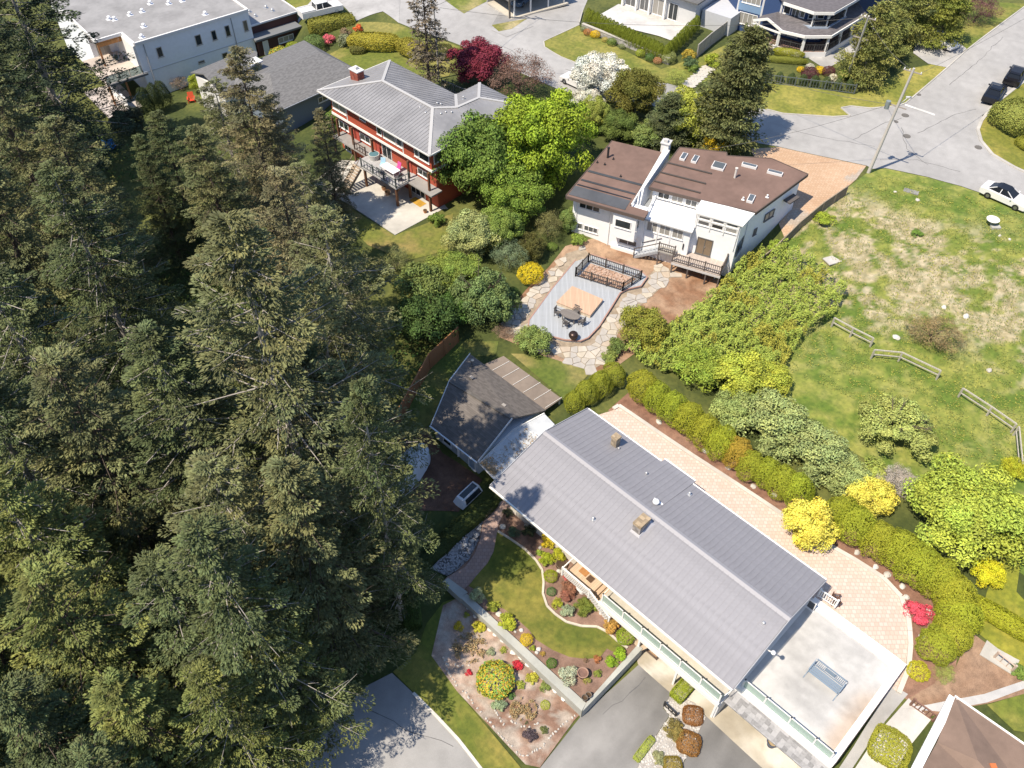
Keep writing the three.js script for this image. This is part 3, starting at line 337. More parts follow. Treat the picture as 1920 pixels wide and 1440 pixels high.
// ---------- cottage with the dark shingle roof, its patio roof and the clear lean-to ----------
{
  const C = house('cottage', 'small cottage with a dark shingle gable roof in tree shade beside the grey-roofed house', [-6.51, -43.89], -43.14), sh = SH([0.16, 0.142, 0.128]), wm = M([0.55, 0.6, 0.66], 'siding');
  const e = 3.3, r = 4.6, fl = [-0.85, e, -0.75], fr = [4.6, e, -0.75], ml = [-2.45, r, -4.44], mr = [4.2, r, -5.1], bl = [-4.35, e + 0.1, -8.7], br = [4.85, e, -8.5];
  part('wall', prism([[-0.75, -1.05], [4.3, -1.05], [4.45, -8.2], [-3.9, -8.4]], 0.8, 3.25), wm, C);
  part('gable', hexa([V(-0.9, 3.25, -1.1), V(-0.8, 3.25, -1.1), V(-3.9, 3.25, -8.3), V(-4, 3.25, -8.3)], [V(-2.3, 4.4, -4.4), V(-2.2, 4.4, -4.4), V(-2.3, 4.4, -4.6), V(-2.4, 4.4, -4.6)]), wm, C);
  const rf = part('roof', [slab([fl, fr, mr, ml], 0.14), slab([ml, mr, br, bl], 0.14)], sh, C); part('ridge_cap', beam(V(-2.45, r + 0.02, -4.44), V(4.2, r + 0.02, -5.1), 0.3, 0.06), SH([0.13, 0.12, 0.11]), rf);
  parts('barge_board', [beam(V(...fl), V(...ml), 0.06, 0.2), beam(V(...ml), V(...bl), 0.06, 0.2), beam(V(...fr), V(...mr), 0.06, 0.2)], M([0.6, 0.62, 0.64]), C); parts('gutter', [beam(V(-0.9, e - 0.05, -0.66), V(4.6, e - 0.05, -0.66), 0.12, 0.1)], M([0.6, 0.63, 0.66]), C);
  part('flue', [bar(V(-2.9, 3.6, -7.6), V(-2.9, 4.4, -7.6), 0.12, 10), new THREE.CylinderGeometry(0.17, 0.17, 0.08, 10).translate(-2.9, 4.45, -7.6)], M([0.12, 0.14, 0.16], null, { roughness: 0.5 }), C);
  for (const [x, y, z] of [[-1.6, 4.35, -6.2], [2.6, 4.42, -5.8]]) part('roof_vent', cbox(0.35, 0.12, 0.25, x, y - 0.1, z), M([0.3, 0.28, 0.26]), C);
  win(C, 0.2, 1.2, 1.9, 2.8, -1.05, 0, 1); win(C, 3.2, 4.0, 1.3, 2.9, -1.05, 0, 1, 1, TRIM, 'door', M([0.3, 0.4, 0.52])); part('board', [beam(V(2.1, 1.6, -0.95), V(2.2, 3.0, -0.9), 0.18, 0.04)], TRIM, C);
  // patio roof behind with pale battens
  const pt = part('patio_roof', slab([[-2.75, 3.16, -8.72], [4.7, 3.16, -8.5], [4.85, 3.16, -10.5], [-2.2, 3.16, -10.75]], 0.1), M([0.27, 0.22, 0.18], 'cloudy'), C);
  for (const [a, b] of [[-1.65, -1.35], [-0.42, -0.15], [0.83, 1.07], [2.08, 2.32], [3.31, 3.55], [4.58, 4.8]]) part('batten', beam(V(a, 3.2, -8.75), V(b, 3.2, -10.6), 0.045, 0.05), M([0.6, 0.58, 0.54]), pt);
  for (const x of [-2.1, 1.3, 4.7]) part('patio_post', cbox(0.12, 1.8, 0.12, x, 1.3, -10.4), TRIM, C);
  // clear lean-to roof with fallen litter on it
  const ln = part('lean_to_roof', slab([[4.66, 3.05, -0.85], [4.3, 3.2, -5.1], [4.95, 3.2, -8.2], [6.3, 3.1, -8.0], [6.55, 2.95, -0.6]], 0.05), M([0.66, 0.7, 0.74], 'cloudy', { roughness: 0.35 }), C);
  part('lean_to_frame', [beam(V(4.66, 3.06, -0.85), V(6.55, 2.98, -0.6), 0.08, 0.1), beam(V(4.3, 3.24, -5.1), V(4.66, 3.1, -0.85), 0.1, 0.1), beam(V(4.3, 3.24, -5.1), V(4.95, 3.24, -8.2), 0.1, 0.1), ...[-2.5, -4.2, -6].map(z => beam(V(4.5, 3.18, z), V(6.4, 3.08, z), 0.03, 0.04))], TRIM, ln); for (const z of [-1, -4.5]) part('lean_to_post', cbox(0.1, 2.3, 0.1, 6.2, 0.8, z), TRIM, C);
  { const q = []; R = RNG(91); for (let i = 0; i < 900; i++) { const k = R(), z = k < 0.6 ? -0.8 - 1.6 * R() * R() : -0.9 - 5.2 * R(), x = lerp(4.75, 6.35, R()) + (k > 0.6 ? 0.25 : 0); if (x > 6.4) continue; const s = rr(0.05, 0.14); q.push(xf(tris([V(-s, 0, 0), V(s * 0.3, 0.01, s * 0.4), V(s, 0, -s * 0.1)]), x, 3.2 - (x - 4.6) * 0.07 + 0.02 + R() * 0.1, z, rr(0, 6), rr(-0.6, 0.6))); } const m = stuffPart('leaf_litter', q, M([0.34, 0.24, 0.13], null, { side: THREE.DoubleSide }), ln); }
  rebase(C, 1.3);
}

// ---------- white house with the brown roof ----------
{
  const B = house('split_level_house', 'white stuccoed house with a flat brown roof above the yard deck', [5.15, -70.25], -25.17), brown = M([0.215, 0.14, 0.115], 'cloudy', { roughness: 0.95 }), eave = M([0.1, 0.075, 0.065]), blueW = M([0.84, 0.86, 0.89], 'stucco');
  // left wing
  const WH = M([0.87, 0.88, 0.89], 'stucco'); part('wall', prism([[0.35, -1.15], [7.85, -1.15], [7.85, -1.9], [6.25, -1.9], [6.25, -10.2], [0.35, -10.2]], 2.2, 8.15), WH, B);
  const rl = part('roof', slab([[0, 8.3, 0], [8.1, 8.3, 0.05], [8.1, 8.35, -1.05], [6.2, 8.4, -1.05], [6.15, 9.02, -10.4], [0.85, 9.02, -10.2]], 0.3), brown, B); part('roof_edge', [beam(V(0, 8.17, 0.06), V(8.1, 8.17, 0.11), 0.1, 0.34), beam(V(-0.04, 8.2, 0), V(0.8, 8.9, -10.2), 0.08, 0.32)], eave, rl);
  for (const [z0, z1, c, x0, x1] of [[-0.25, -1.75, [0.11, 0.115, 0.125], 0.15, 6.0], [-2.75, -3.0, [0.06, 0.062, 0.066], 0.35, 6.1], [-4.3, -4.6, [0.07, 0.075, 0.08], 0.45, 6.15], [-1.95, -2.1, [0.03, 0.03, 0.035], 0.3, 6.0]]) part('solar_strip', slab([[x0, 8.36 + 0.07 * -z0, z0], [x1, 8.36 + 0.07 * -z0, z0], [x1, 8.36 + 0.07 * -z1, z1], [x0 + 0.05, 8.36 + 0.07 * -z1, z1]], 0.05), M(c, 'cloudy', { roughness: 0.5 }), rl);
  const px = (x, y, h) => loc(B, A(x, y, h));
  { const b = px(1139.5, 295, 8.85); part('flue', [bar(V(b.x, 8.7, b.z), V(b.x, 9.9, b.z), 0.11, 10), new THREE.CylinderGeometry(0.14, 0.14, 0.1, 10).translate(b.x, 9.95, b.z)], BLACK, B); for (const [x, y] of [[1120, 304], [1134, 308], [1150, 299], [1164, 329]]) { const v = px(x, y, 8.8); ventCap(B, v.x, 8.35 - v.z * 0.068, v.z, 0.07, 0.18, BLACK); } }
  win(B, 1.0, 3.2, 6.55, 7.2, -1.15, 0, 3); win(B, 0.95, 1.55, 3.95, 4.7, -1.15, 0, 1); win(B, 1.7, 3.2, 3.95, 4.65, -1.15, 0, 3); parts('downspout', [bar(V(4.35, 3, -1.09), V(4.35, 8.1, -1.09), 0.05), bar(V(0.8, 3, -1.09), V(0.8, 8.1, -1.09), 0.05)], TRIM, B);
  part('bay', [box(4.95, 7.3, 5.0, 7.95, -1.14, -0.12)], WH, B); win(B, 5.2, 6.85, 6.3, 7.25, -0.12, 0, 1); win(B, -0.35, 0.45, 6.6, 7.7, 0, 0, 1).position.set(7.31, 6.3, -0.62); B.children[B.children.length - 1].rotation.y = Math.PI / 2;
  win(B, 5.5, 7.4, 3.7, 4.4, -1.15, 0, 2); part('wall', [box(4.8, 7.8, 2.2, 3.3, -1.14, -0.85)], WH, B);
  // parapet chimney between the wings, small balcony
  const chm = part('chimney', [box(5.95, 6.75, 7.5, 9.9, -11.4, -10.55)], WHITE, B); part('chimney_cap', [box(5.85, 6.85, 9.903, 9.98, -11.5, -10.45), cbox(0.4, 0.3, 0.4, 6.35, 9.98, -10.9)], M([0.5, 0.5, 0.5]), chm); part('party_wall', [hexa([V(6.26, 6.5, -1.36), V(6.95, 6.5, -1.36), V(6.95, 6.5, -10.5), V(6.26, 6.5, -10.5)], [V(6.3, 8.8, -3.9), V(6.6, 8.8, -3.9), V(6.95, 9.4, -10.5), V(6.3, 9.4, -10.5)])], WHITE, B);
  part('balcony', [box(6.7, 7.84, 6.9, 7.1, -4.8, -1.36)], M([0.3, 0.32, 0.34], 'boards'), B); part('balcony_rail', [beam(V(6.4, 8.0, -1.3), V(7.9, 8.0, -1.25), 0.16, 0.14), beam(V(7.85, 8.0, -1.3), V(7.75, 8.0, -4.6), 0.1, 0.1), beam(V(6.35, 8.55, -1.1), V(6.35, 8.75, -5), 0.12, 0.12), cbox(0.12, 1, 0.12, 7.85, 7.1, -3), cbox(0.12, 1, 0.12, 7.85, 7.1, -1.35)], TRIM, B);
  // right wing
  const RW = [[7.08, -3.95], [12.38, -4.05], [17.55, -4.3], [20.62, -12.3], [16.7, -13.3], [12.5, -12.0], [12.3, -12.55], [7.68, -11.5]], hr = (x, z) => 9.0 + (-4 - z) * 0.05 + Math.max(0, 1 - Math.abs(x - 16) / 6) * 0.1;
  part('wall', prism([[7.4, -4.35], [12.3, -4.35], [17.1, -4.5], [20.1, -11.9], [16.7, -12.9], [7.8, -11.2]], 2.0, 8.8), blueW, B);
  const rw = part('roof', slab(RW.map(([x, z]) => [x, hr(x, z), z]), 0.3), brown, B); part('roof_edge', RW.map((p, i) => { const n = RW[(i + 1) % RW.length]; return beam(V(p[0], hr(...p) - 0.12, p[1]), V(n[0], hr(...n) - 0.12, n[1]), 0.1, 0.32); }), eave, rw);
  for (const [z, x0, x1] of [[-5.0, 7.2, 11.9], [-6.6, 7.3, 11.95], [-8.4, 7.45, 12.0]]) part('roof_batten', beam(V(x0, hr(x0, z) + 0.07, z), V(x1, hr(x1, z) + 0.07, z), 0.16, 0.1), M([0.07, 0.06, 0.055]), rw);
  for (const [x, y, w, d, a] of [[1281.5, 296, 0.55, 1.25, 0], [1303, 301, 0.55, 1.25, 0], [1347, 314, 1.25, 1.2, 0], [1404, 315, 1.5, 0.5, 0], [1452, 328, 1.5, 0.5, 0], [1408, 373, 0.6, 1.2, 0]]) { const p = px(x, y, 9.25), yy = hr(p.x, p.z); const s = part('skylight', [box(p.x - w / 2, p.x + w / 2, yy - 0.05, yy + 0.2, p.z - d / 2, p.z + d / 2)], M([0.66, 0.66, 0.66]), rw); part('pane', box(p.x - w / 2 + 0.08, p.x + w / 2 - 0.08, yy + 0.203, yy + 0.23, p.z - d / 2 + 0.08, p.z + d / 2 - 0.08), M([0.1, 0.12, 0.14], null, { roughness: 0.1 }), s); }
  { const b = px(1377.5, 333, 9.3); part('flue', [bar(V(b.x, 9.0, b.z), V(b.x, 10.3, b.z), 0.11, 10), new THREE.CylinderGeometry(0.15, 0.15, 0.1, 10).translate(b.x, 10.35, b.z)], M([0.6, 0.57, 0.53]), B); for (const [x, y] of [[1393, 375], [1438, 371]]) { const v = px(x, y, 9.15); ventCap(B, v.x, hr(v.x, v.z), v.z, 0.1, 0.25, TRIM); } }
  for (let i = 0; i < 3; i++) win(B, 7.95 + i * 1.4, 9.15 + i * 1.4, 7.85, 8.6, -4.34, 0, 2);
  // sunroom
  part('wall', prism([[7.86, -1.4], [12.42, -1.4], [12.42, -4.34], [7.86, -4.34]], 2.0, 7.2), WH, B); part('sunroom_roof', slab([[7.6, 7.7, -4.1], [12.45, 7.7, -4.15], [12.62, 7.32, -1.1], [7.72, 7.32, -1.2]], 0.12), M([0.8, 0.8, 0.79]), B); part('gutter', beam(V(7.72, 7.25, -1.12), V(12.6, 7.25, -1.04), 0.1, 0.1), M([0.4, 0.4, 0.4]), B);
  for (let i = 0; i < 3; i++) win(B, 8.05 + i * 1.3, 9.15 + i * 1.3, 5.9, 7.05, -1.4, 0, 2); parts('trim', [9.2, 10.5].map(x => cbox(0.1, 4, 0.06, x, 2.8, -1.37)), TRIM, B); part('wall_lamp', [bar(V(11.95, 4.9, -1.33), V(11.95, 5.55, -1.33), 0.06)], BLACK, B);
  // tall addition
  part('wall', prism([[12.44, -2.1], [16.8, -2.1], [17.0, -4.34], [12.44, -4.34]], 1.6, 8.85), WH, B); part('addition_roof', slab([[12.3, 9.08, -4.1], [17.5, 9.08, -4.15], [17.0, 8.98, -1.9], [12.3, 8.98, -2.0]], 0.16), M([0.8, 0.8, 0.79]), B);
  for (let i = 0; i < 3; i++) { win(B, 12.75 + i * 1.34, 13.9 + i * 1.34, 7.7, 8.25, -2.1, 0, 1); win(B, 12.75 + i * 1.34, 13.9 + i * 1.34, 8.36, 8.76, -2.1, 0, 1); } parts('trim', [12.62, 13.98, 15.32, 16.65].map(x => cbox(0.1, 1.6, 0.08, x, 7.25, -2.05)), TRIM, B); parts('downspout', [bar(V(12.6, 6.0, -2.04), V(12.5, 8.8, -2.04), 0.05), bar(V(16.6, 5.8, -2.04), V(16.7, 8.8, -2.04), 0.05)], M([0.66, 0.66, 0.66]), B);
  { const d = win(B, 13.05, 14.6, 4.35, 6.3, -2.1, 0, 2, 1, M([0.12, 0.12, 0.12]), 'french_door', M([0.2, 0.15, 0.1], null, { roughness: 0.15 })); part('handle', [cbox(0.04, 0.14, 0.05, 0.08, 0.95, 0.08)], STEEL, d); }
  // right side windows on the splayed wall
  { const dx = 3.0, dz = -7.05, L = Math.hypot(dx, dz), tn = Math.atan2(-dz, dx), nx = -dz / L, nz = dx / L; for (const [s, y, w, h] of [[3.5, 5.9, 1.5, 0.9], [1.6, 4.9, 0.5, 0.8]]) { const m = win(B, -w / 2, w / 2, y, y + h, 0, 0, 2, 1, M([0.15, 0.14, 0.14])); m.position.set(17.1 + dx * s / L, y + 0.5, -4.5 + dz * s / L); m.rotation.y = Math.atan2(nx, nz); } const a = part('awning', [box(-0.8, 0.8, 0, 0.15, 0, 0.8)], M([0.1, 0.09, 0.09]), B); a.position.set(17.1 + dx * 0.82, 7.6, -4.5 + dz * 0.82); a.rotation.y = Math.atan2(nx, nz); const w2 = win(B, -0.9, 0.9, 4.2, 5.6, 0, 0, 1, 1, M([0.2, 0.2, 0.2])); w2.position.set(16.94, 4.9, -3.3); w2.rotation.y = Math.PI / 2 - 0.08; }
  // raised deck and stair
  const dm = M([0.1, 0.085, 0.08]); const dkk = part('deck', [box(11.4, 16.3, 4.1, 4.25, -2.09, 0.1)], M([0.5, 0.43, 0.38], 'boards'), B); part('deck_beam', [box(11.4, 16.3, 3.88, 4.098, -0.02, 0.13)], M([0.5, 0.5, 0.5]), dkk); for (const x of [11.5, 13.1, 14.9, 16.2]) part('deck_post', cbox(0.13, 2.5, 0.13, x, 1.4, 0.02), dm, B); for (const x of [12.2, 13.2, 14.4, 15.6]) part('deck_post', cbox(0.12, 2.5, 0.12, x, 1.6, -1.3), TRIM, B);
  railing('railing', B, [V(11.45, 4.25, 0.05), V(16.25, 4.25, 0.05), V(16.25, 4.25, -2.0)], 0.95, dm, 0.2);
  part('landing', [box(9.75, 11.45, 4.45, 4.6, -1.38, -0.5)], GREYWOOD, B); for (const x of [9.85, 11.35]) part('deck_post', cbox(0.11, 2.2, 0.11, x, 2.3, -0.56), dm, B); railing('railing', B, [V(9.8, 4.6, -0.55), V(11.4, 4.6, -0.55)], 0.9, dm, 0.2);
  for (let i = 0; i < 8; i++) part('step', box(9.45 - i * 0.29, 9.75 - i * 0.29, 4.36 - i * 0.18, 4.42 - i * 0.18, -1.36, -0.55), M([0.42, 0.45, 0.49], 'boards'), B); for (const z of [-0.5, -1.38]) { part('stringer', beam(V(9.75, 4.35, z), V(7.4, 2.9, z), 0.06, 0.25), M([0.3, 0.31, 0.33]), B); part('hand_rail', beam(V(9.75, 5.45, z), V(7.4, 4.0, z), 0.07, 0.07), dm, B); part('post', cbox(0.1, 1.2, 0.1, 7.4, 2.85, z), dm, B); }
  rebase(B, 2.8);
}

// ---------- red house with the grey hipped roof ----------
{
  const D = house('hillside_house', 'three-storey red house with a grey hipped metal roof, deck and patio', [-21.44, -86.32], -43.88), red = M([0.42, 0.085, 0.045], 'siding'), rm = M([0.34, 0.34, 0.35], 'cloudy', { roughness: 0.5, metalness: 0.15 }), post = M([0.16, 0.075, 0.04], 'boards'), slabM = M([0.36, 0.35, 0.34], 'cloudy');
  part('wall', prism([[0.9, -0.9], [17.3, -0.9], [17.3, -12.8], [12, -12.8], [12, -9.2], [0.9, -9.2]], 7.98, 10.4), red, D); part('wall', prism([[0.95, -1.5], [17.25, -1.5], [17.25, -12.7], [12.1, -12.7], [12.1, -9.1], [0.95, -9.1]], 2.4, 7.7), red, D);
  part('trim_band', [prism([[0.82, -0.82], [17.38, -0.82], [17.38, -12.9], [11.9, -12.9], [11.9, -9.3], [0.82, -9.3]], 7.7, 7.98)], TRIM, D); parts('trim', [3.65, 12.95].map(x => cbox(0.12, 2.4, 0.06, x, 7.98, -0.87)), TRIM, D);
  const e = 10.5, P = { A: [0, e, 0], B: [18.15, e, 0], C: [18.15, e, -13.6], D: [11.3, e, -13.6], E: [11.3, e, -10], F: [0.3, e, -10], R1: [5.2, 11.65, -5], R2: [13.2, 11.65, -5], R3: [14.7, 11.5, -7], R4: [14.7, 11.35, -10.2] };
  const faces = [['A', 'B', 'R2', 'R1'], ['F', 'A', 'R1'], ['B', 'C', 'R4', 'R3', 'R2'], ['F', 'R1', 'R2', 'R3', 'E'], ['E', 'R3', 'R4', 'D'], ['D', 'R4', 'C']];
  const roof = part('roof', faces.map(f => slab(f.map(k => P[k]), 0.16)), rm, D);
  { // standing seams down each slope
    const q = []; for (const f of faces) { const p = f.map(k => V(...P[k])), n = V(0, 0, 0).subVectors(p[1], p[0]).cross(V(0, 0, 0).subVectors(p[p.length - 1], p[0])).normalize(); if (n.y < 0) n.negate(); const dn = V(n.x, 0, n.z).normalize(), along = V(-dn.z, 0, dn.x); const ss = p.map(v => v.dot(along)), lo = Math.min(...ss), hi = Math.max(...ss);
      for (let s = lo + 0.25; s < hi; s += 0.43) { const hit = []; for (let i = 0; i < p.length; i++) { const a = p[i], b = p[(i + 1) % p.length], sa = ss[i], sb = ss[(i + 1) % p.length]; if ((sa - s) * (sb - s) < 0) hit.push(V(0, 0, 0).lerpVectors(a, b, (s - sa) / (sb - sa))); } if (hit.length >= 2) { hit.sort((a, b) => a.y - b.y); const a = hit[0], b = hit[hit.length - 1]; if (a.distanceTo(b) > 0.3) q.push(beam(V(a.x, a.y + 0.02, a.z), V(b.x, b.y + 0.02, b.z), 0.03, 0.05)); } } }
    stuffPart('roof_seam', q, M([0.3, 0.3, 0.31], null, { roughness: 0.5 }), roof); const cap = (a, b) => part('ridge_cap', beam(V(P[a][0], P[a][1] + 0.03, P[a][2]), V(P[b][0], P[b][1] + 0.03, P[b][2]), 0.32, 0.06), M([0.43, 0.43, 0.43], null, { roughness: 0.6 }), roof); for (const [a, b] of [['A', 'R1'], ['F', 'R1'], ['R1', 'R2'], ['B', 'R2'], ['R2', 'R3'], ['R3', 'R4'], ['R4', 'D'], ['R4', 'C'], ['E', 'R3']]) cap(a, b); }
  parts('gutter', [beam(V(0, e - 0.06, 0.06), V(18.2, e - 0.06, 0.06), 0.1, 0.14), beam(V(18.21, e - 0.06, 0), V(18.21, e - 0.06, -13.6), 0.1, 0.14), beam(V(-0.06, e - 0.06, 0), V(0.24, e - 0.06, -10), 0.1, 0.14)], M([0.62, 0.62, 0.6]), D);
  { const b = loc(D, A(669, 136, 11.6)); const c = part('chimney', cbox(1.35, 1.5, 0.9, b.x, 10.4, b.z), M([0.33, 0.09, 0.06], 'stone'), D); part('chimney_cap', [cbox(1.5, 0.1, 1.05, b.x, 11.903, b.z), cbox(0.35, 0.3, 0.35, b.x, 12.0, b.z)], M([0.6, 0.6, 0.6]), c); for (const [x, y] of [[820, 196], [827, 198], [798, 214], [788, 204], [827, 216], [836, 213], [847, 213], [869, 184]]) { const p = loc(D, A(x, y, 11.3)); ventCap(D, p.x, 11.15, p.z, 0.12, 0.35); } }
  for (const [a, b, n] of [[1.2, 3.5, 2], [8.75, 9.55, 1], [9.8, 11.8, 1], [11.95, 12.8, 1], [14.75, 15.4, 1], [15.45, 17.0, 1]]) win(D, a, b, 8.55, 9.6, -0.9, 0, n); win(D, 5.95, 7.0, 9.15, 9.6, -0.9); { const m = win(D, -1.2, 1.2, 8.55, 9.6, 0, 0, 1); m.position.set(17.3, 8.55, -2.4); m.rotation.y = Math.PI / 2; }
  win(D, 1.0, 2.7, 5.95, 6.8, -1.5, 0, 2); win(D, 4.7, 6.5, 5.95, 6.8, -1.5, 0, 2); win(D, 8.5, 10.1, 5.5, 7.35, -1.5, 0, 2, 1, TRIM, 'patio_door'); win(D, 14.3, 15.9, 5.95, 6.75, -1.5, 0, 2); for (const x of [3.0, 3.9, 7.4, 12.6]) win(D, x, x + 0.75, 5.6, 7.4, -1.5, 0, 1, 1, M([0.3, 0.06, 0.04]), 'door', M([0.4, 0.07, 0.05])); win(D, 12.9, 15.2, 3.05, 4.9, -1.5, 0, 3, 1, TRIM, 'patio_door'); win(D, 1.4, 2.6, 3.2, 4.7, -1.5, 0, 2);
  part('awning', box(1.5, 7.35, 5.42, 5.58, -1.48, 0.0), slabM, D); part('awning', box(14.35, 18.0, 5.42, 5.58, -1.48, 0.0), slabM, D);
  for (const x of [1.1, 2.0, 4.6, 8.0, 13.9, 17.1]) part('post', [cbox(0.2, 2.12, 0.2, x, 5.58, -0.55)], post, D); for (const [x, z] of [[1.3, -0.3], [5.0, -0.3], [13.75, -0.6], [17.15, -0.5], [8.75, 1.35], [13.95, 1.35]]) part('post', [cbox(0.22, 2.9, 0.22, x, 2.5, z)], post, D);
  part('deck', [box(7.37, 14.33, 5.4, 5.58, -1.48, 1.65)], M([0.42, 0.42, 0.43], 'boards'), D); part('deck_beam', [box(7.6, 14.33, 5.1, 5.398, 1.2, 1.4)], post, D); railing('deck_railing', D, [V(8.6, 5.58, 1.58), V(14.27, 5.58, 1.58), V(14.27, 5.58, -0.2)], 0.95, M([0.12, 0.14, 0.14]), 0.5); railing('deck_railing', D, [V(5.4, 5.58, -0.05), V(7.3, 5.58, -0.05)], 0.95, M([0.1, 0.07, 0.06]), 0.5);
  for (let i = 0; i < 11; i++) part('step', box(7.4 - 0.05, 8.5, 5.35 - i * 0.24, 5.4 - i * 0.24, 1.7 + i * 0.22, 1.95 + i * 0.22), M([0.42, 0.33, 0.24], 'boards'), D); part('stair_rail', [beam(V(7.35, 5.2, 1.65), V(7.35, 2.9, 4.2), 0.08, 0.3), beam(V(8.5, 5.2, 1.65), V(8.5, 2.9, 4.2), 0.08, 0.3), beam(V(7.35, 6.5, 1.65), V(7.35, 4.0, 4.2), 0.06, 0.06), beam(V(8.5, 6.5, 1.65), V(8.5, 4.0, 4.2), 0.06, 0.06)], M([0.25, 0.19, 0.14]), D);
  rebase(D, 3); D.updateMatrixWorld(true); const W = (x, y, z) => D.localToWorld(V(x, y - 3, z)), tn = D.rotation.y;
  struct('patio', prism([[649, 381], [741, 441], [832, 392], [840, 392], [760, 300], [640, 300], [585, 345]].map(q => { const p = A(...q, 3); return [p.x, p.z]; }), 2.6, 3.06), M([0.6, 0.58, 0.53], 'cloudy'));
  const put = (n, l, c, x, y, z, r = 0) => { const p = W(x, y, z); return thing(n, l, c, [p.x, p.y, p.z], tn + r); };
  { const t = put('dining_table', 'long white table set out on the red house deck', 'table', 11.9, 5.58, 0.3); part('table_top', box(-1.1, 1.1, 0.7, 0.75, -0.5, 0.5), M([0.8, 0.8, 0.8]), t); for (const [x, z] of [[-1, -0.4], [1, -0.4], [-1, 0.4], [1, 0.4]]) part('leg', cbox(0.06, 0.7, 0.06, x, 0, z), TRIM, t); }
  const chair = (n, l, x, y, z, r, c) => { const t = put(n, l, 'chair', x, y, z, r), m = M(c, null, { roughness: 0.6 }); part('seat', box(-0.27, 0.27, 0.4, 0.46, -0.25, 0.25), m, t); part('backrest', hexa([V(-0.27, 0.46, -0.2), V(0.27, 0.46, -0.2), V(0.27, 0.46, -0.26), V(-0.27, 0.46, -0.26)], [V(-0.27, 1.0, -0.36), V(0.27, 1.0, -0.36), V(0.27, 1.0, -0.42), V(-0.27, 1.0, -0.42)]), m, t); for (const s of [-1, 1]) for (const u of [-1, 1]) part('leg', cbox(0.05, 0.4, 0.05, s * 0.24, 0, u * 0.22), m, t); return t; };
  chair('deck_chair', 'dark chair at the corner end of the white table', 13.4, 5.58, 0.5, -1.5, [0.08, 0.08, 0.09]); chair('deck_chair', 'dark chair on the railing side of the white table', 11.3, 5.58, 1.05, 3.1, [0.06, 0.06, 0.07]); chair('deck_chair', 'pink chair between the white table and the house', 12.1, 5.58, -0.5, 0, [0.6, 0.08, 0.3]); chair('deck_chair', 'pale blue chair in the middle of the red house deck', 10.4, 5.58, 0.1, 0.6, [0.35, 0.55, 0.7]);
  { const t = put('hot_tub', 'round grey-blue tub by the inner end of the red house deck', 'tub', 8.4, 5.58, -0.35); part('shell', new THREE.CylinderGeometry(0.6, 0.5, 0.6, 18).translate(0, 0.3, 0), M([0.5, 0.5, 0.48]), t); part('water', new THREE.CylinderGeometry(0.52, 0.52, 0.02, 18).translate(0, 0.605, 0), M([0.1, 0.2, 0.24], null, { roughness: 0.1 }), t); }
  { const t = put('doormat', 'yellow mat on the patio before the red house glass doors', 'mat', 14.9, 3.06, -0.6); part('mat', box(-0.9, 0.9, 0.002, 0.02, -0.45, 0.45), M([0.6, 0.36, 0.05], 'soil'), t); }
  for (const [l, x, z, r, c] of [['clay pot with a green plant under the deck edge', 10.6, 0.5, 0.25, [0.4, 0.2, 0.1]], ['larger clay pot beside the deck corner post', 11.6, 0.8, 0.32, [0.45, 0.25, 0.14]], ['small pot at the right end of the patio by the corner post', 16.9, 0.1, 0.22, [0.4, 0.18, 0.08]]]) { const t = put('flower_pot', l, 'pot', x, 3.06, z); part('pot', new THREE.CylinderGeometry(r, r * 0.7, r * 1.5, 14).translate(0, r * 0.75, 0), M(c), t); part('soil', new THREE.CylinderGeometry(r * 0.9, r * 0.9, 0.03, 14).translate(0, r * 1.5, 0), M([0.1, 0.06, 0.03], 'soil'), t); }
}

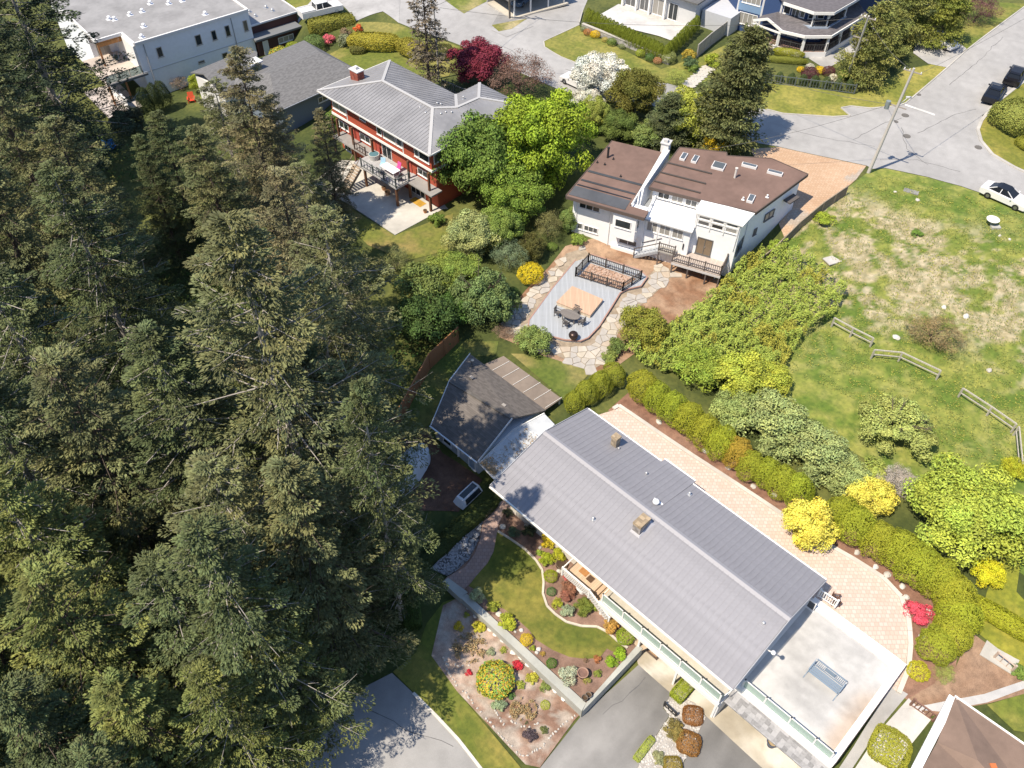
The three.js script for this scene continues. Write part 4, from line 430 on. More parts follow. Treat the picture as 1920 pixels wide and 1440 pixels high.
// ---------- white flat-roofed house at the upper left, with the dark annex ----------
{
  const X = house('flat_roofed_house', 'large white two-storey house with a flat grey roof and stacked balconies', [-46.03, -100], 39.85), wm = M([0.82, 0.86, 0.92], 'stucco'), rg = M([0.33, 0.33, 0.335], 'cloudy');
  const out = [[0, 0], [15.1, 0], [15.1, -20], [-3.4, -20], [-3.4, -3.7], [-0.05, -3.7]];
  part('wall', prism([[0, 0], [15.1, 0], [15.1, -20], [-3.4, -20], [-3.4, -7], [0, -7]], 1, 8.7), wm, X); const rf = part('roof', prism(out, 8.72, 8.92), rg, X);
  part('parapet', out.map((p, i) => { const n = out[(i + 1) % out.length]; return beam(V(p[0], 8.9, p[1]), V(n[0], 8.9, n[1]), 0.22, 0.36); }), M([0.72, 0.72, 0.72]), rf); part('soffit', [box(-3.3, -0.2, 8.5, 8.7, -7, -3.75), box(-3.3, -0.1, 8.05, 8.49, -3.9, -3.72)], M([0.45, 0.22, 0.08], 'boards'), X);
  part('wall', [hexa([V(-0.3, 5.6, -0.02), V(0, 5.6, -0.02), V(0, 5.6, -7), V(-0.3, 5.6, -7)], [V(-0.3, 8.7, -0.02), V(0, 8.7, -0.02), V(0, 8.7, -7), V(-0.3, 8.7, -7)])], WHITE, X);
  part('band', box(0.05, 15.1, 5.2, 5.3, 0.005, 0.04), M([0.5, 0.52, 0.55]), X); parts('downspout', [bar(V(1.0, 1.5, 0.06), V(1.0, 8.6, 0.06), 0.06), bar(V(12.6, 4, 0.06), V(12.6, 8.6, 0.06), 0.06)], M([0.35, 0.37, 0.4]), X);
  const fm = M([0.45, 0.42, 0.38]); for (const [a, b, c, d] of [[2.3, 3.0, 6.5, 7.75], [7.4, 8.2, 6.5, 7.8], [9.6, 10.25, 6.5, 7.75], [11.5, 12.15, 6.45, 7.85], [14.05, 14.65, 6.4, 7.8], [7.0, 7.85, 4.2, 4.55], [10.3, 11.1, 3.6, 4.6]]) win(X, a, b, c, d, 0, 0, 1, 1, fm);
  part('balcony', [box(-4.9, -0.31, 5.4, 5.6, -7, 0.9)], M([0.55, 0.48, 0.42], 'cloudy'), X); part('balcony', [box(-4.6, 0.2, 5.35, 5.6, 0.905, 1.05)], M([0.14, 0.15, 0.16]), X);
  const gl = new THREE.MeshPhysicalMaterial({ color: new THREE.Color().setRGB(0.7, 0.78, 0.76), transmission: 0.7, thickness: 0, roughness: 0.1 }); for (let i = 0; i < 3; i++) part('glass_panel', box(-4.8 + i * 1.5, -3.4 + i * 1.5, 5.65, 6.6, 0.8, 0.82), gl, X); part('railing', [0, 1, 2, 3].map(i => cbox(0.05, 1.0, 0.05, -4.85 + i * 1.5, 5.6, 0.85)).concat([beam(V(-4.85, 6.62, 0.85), V(-0.35, 6.62, 0.85), 0.05, 0.05)]), DARKMETAL, X);
  for (const [x, z, y0, y1] of [[-3.2, -3.9, 5.6, 8.5], [-4.7, 0.7, 1.5, 5.4], [-2.6, 0.7, 1.5, 5.4]]) part('post', cbox(0.2, y1 - y0, 0.2, x, y0, z), M([0.4, 0.18, 0.07], 'boards'), X); part('lower_deck', box(-6.5, -2.2, 2.6, 2.8, -5, 3), M([0.5, 0.45, 0.42], 'boards'), X); part('screen_wall', [box(-3.9, -3.7, 2.8, 4.2, -2, 3.2)], WHITE, X); win(X, -2.8, -1.2, 5.7, 7.6, -6.98, 0, 2, 1, fm);
  for (const [x, y] of [[205, 36], [215, 37], [244, 28], [267, 22], [282, 7], [317, 7], [342, 2], [270, 50], [266, 70], [385, 27]]) { const p = loc(X, A(x, y, 8.95)); ventCap(X, p.x, 8.93, p.z, 0.24, 0.3, M([0.72, 0.74, 0.78])); }
  // annex
  const an = M([0.09, 0.04, 0.035], 'siding'); part('annex_wall', box(15.2, 22.3, 2, 6.2, -10, -1.1), an, X); const ar = part('annex_roof', box(15.12, 22.6, 6.22, 6.4, -10, -0.95), rg, X); part('parapet', [beam(V(15.1, 6.4, -0.95), V(22.6, 6.4, -0.95), 0.14, 0.2), beam(V(22.6, 6.4, -0.95), V(22.6, 6.4, -10), 0.14, 0.2)], M([0.7, 0.7, 0.7]), ar);
  part('annex_canopy', box(14.95, 21.8, 5.0, 5.25, -1.09, 0.85), M([0.16, 0.17, 0.18]), X); part('annex_wall', box(15.3, 21.5, 2, 4.98, -1.09, 0.3), an, X); win(X, 16.0, 16.8, 2.7, 4.6, 0.3, 0, 1, 1, TRIM, 'door', M([0.7, 0.7, 0.7])); win(X, 18.3, 20.6, 3.6, 4.4, 0.3, 0, 3);
  for (const [x, y] of [[468, 23], [479, 31], [499, 15], [511, 21]]) { const p = loc(X, A(x, y, 6.4)); ventCap(X, p.x, 6.41, p.z, 0.2, 0.25); }
  rebase(X, 1.6);
}

// ---------- house with the dark shingled roofs between them ----------
{
  const S = house('shingled_house', 'low blue-grey house with dark shingled roofs and a stone chimney, behind the tall fir', [-26.81, -89.13], 47.21), sh = SH([0.18, 0.18, 0.183]), wm = M([0.2, 0.25, 0.33], 'siding');
  part('wall', box(0.4, 11.8, 2, 6.3, -11.5, -0.5), wm, S); part('wall', box(-1.9, 5.5, 2, 6.3, -14.5, -8.6), WHITE, S);
  part('roof', [slab([[-0.4, 6.5, 0], [12.3, 6.5, 0], [10.6, 7.75, -5.9], [3.2, 7.75, -5.9]], 0.15), slab([[12.3, 6.5, 0], [12.6, 6.5, -12], [10.6, 7.75, -5.9]], 0.15), slab([[12.6, 6.5, -12], [-0.4, 6.5, -12], [3.2, 7.75, -5.9], [10.6, 7.75, -5.9]], 0.15), slab([[-0.4, 6.5, -12], [-0.4, 6.5, 0], [3.2, 7.75, -5.9]], 0.15)], sh, S);
  part('roof', [slab([[-2.4, 6.45, -8.3], [2.6, 6.45, -8.3], [5.5, 7.5, -11.8], [-2.2, 7.5, -11.8]], 0.15), slab([[-2.2, 7.5, -11.8], [5.5, 7.5, -11.8], [6.5, 6.45, -15.2], [-2.1, 6.45, -15.2]], 0.15)], sh, S);
  const c = part('chimney', box(2.4, 3.7, 5.5, 8.1, -9.4, -8.3), M([0.25, 0.27, 0.3], 'stone', { bump: 0.03 }), S); part('chimney_cap', box(2.2, 3.9, 8.103, 8.25, -9.6, -8.1), M([0.62, 0.62, 0.62]), c); win(S, 5.6, 8.2, 4.9, 5.6, -0.5, 0, 4); part('gutter', beam(V(-0.4, 6.42, 0.06), V(12.3, 6.42, 0.06), 0.1, 0.12), M([0.3, 0.32, 0.36]), S); rebase(S, 2.6);
}

// ---------- blue house at the top ----------
{
  const U = house('corner_house', 'tall blue house with white trim, bay fronts and a wrap-around porch', [36, -105], 0), blue = M([0.035, 0.075, 0.19], 'siding'), sky = M([0.2, 0.32, 0.5], 'siding'), sh = SH([0.15, 0.14, 0.15]); const w = l => l.map(([x, z]) => [x - 36, z + 105]);
  const body = w([[28.9, -111.4], [31.6, -109.6], [33.6, -108.2], [36.3, -106.4], [38.9, -106.4], [44.2, -112], [52, -119], [42, -132], [27, -122]]); part('wall', prism(body, 5.6, 11.5), blue, U);
  const porch = w([[30.4, -108.0], [33.2, -105.2], [35.9, -103.6], [39.1, -103.7], [45.2, -109.8], [44.4, -111.6], [38.9, -106.3], [36.3, -106.3], [33.6, -108.1], [31.6, -109.5]]); part('porch', prism(porch, 5.7, 6.9), M([0.72, 0.72, 0.72]), U); part('porch_floor', prism(porch.map(p => [p[0] * 0.985, p[1] - 0.05]), 6.903, 6.93), M([0.32, 0.2, 0.16], 'boards'), U);
  const rp = w([[33.2, -105.0], [35.9, -103.5], [39.2, -103.6], [45.3, -109.8]]), rb = w([[33.4, -108.0], [36.3, -106.2], [38.9, -106.2], [44.3, -111.7]]); const rf = part('porch_roof', [0, 1, 2].map(i => slab([[rp[i][0], 9.0, rp[i][1]], [rp[i + 1][0], 9.0, rp[i + 1][1]], [rb[i + 1][0], 9.9, rb[i + 1][1]], [rb[i][0], 9.9, rb[i][1]]], 0.12)), sh, U);
  part('fascia', [0, 1, 2].map(i => beam(V(rp[i][0], 8.9, rp[i][1]), V(rp[i + 1][0], 8.9, rp[i + 1][1]), 0.14, 0.34)), TRIM, rf);
  { const g1 = w([[30.3, -107.9], [33.3, -105.0]]), ap = w([[31.6, -106.3]])[0], bk = w([[33.6, -108.6]])[0]; part('gable_roof', [slab([[g1[0][0], 9.0, g1[0][1]], [ap[0], 9.9, ap[1]], [bk[0], 9.9, bk[1]], [bk[0] - 1.3, 9.0, bk[1] - 1.2]], 0.12), slab([[ap[0], 9.9, ap[1]], [g1[1][0], 9.0, g1[1][1]], [bk[0] + 1.3, 9.0, bk[1] + 1.6], [bk[0], 9.9, bk[1]]], 0.12)], sh, U); part('gable_trim', [beam(V(g1[0][0], 8.95, g1[0][1]), V(ap[0], 9.85, ap[1]), 0.12, 0.3), beam(V(ap[0], 9.85, ap[1]), V(g1[1][0], 8.95, g1[1][1]), 0.12, 0.3), beam(V(g1[0][0], 8.6, g1[0][1]), V(g1[1][0], 8.6, g1[1][1]), 0.12, 0.2)], TRIM, U); }
  for (const [x, z] of w([[30.7, -107.6], [33.2, -105.3], [36.0, -103.8], [39.0, -103.9], [41.2, -106.1], [43.2, -108.1], [45, -109.8]])) part('column', [cbox(0.3, 1.95, 0.3, x, 6.93, z)], TRIM, U); for (const [x, z] of w([[36.9, -105.0], [38.7, -105.0], [41.6, -107.8]])) part('column', [cbox(0.28, 2.0, 0.28, x, 9.3, z)], TRIM, U);
  part('upper_porch', prism(w([[34.4, -107.0], [36.6, -104.7], [38.9, -104.7], [42, -107.9], [41, -109], [38.9, -106.3], [36.3, -106.3], [35, -107.2]]), 9.35, 9.6), M([0.3, 0.36, 0.45]), U);
  const up = w([[33.4, -107.2], [36.6, -104.4], [39.0, -104.4], [42.4, -107.8], [50, -116], [41, -130], [30, -118]]); part('roof', prism(up, 11.52, 11.7), sh, U); part('fascia', up.slice(0, 4).map((p, i) => beam(V(p[0], 11.45, p[1]), V(up[i + 1][0], 11.45, up[i + 1][1]), 0.16, 0.36)), TRIM, U);
  const face = (a, b, list) => { const [p, q] = w([a, b]), L = Math.hypot(q[0] - p[0], q[1] - p[1]), tn = Math.atan2(-(q[1] - p[1]), q[0] - p[0]); for (const [s0, s1, y0, y1, n] of list) { const m = win(U, -(s1 - s0) / 2, (s1 - s0) / 2, y0, y1, 0, 0, n); const c = (s0 + s1) / 2 / L; m.position.set(lerp(p[0], q[0], c), y0, lerp(p[1], q[1], c)); m.rotation.y = tn; } };
  face([28.9, -111.4], [31.6, -109.6], [[0.4, 2.9, 7.2, 8.7, 4], [0.4, 2.9, 9.9, 11.2, 4]]); face([33.6, -108.2], [36.3, -106.4], [[0.4, 1.3, 7.3, 8.7, 1], [1.5, 2.9, 7.3, 8.7, 1], [0.3, 1.2, 9.9, 11.2, 1], [1.4, 2.4, 9.7, 11.2, 2], [2.5, 3.1, 9.9, 11.2, 1]]); face([36.3, -106.4], [38.9, -106.4], [[0.2, 0.9, 7.3, 8.7, 1], [1.1, 2.4, 7.3, 8.7, 2], [0.3, 1.2, 9.9, 11.2, 1], [1.4, 2.3, 9.9, 11.2, 1]]); face([38.9, -106.4], [44.2, -112], [[0.6, 2, 7.3, 8.7, 2], [3, 4.4, 7.3, 8.7, 2], [5, 6.2, 7.3, 8.7, 2], [1, 2.5, 9.9, 11.2, 2]]);
  parts('trim', [...w([[28.9, -111.4], [31.6, -109.6], [33.6, -108.2]])].map(([x, z]) => cbox(0.2, 5.9, 0.2, x, 5.6, z)), TRIM, U); { const [p, q] = w([[28.9, -111.38], [31.6, -109.58]]); part('panel', [hexa([V(p[0], 8.9, p[1]), V(q[0], 8.9, q[1]), V(q[0], 8.9, q[1] - 0.1), V(p[0], 8.9, p[1] - 0.1)].map(v => V(v.x, v.y, v.z + 0.05)), [V(p[0], 10, p[1]), V(q[0], 10, q[1]), V(q[0], 10, q[1] - 0.1), V(p[0], 10, p[1] - 0.1)].map(v => V(v.x, v.y, v.z + 0.05)))], sky, U); }
  for (let i = 0; i < 5; i++) { const [p, q] = w([[30.5 + i * 0.0, -107.6 + i * 0.28], [32.6, -105.4 + i * 0.28]]); part('step', hexa([V(p[0], 5.6, p[1]), V(q[0], 5.6, q[1]), V(q[0] + 0.2, 5.6, q[1] - 0.28), V(p[0] + 0.2, 5.6, p[1] - 0.28)], [V(p[0], 6.75 - i * 0.2, p[1]), V(q[0], 6.75 - i * 0.2, q[1]), V(q[0] + 0.2, 6.75 - i * 0.2, q[1] - 0.28), V(p[0] + 0.2, 6.75 - i * 0.2, p[1] - 0.28)]), M([0.55, 0.47, 0.38], 'cloudy'), U); }
  railing('porch_railing', U, w([[33.3, -105.25], [35.95, -103.75], [39.05, -103.8], [45, -109.7]]).map(p => V(p[0], 6.93, p[1])), 0.85, DARKMETAL, 0.3); railing('porch_railing', U, w([[36.9, -104.85], [38.8, -104.85], [41.7, -107.8]]).map(p => V(p[0], 9.6, p[1])), 0.85, DARKMETAL, 0.3); rebase(U, 5.8);
}

// ---------- parts of houses at the edges of the view ----------
{
  const p0 = A(1168, 8, 6.5), p1 = A(1300, 52, 6.5), d = V(0, 0, 0).subVectors(p1, p0), L = Math.hypot(d.x, d.z), deg = Math.atan2(-d.z, d.x) * 180 / Math.PI; const Hh = house('terrace_house', 'pale house with glass doors behind the clipped cedar hedge', [p0.x, p0.z], deg);
  part('wall', box(0, L, 5.8, 9.8, -9, 0), M([0.6, 0.61, 0.62], 'stucco'), Hh); for (const [a, b] of [[0.4, 2.1], [2.7, 4.2], [4.7, 6.4], [7.2, 8.6]]) win(Hh, a, Math.min(b, L - 0.2), 6.6, 8.8, 0, 0, 2, 1, TRIM, 'patio_door'); part('roof', box(-0.5, L + 0.5, 9.82, 10.0, -9.5, 0.8), SH([0.15, 0.15, 0.15]), Hh); for (const x of [0.2, 2.4, 4.45, 6.8]) part('column', cbox(0.25, 3.3, 0.25, x, 6.5, 0.5), TRIM, Hh); part('terrace_step', box(0, L, 5.8, 6.52, 0, 1.3), M([0.62, 0.6, 0.57], 'cloudy'), Hh); part('side_wall', box(L + 0.3, L + 4.5, 5.8, 8.6, -9, -1.2), M([0.5, 0.52, 0.56], 'stucco'), Hh); rebase(Hh, 6.2);
  patch('terrace', [[1125, 28], [1160, 8], [1290, 55], [1262, 78], [1235, 68], [1170, 52], [1125, 34]], CONC, 0.06, tarmac(0.6, 120), 1.2, 6.45);
  const bw = [A(1790, 1305, 5), A(1930, 1402, 5), A(2080, 1700, 5), A(1640, 1600, 5)], N = house('neighbour_house', 'neighbouring house with a brown shingle roof cut off by the lower corner', [bw[0].x, bw[0].z], 0), q = bw.map(p => [p.x - bw[0].x, p.z - bw[0].z]);
  const brn = M([0.25, 0.175, 0.135], 'cloudy', { bump: 0.01 }), mid = A(1835, 1425, 5.6), mm = A(1757, 1392, 5.0), e = [mm.x - bw[0].x, 5.0, mm.z - bw[0].z], f = [mid.x - bw[0].x, 5.5, mid.z - bw[0].z], rr2 = part('roof', [slab([[q[0][0], 5, q[0][1]], [q[1][0], 5, q[1][1]], [q[2][0], 5, q[2][1]], f, e], 0.2), slab([e, f, [q[2][0], 5, q[2][1]], [q[3][0], 5, q[3][1]]], 0.2)], brn, N);
  part('fascia', [beam(V(q[0][0], 4.95, q[0][1]), V(q[1][0], 4.95, q[1][1]), 0.12, 0.2), beam(V(q[0][0] - 0.1, 4.9, q[0][1] + 0.05), V(q[3][0] - 0.1, 4.9, q[3][1]), 0.5, 0.22)], TRIM, rr2); part('wall', prism([[0.8, 0.8], [q[1][0], q[1][1] + 0.5], [q[2][0], q[2][1]], [q[3][0] + 1.5, q[3][1]]], 1, 4.8), M([0.6, 0.56, 0.52], 'stucco'), N); { const p = A(1862, 1437, 5.3); part('roof_vent', cbox(0.35, 0.3, 0.3, p.x - bw[0].x, 5.1, p.z - bw[0].z), M([0.5, 0.15, 0.05]), N); } rebase(N, 1.8);
  const c0 = A(962, 34, 6.6), c1 = A(1062, 6, 6.6), K = house('carport', 'open carport on white posts at the top edge', [c0.x, c0.z], Math.atan2(-(c1.z - c0.z), c1.x - c0.x) * 180 / Math.PI), kl = c0.distanceTo(c1);
  for (const t of [0.05, 0.35, 0.68, 0.98]) part('post', cbox(0.16, 2.3, 0.16, kl * t, 6.5, -0.4), TRIM, K); part('roof', box(-0.6, kl + 0.5, 8.8, 9, -6, -0.2), SH([0.2, 0.2, 0.2]), K); part('floor', box(-0.3, kl + 0.3, 6.4, 6.6, -6, 0.1), M([0.6, 0.56, 0.48], 'cloudy'), K); part('wall', box(-0.3, kl, 6.6, 8.8, -6.2, -6), M([0.4, 0.4, 0.4], 'siding'), K); rebase(K, 6.4);
}

// ---------- garden terrace, retaining walls, path ----------
const k4 = ([x, y]) => [760 + x / 3.84, 900 + y / 3.84], c5b = ([x, y]) => [560 + x / 3.4286, 1080 + y / 3.4286];
{
  const TH = 1.0;
  struct('garden_bed', [prism(world([[836, 1086], [864, 1114], [1096, 1328], [1200, 1210], [1232, 1182], [1100, 1040], [965, 925], [945, 938], [922, 955], [904, 985], [898, 1012], [880, 1048], [858, 1068]], TH), -0.4, TH)], M([0.3, 0.19, 0.14], 'soil', { bump: 0.03 }));
  patch('garden_bed_soil', [[930, 1000], [960, 935], [1100, 1045], [1232, 1182], [1196, 1208], [1098, 1318], [880, 1115], [880, 1090]], SOIL, 0.012, (x, z) => mixc([0.2, 0.12, 0.09], [0.44, 0.3, 0.24], fbm(x * 1.1, z * 1.1, 131, 4)), 0.5, TH);
  patch('garden_lawn', [[660, 375], [760, 430], [860, 500], [940, 580], [985, 650], [995, 740], [990, 820], [1020, 910], [1080, 970], [1160, 1025], [1270, 1055], [1380, 1060], [1460, 1100], [1530, 1165], [1590, 1210], [1520, 1250], [1450, 1215], [1400, 1280], [1300, 1290], [1180, 1275], [1060, 1225], [940, 1150], [890, 1080], [800, 1000], [710, 930], [600, 885], [560, 820], [455, 765], [520, 680], [590, 600], [630, 520], [650, 440]].map(k4), GRASS, 0.04, lawnCol([0.12, 0.155, 0.025], [0.25, 0.24, 0.055], 132), 0.5, TH);
  patch('garden_path', [[700, 150], [600, 220], [565, 290], [542, 420], [502, 530], [430, 630], [300, 700], [272, 732], [385, 830], [440, 772], [520, 682], [592, 600], [634, 520], [652, 430], [668, 330], [705, 250], [790, 200]].map(k4), M([1, 1, 1], 'pavers', { ...VC, bump: 0.012 }), 0.05, (x, z) => mixc([0.3, 0.21, 0.18], [0.42, 0.31, 0.27], fbm(x, z, 133, 3)), 0.6, TH);
  patch('pebble_bed', [[560, 300], [540, 420], [498, 530], [425, 630], [300, 695], [180, 640], [330, 500], [440, 400]].map(k4), SOIL, L3, (x, z) => { const k = 0.16 + 0.3 * sstep(0.4, 0.6, fbm(x * 5, z * 5, 134, 2)); return [k, k, k * 1.02]; }, 0.25);
  patch('walkway', [[1122, 1152], [1142, 1138], [1208, 1190], [1222, 1212], [1200, 1222], [1188, 1206], [1166, 1172]], CONC, 0.06, () => [0.58, 0.46, 0.34], 0.8, TH);
  kerb([[665, 372], [760, 430], [860, 500], [940, 580], [985, 650], [995, 740], [990, 820], [1020, 910], [1080, 970], [1160, 1025], [1270, 1055], [1380, 1060], [1460, 1100], [1530, 1165], [1600, 1212]].map(k4), 0.16, 0.13, M([0.66, 0.6, 0.5], 'cloudy'), false, TH);
  const wm = M([0.47, 0.48, 0.44], 'cloudy', { bump: 0.02 }), wall = (l, px) => { const t = tag(part('retaining_wall', prism(world(px, 1.16), -0.5, 1.16), wm, scene), l, 'wall'); return t; };
  wall('long grey concrete retaining wall between the lawn and the rock garden', [[864, 1121], [1091, 1333], [1099, 1318], [875, 1113]]); wall('short grey concrete retaining wall beside the asphalt driveway', [[1092, 1334], [1205, 1216], [1196, 1208], [1099.5, 1317]]); wall('low wall at the foot of the brick garden path', [[830, 1091], [863, 1122], [877, 1110], [840, 1083]]);
}
// ---------- stones ----------
function rockGeo(seed, flat = 0.7) { const q = new THREE.IcosahedronGeometry(1, 1), p = q.attributes.position, v = V(0, 0, 0); for (let i = 0; i < p.count; i++) { v.fromBufferAttribute(p, i); const n = 0.75 + 0.5 * vnoise(v.x * 1.7 + seed * 9, v.y * 1.7 + v.z * 2.3 + 20, seed); v.multiplyScalar(n); v.y = Math.max(v.y * flat, -0.25); p.setXYZ(i, v.x, v.y, v.z); } q.computeVertexNormals(); return q; }
const ROCKS = [1, 2, 3, 4].map(i => rockGeo(i)), FLATS = [5, 6, 7].map(i => rockGeo(i, 0.35)), PALE = [[0.66, 0.63, 0.57], [0.58, 0.55, 0.5], [0.72, 0.7, 0.66]].map(c => M(c, 'cloudy'));
R = RNG(11);
function rock(name, label, x, y, rpx, group, h, flat, mt) { const p = h === undefined ? T(x, y) : A(x, y, h), m = new THREE.Mesh((flat ? FLATS : ROCKS)[Math.floor(R() * 3)], mt || PALE[Math.floor(R() * 3)]), s = metres(p, rpx); m.name = numbered(name); m.position.set(p.x, p.y + 0.12 * s + 0.05, p.z); m.scale.set(s * rr(0.9, 1.2), s * rr(0.8, 1.1), s * rr(0.8, 1.05)); m.rotation.y = rr(0, 6); m.castShadow = m.receiveShadow = true; scene.add(m); return tag(m, label, 'rock', group); }
[[1062, 168], [1092, 205], [1140, 258], [1185, 292], [1230, 345], [1268, 378], [1313, 415], [1383, 493], [1430, 522], [1475, 572], [1530, 612], [1575, 650], [1650, 735], [1705, 790]].forEach((q, i) => rock('stepping_stone', NTH[i] + ' flat stone from the path end along the foot of the long retaining wall', ...c5b(q), 6, 'pale flat stones along the retaining wall', 0.3, true, PALE[2]));
[[1235, 792], [1322, 847], [1365, 878], [1412, 913], [1450, 930], [1606, 1037], [1641, 1064], [1663, 1078], [1691, 1100], [1699, 1121], [1740, 1148], [1728, 1194]].forEach(([x, y], i) => rock('white_boulder', NTH[i] + ' white boulder from the upper end of the bark bed by the paver kerb', x, y, 6, 'white boulders in the bark bed'));
for (const [x, y, r, l] of [[1680, 634, 7, 'white boulder on the field by the brown thorny bush'], [1811, 595, 6, 'pale boulder above the brown thorny bush on the field'], [1854, 696, 6, 'white boulder alone on the right side of the field'], [1678, 361, 3, 'small white stone on the grass by the street'], [1720, 376, 4, 'small pale stone on the grass below the grey cover'], [1874, 443, 3, 'small pale stone on the field below the round white table'], [1892, 450, 3.5, 'pale stone right of the others below the round white table'], [1769, 577, 5, 'pale stone lying in the middle of the dry field']]) rock('field_stone', l, x, y, r);
[[[700, 340], 6, 'round grey stone right of the brick path in the shade'], [[510, 400], 5, 'grey stone left of the brick path, uppermost in the pebbles'], [[480, 440], 4, 'grey stone in the pebbles, middle of three'], [[430, 470], 4, 'grey stone in the pebbles, lowest of three']].forEach(([q, r, l]) => rock('garden_stone', l, ...k4(q), r, undefined, 1.0));
[[[675, 968], 5, 'white stone between the two yellow-green shrubs along the long wall'], [[835, 1085], 4, 'white stone beside the bright yellow ball shrub'], [[945, 1245], 4, 'lower of two pale stones below the bright yellow ball shrub'], [[960, 1220], 5, 'upper of two pale stones below the bright yellow ball shrub'], [[790, 1095], 3, 'tiny white stone left of the one by the yellow ball shrub'], [[1225, 900], 4, 'white stone below the birdbath'], [[870, 330], 4, 'pale stone in the shaded bed under the eaves'], [[970, 490], 4, 'white stone below the golden-green shrub at the eaves'], [[1105, 660], 5, 'left one of two white stones under the dark round lid'], [[1150, 650], 4, 'right one of two white stones under the dark round lid']].forEach(([q, r, l]) => rock('garden_stone', l, ...k4(q), r, undefined, 1.0));
{ // fine rows of edging stones
  R = RNG(12); const rows = [[[1060, 745], [1150, 850], [1260, 980], [1350, 1085], [1420, 1150], [1490, 1165]], [[1500, 1135], [1570, 1095], [1620, 1030], [1700, 955], [1790, 890]], [[1350, 880], [1365, 930], [1410, 965], [1480, 970], [1550, 945]], [[1255, 850], [1290, 920], [1330, 970]], [[960, 570], [1030, 578], [1120, 575]], [[930, 510], [960, 620], [1030, 720]]].map(r => r.map(c5b));
  const q = []; for (const row of rows) for (let i = 0; i < row.length - 1; i++) { const a = T(...row[i]), b = T(...row[i + 1]), n = Math.round(a.distanceTo(b) / 0.22); for (let k = 0; k < n; k++) { const p = V(0, 0, 0).lerpVectors(a, b, k / n); if (R() < 0.15) continue; q.push(xf(new THREE.IcosahedronGeometry(1, 0), p.x + rr(-0.06, 0.06), g(p.x, p.z) + 0.1, p.z + rr(-0.06, 0.06), rr(0, 6), rr(0, 6), 0, V(rr(0.07, 0.13), rr(0.05, 0.1), rr(0.06, 0.1)))); } }
  const m = part('edging_stones', q, PALE[1], scene); m.userData = { kind: 'stuff', label: 'rows of small pale stones edging the rock garden beds', category: 'stones' };
  const qb = [], pb = world([[560, 300], [540, 420], [498, 530], [425, 630], [300, 695], [180, 640], [330, 500], [440, 400]].map(k4)); let bx = pb.map(p => p[0]), bz = pb.map(p => p[1]); const bb = [Math.min(...bx), Math.max(...bx), Math.min(...bz), Math.max(...bz)];
  for (let i = 0; i < 900; i++) { const x = rr(bb[0], bb[1]), z = rr(bb[2], bb[3]); if (inside([x, z], pb)) qb.push(xf(new THREE.IcosahedronGeometry(1, 0), x, g(x, z) + 0.1, z, rr(0, 6), 0, 0, V(rr(0.05, 0.12), 0.05, rr(0.05, 0.1)))); } const m2 = part('pebbles', qb, M([0.5, 0.5, 0.52], 'cloudy'), scene); m2.userData = { kind: 'stuff', label: 'grey pebbles in the shaded bed beside the brick path', category: 'pebbles' };
  const gp = world([[1258, 1302], [1303, 1319], [1323, 1345], [1288, 1418], [1268, 1450], [1190, 1450], [1229, 1382], [1256, 1343], [1244, 1328]]), qg = []; bx = gp.map(p => p[0]); bz = gp.map(p => p[1]);
  for (let i = 0; i < 900; i++) { const x = rr(Math.min(...bx), Math.max(...bx)), z = rr(Math.min(...bz), Math.max(...bz)); if (inside([x, z], gp)) qg.push(xf(new THREE.IcosahedronGeometry(1, 0), x, g(x, z) + 0.09, z, rr(0, 6), 0, 0, V(rr(0.04, 0.11), 0.05, rr(0.04, 0.1)))); } const m3 = part('gravel', qg, M([0.62, 0.6, 0.57], 'cloudy'), scene); m3.userData = { kind: 'stuff', label: 'pale gravel in the bed between the two driveways', category: 'gravel' };
}
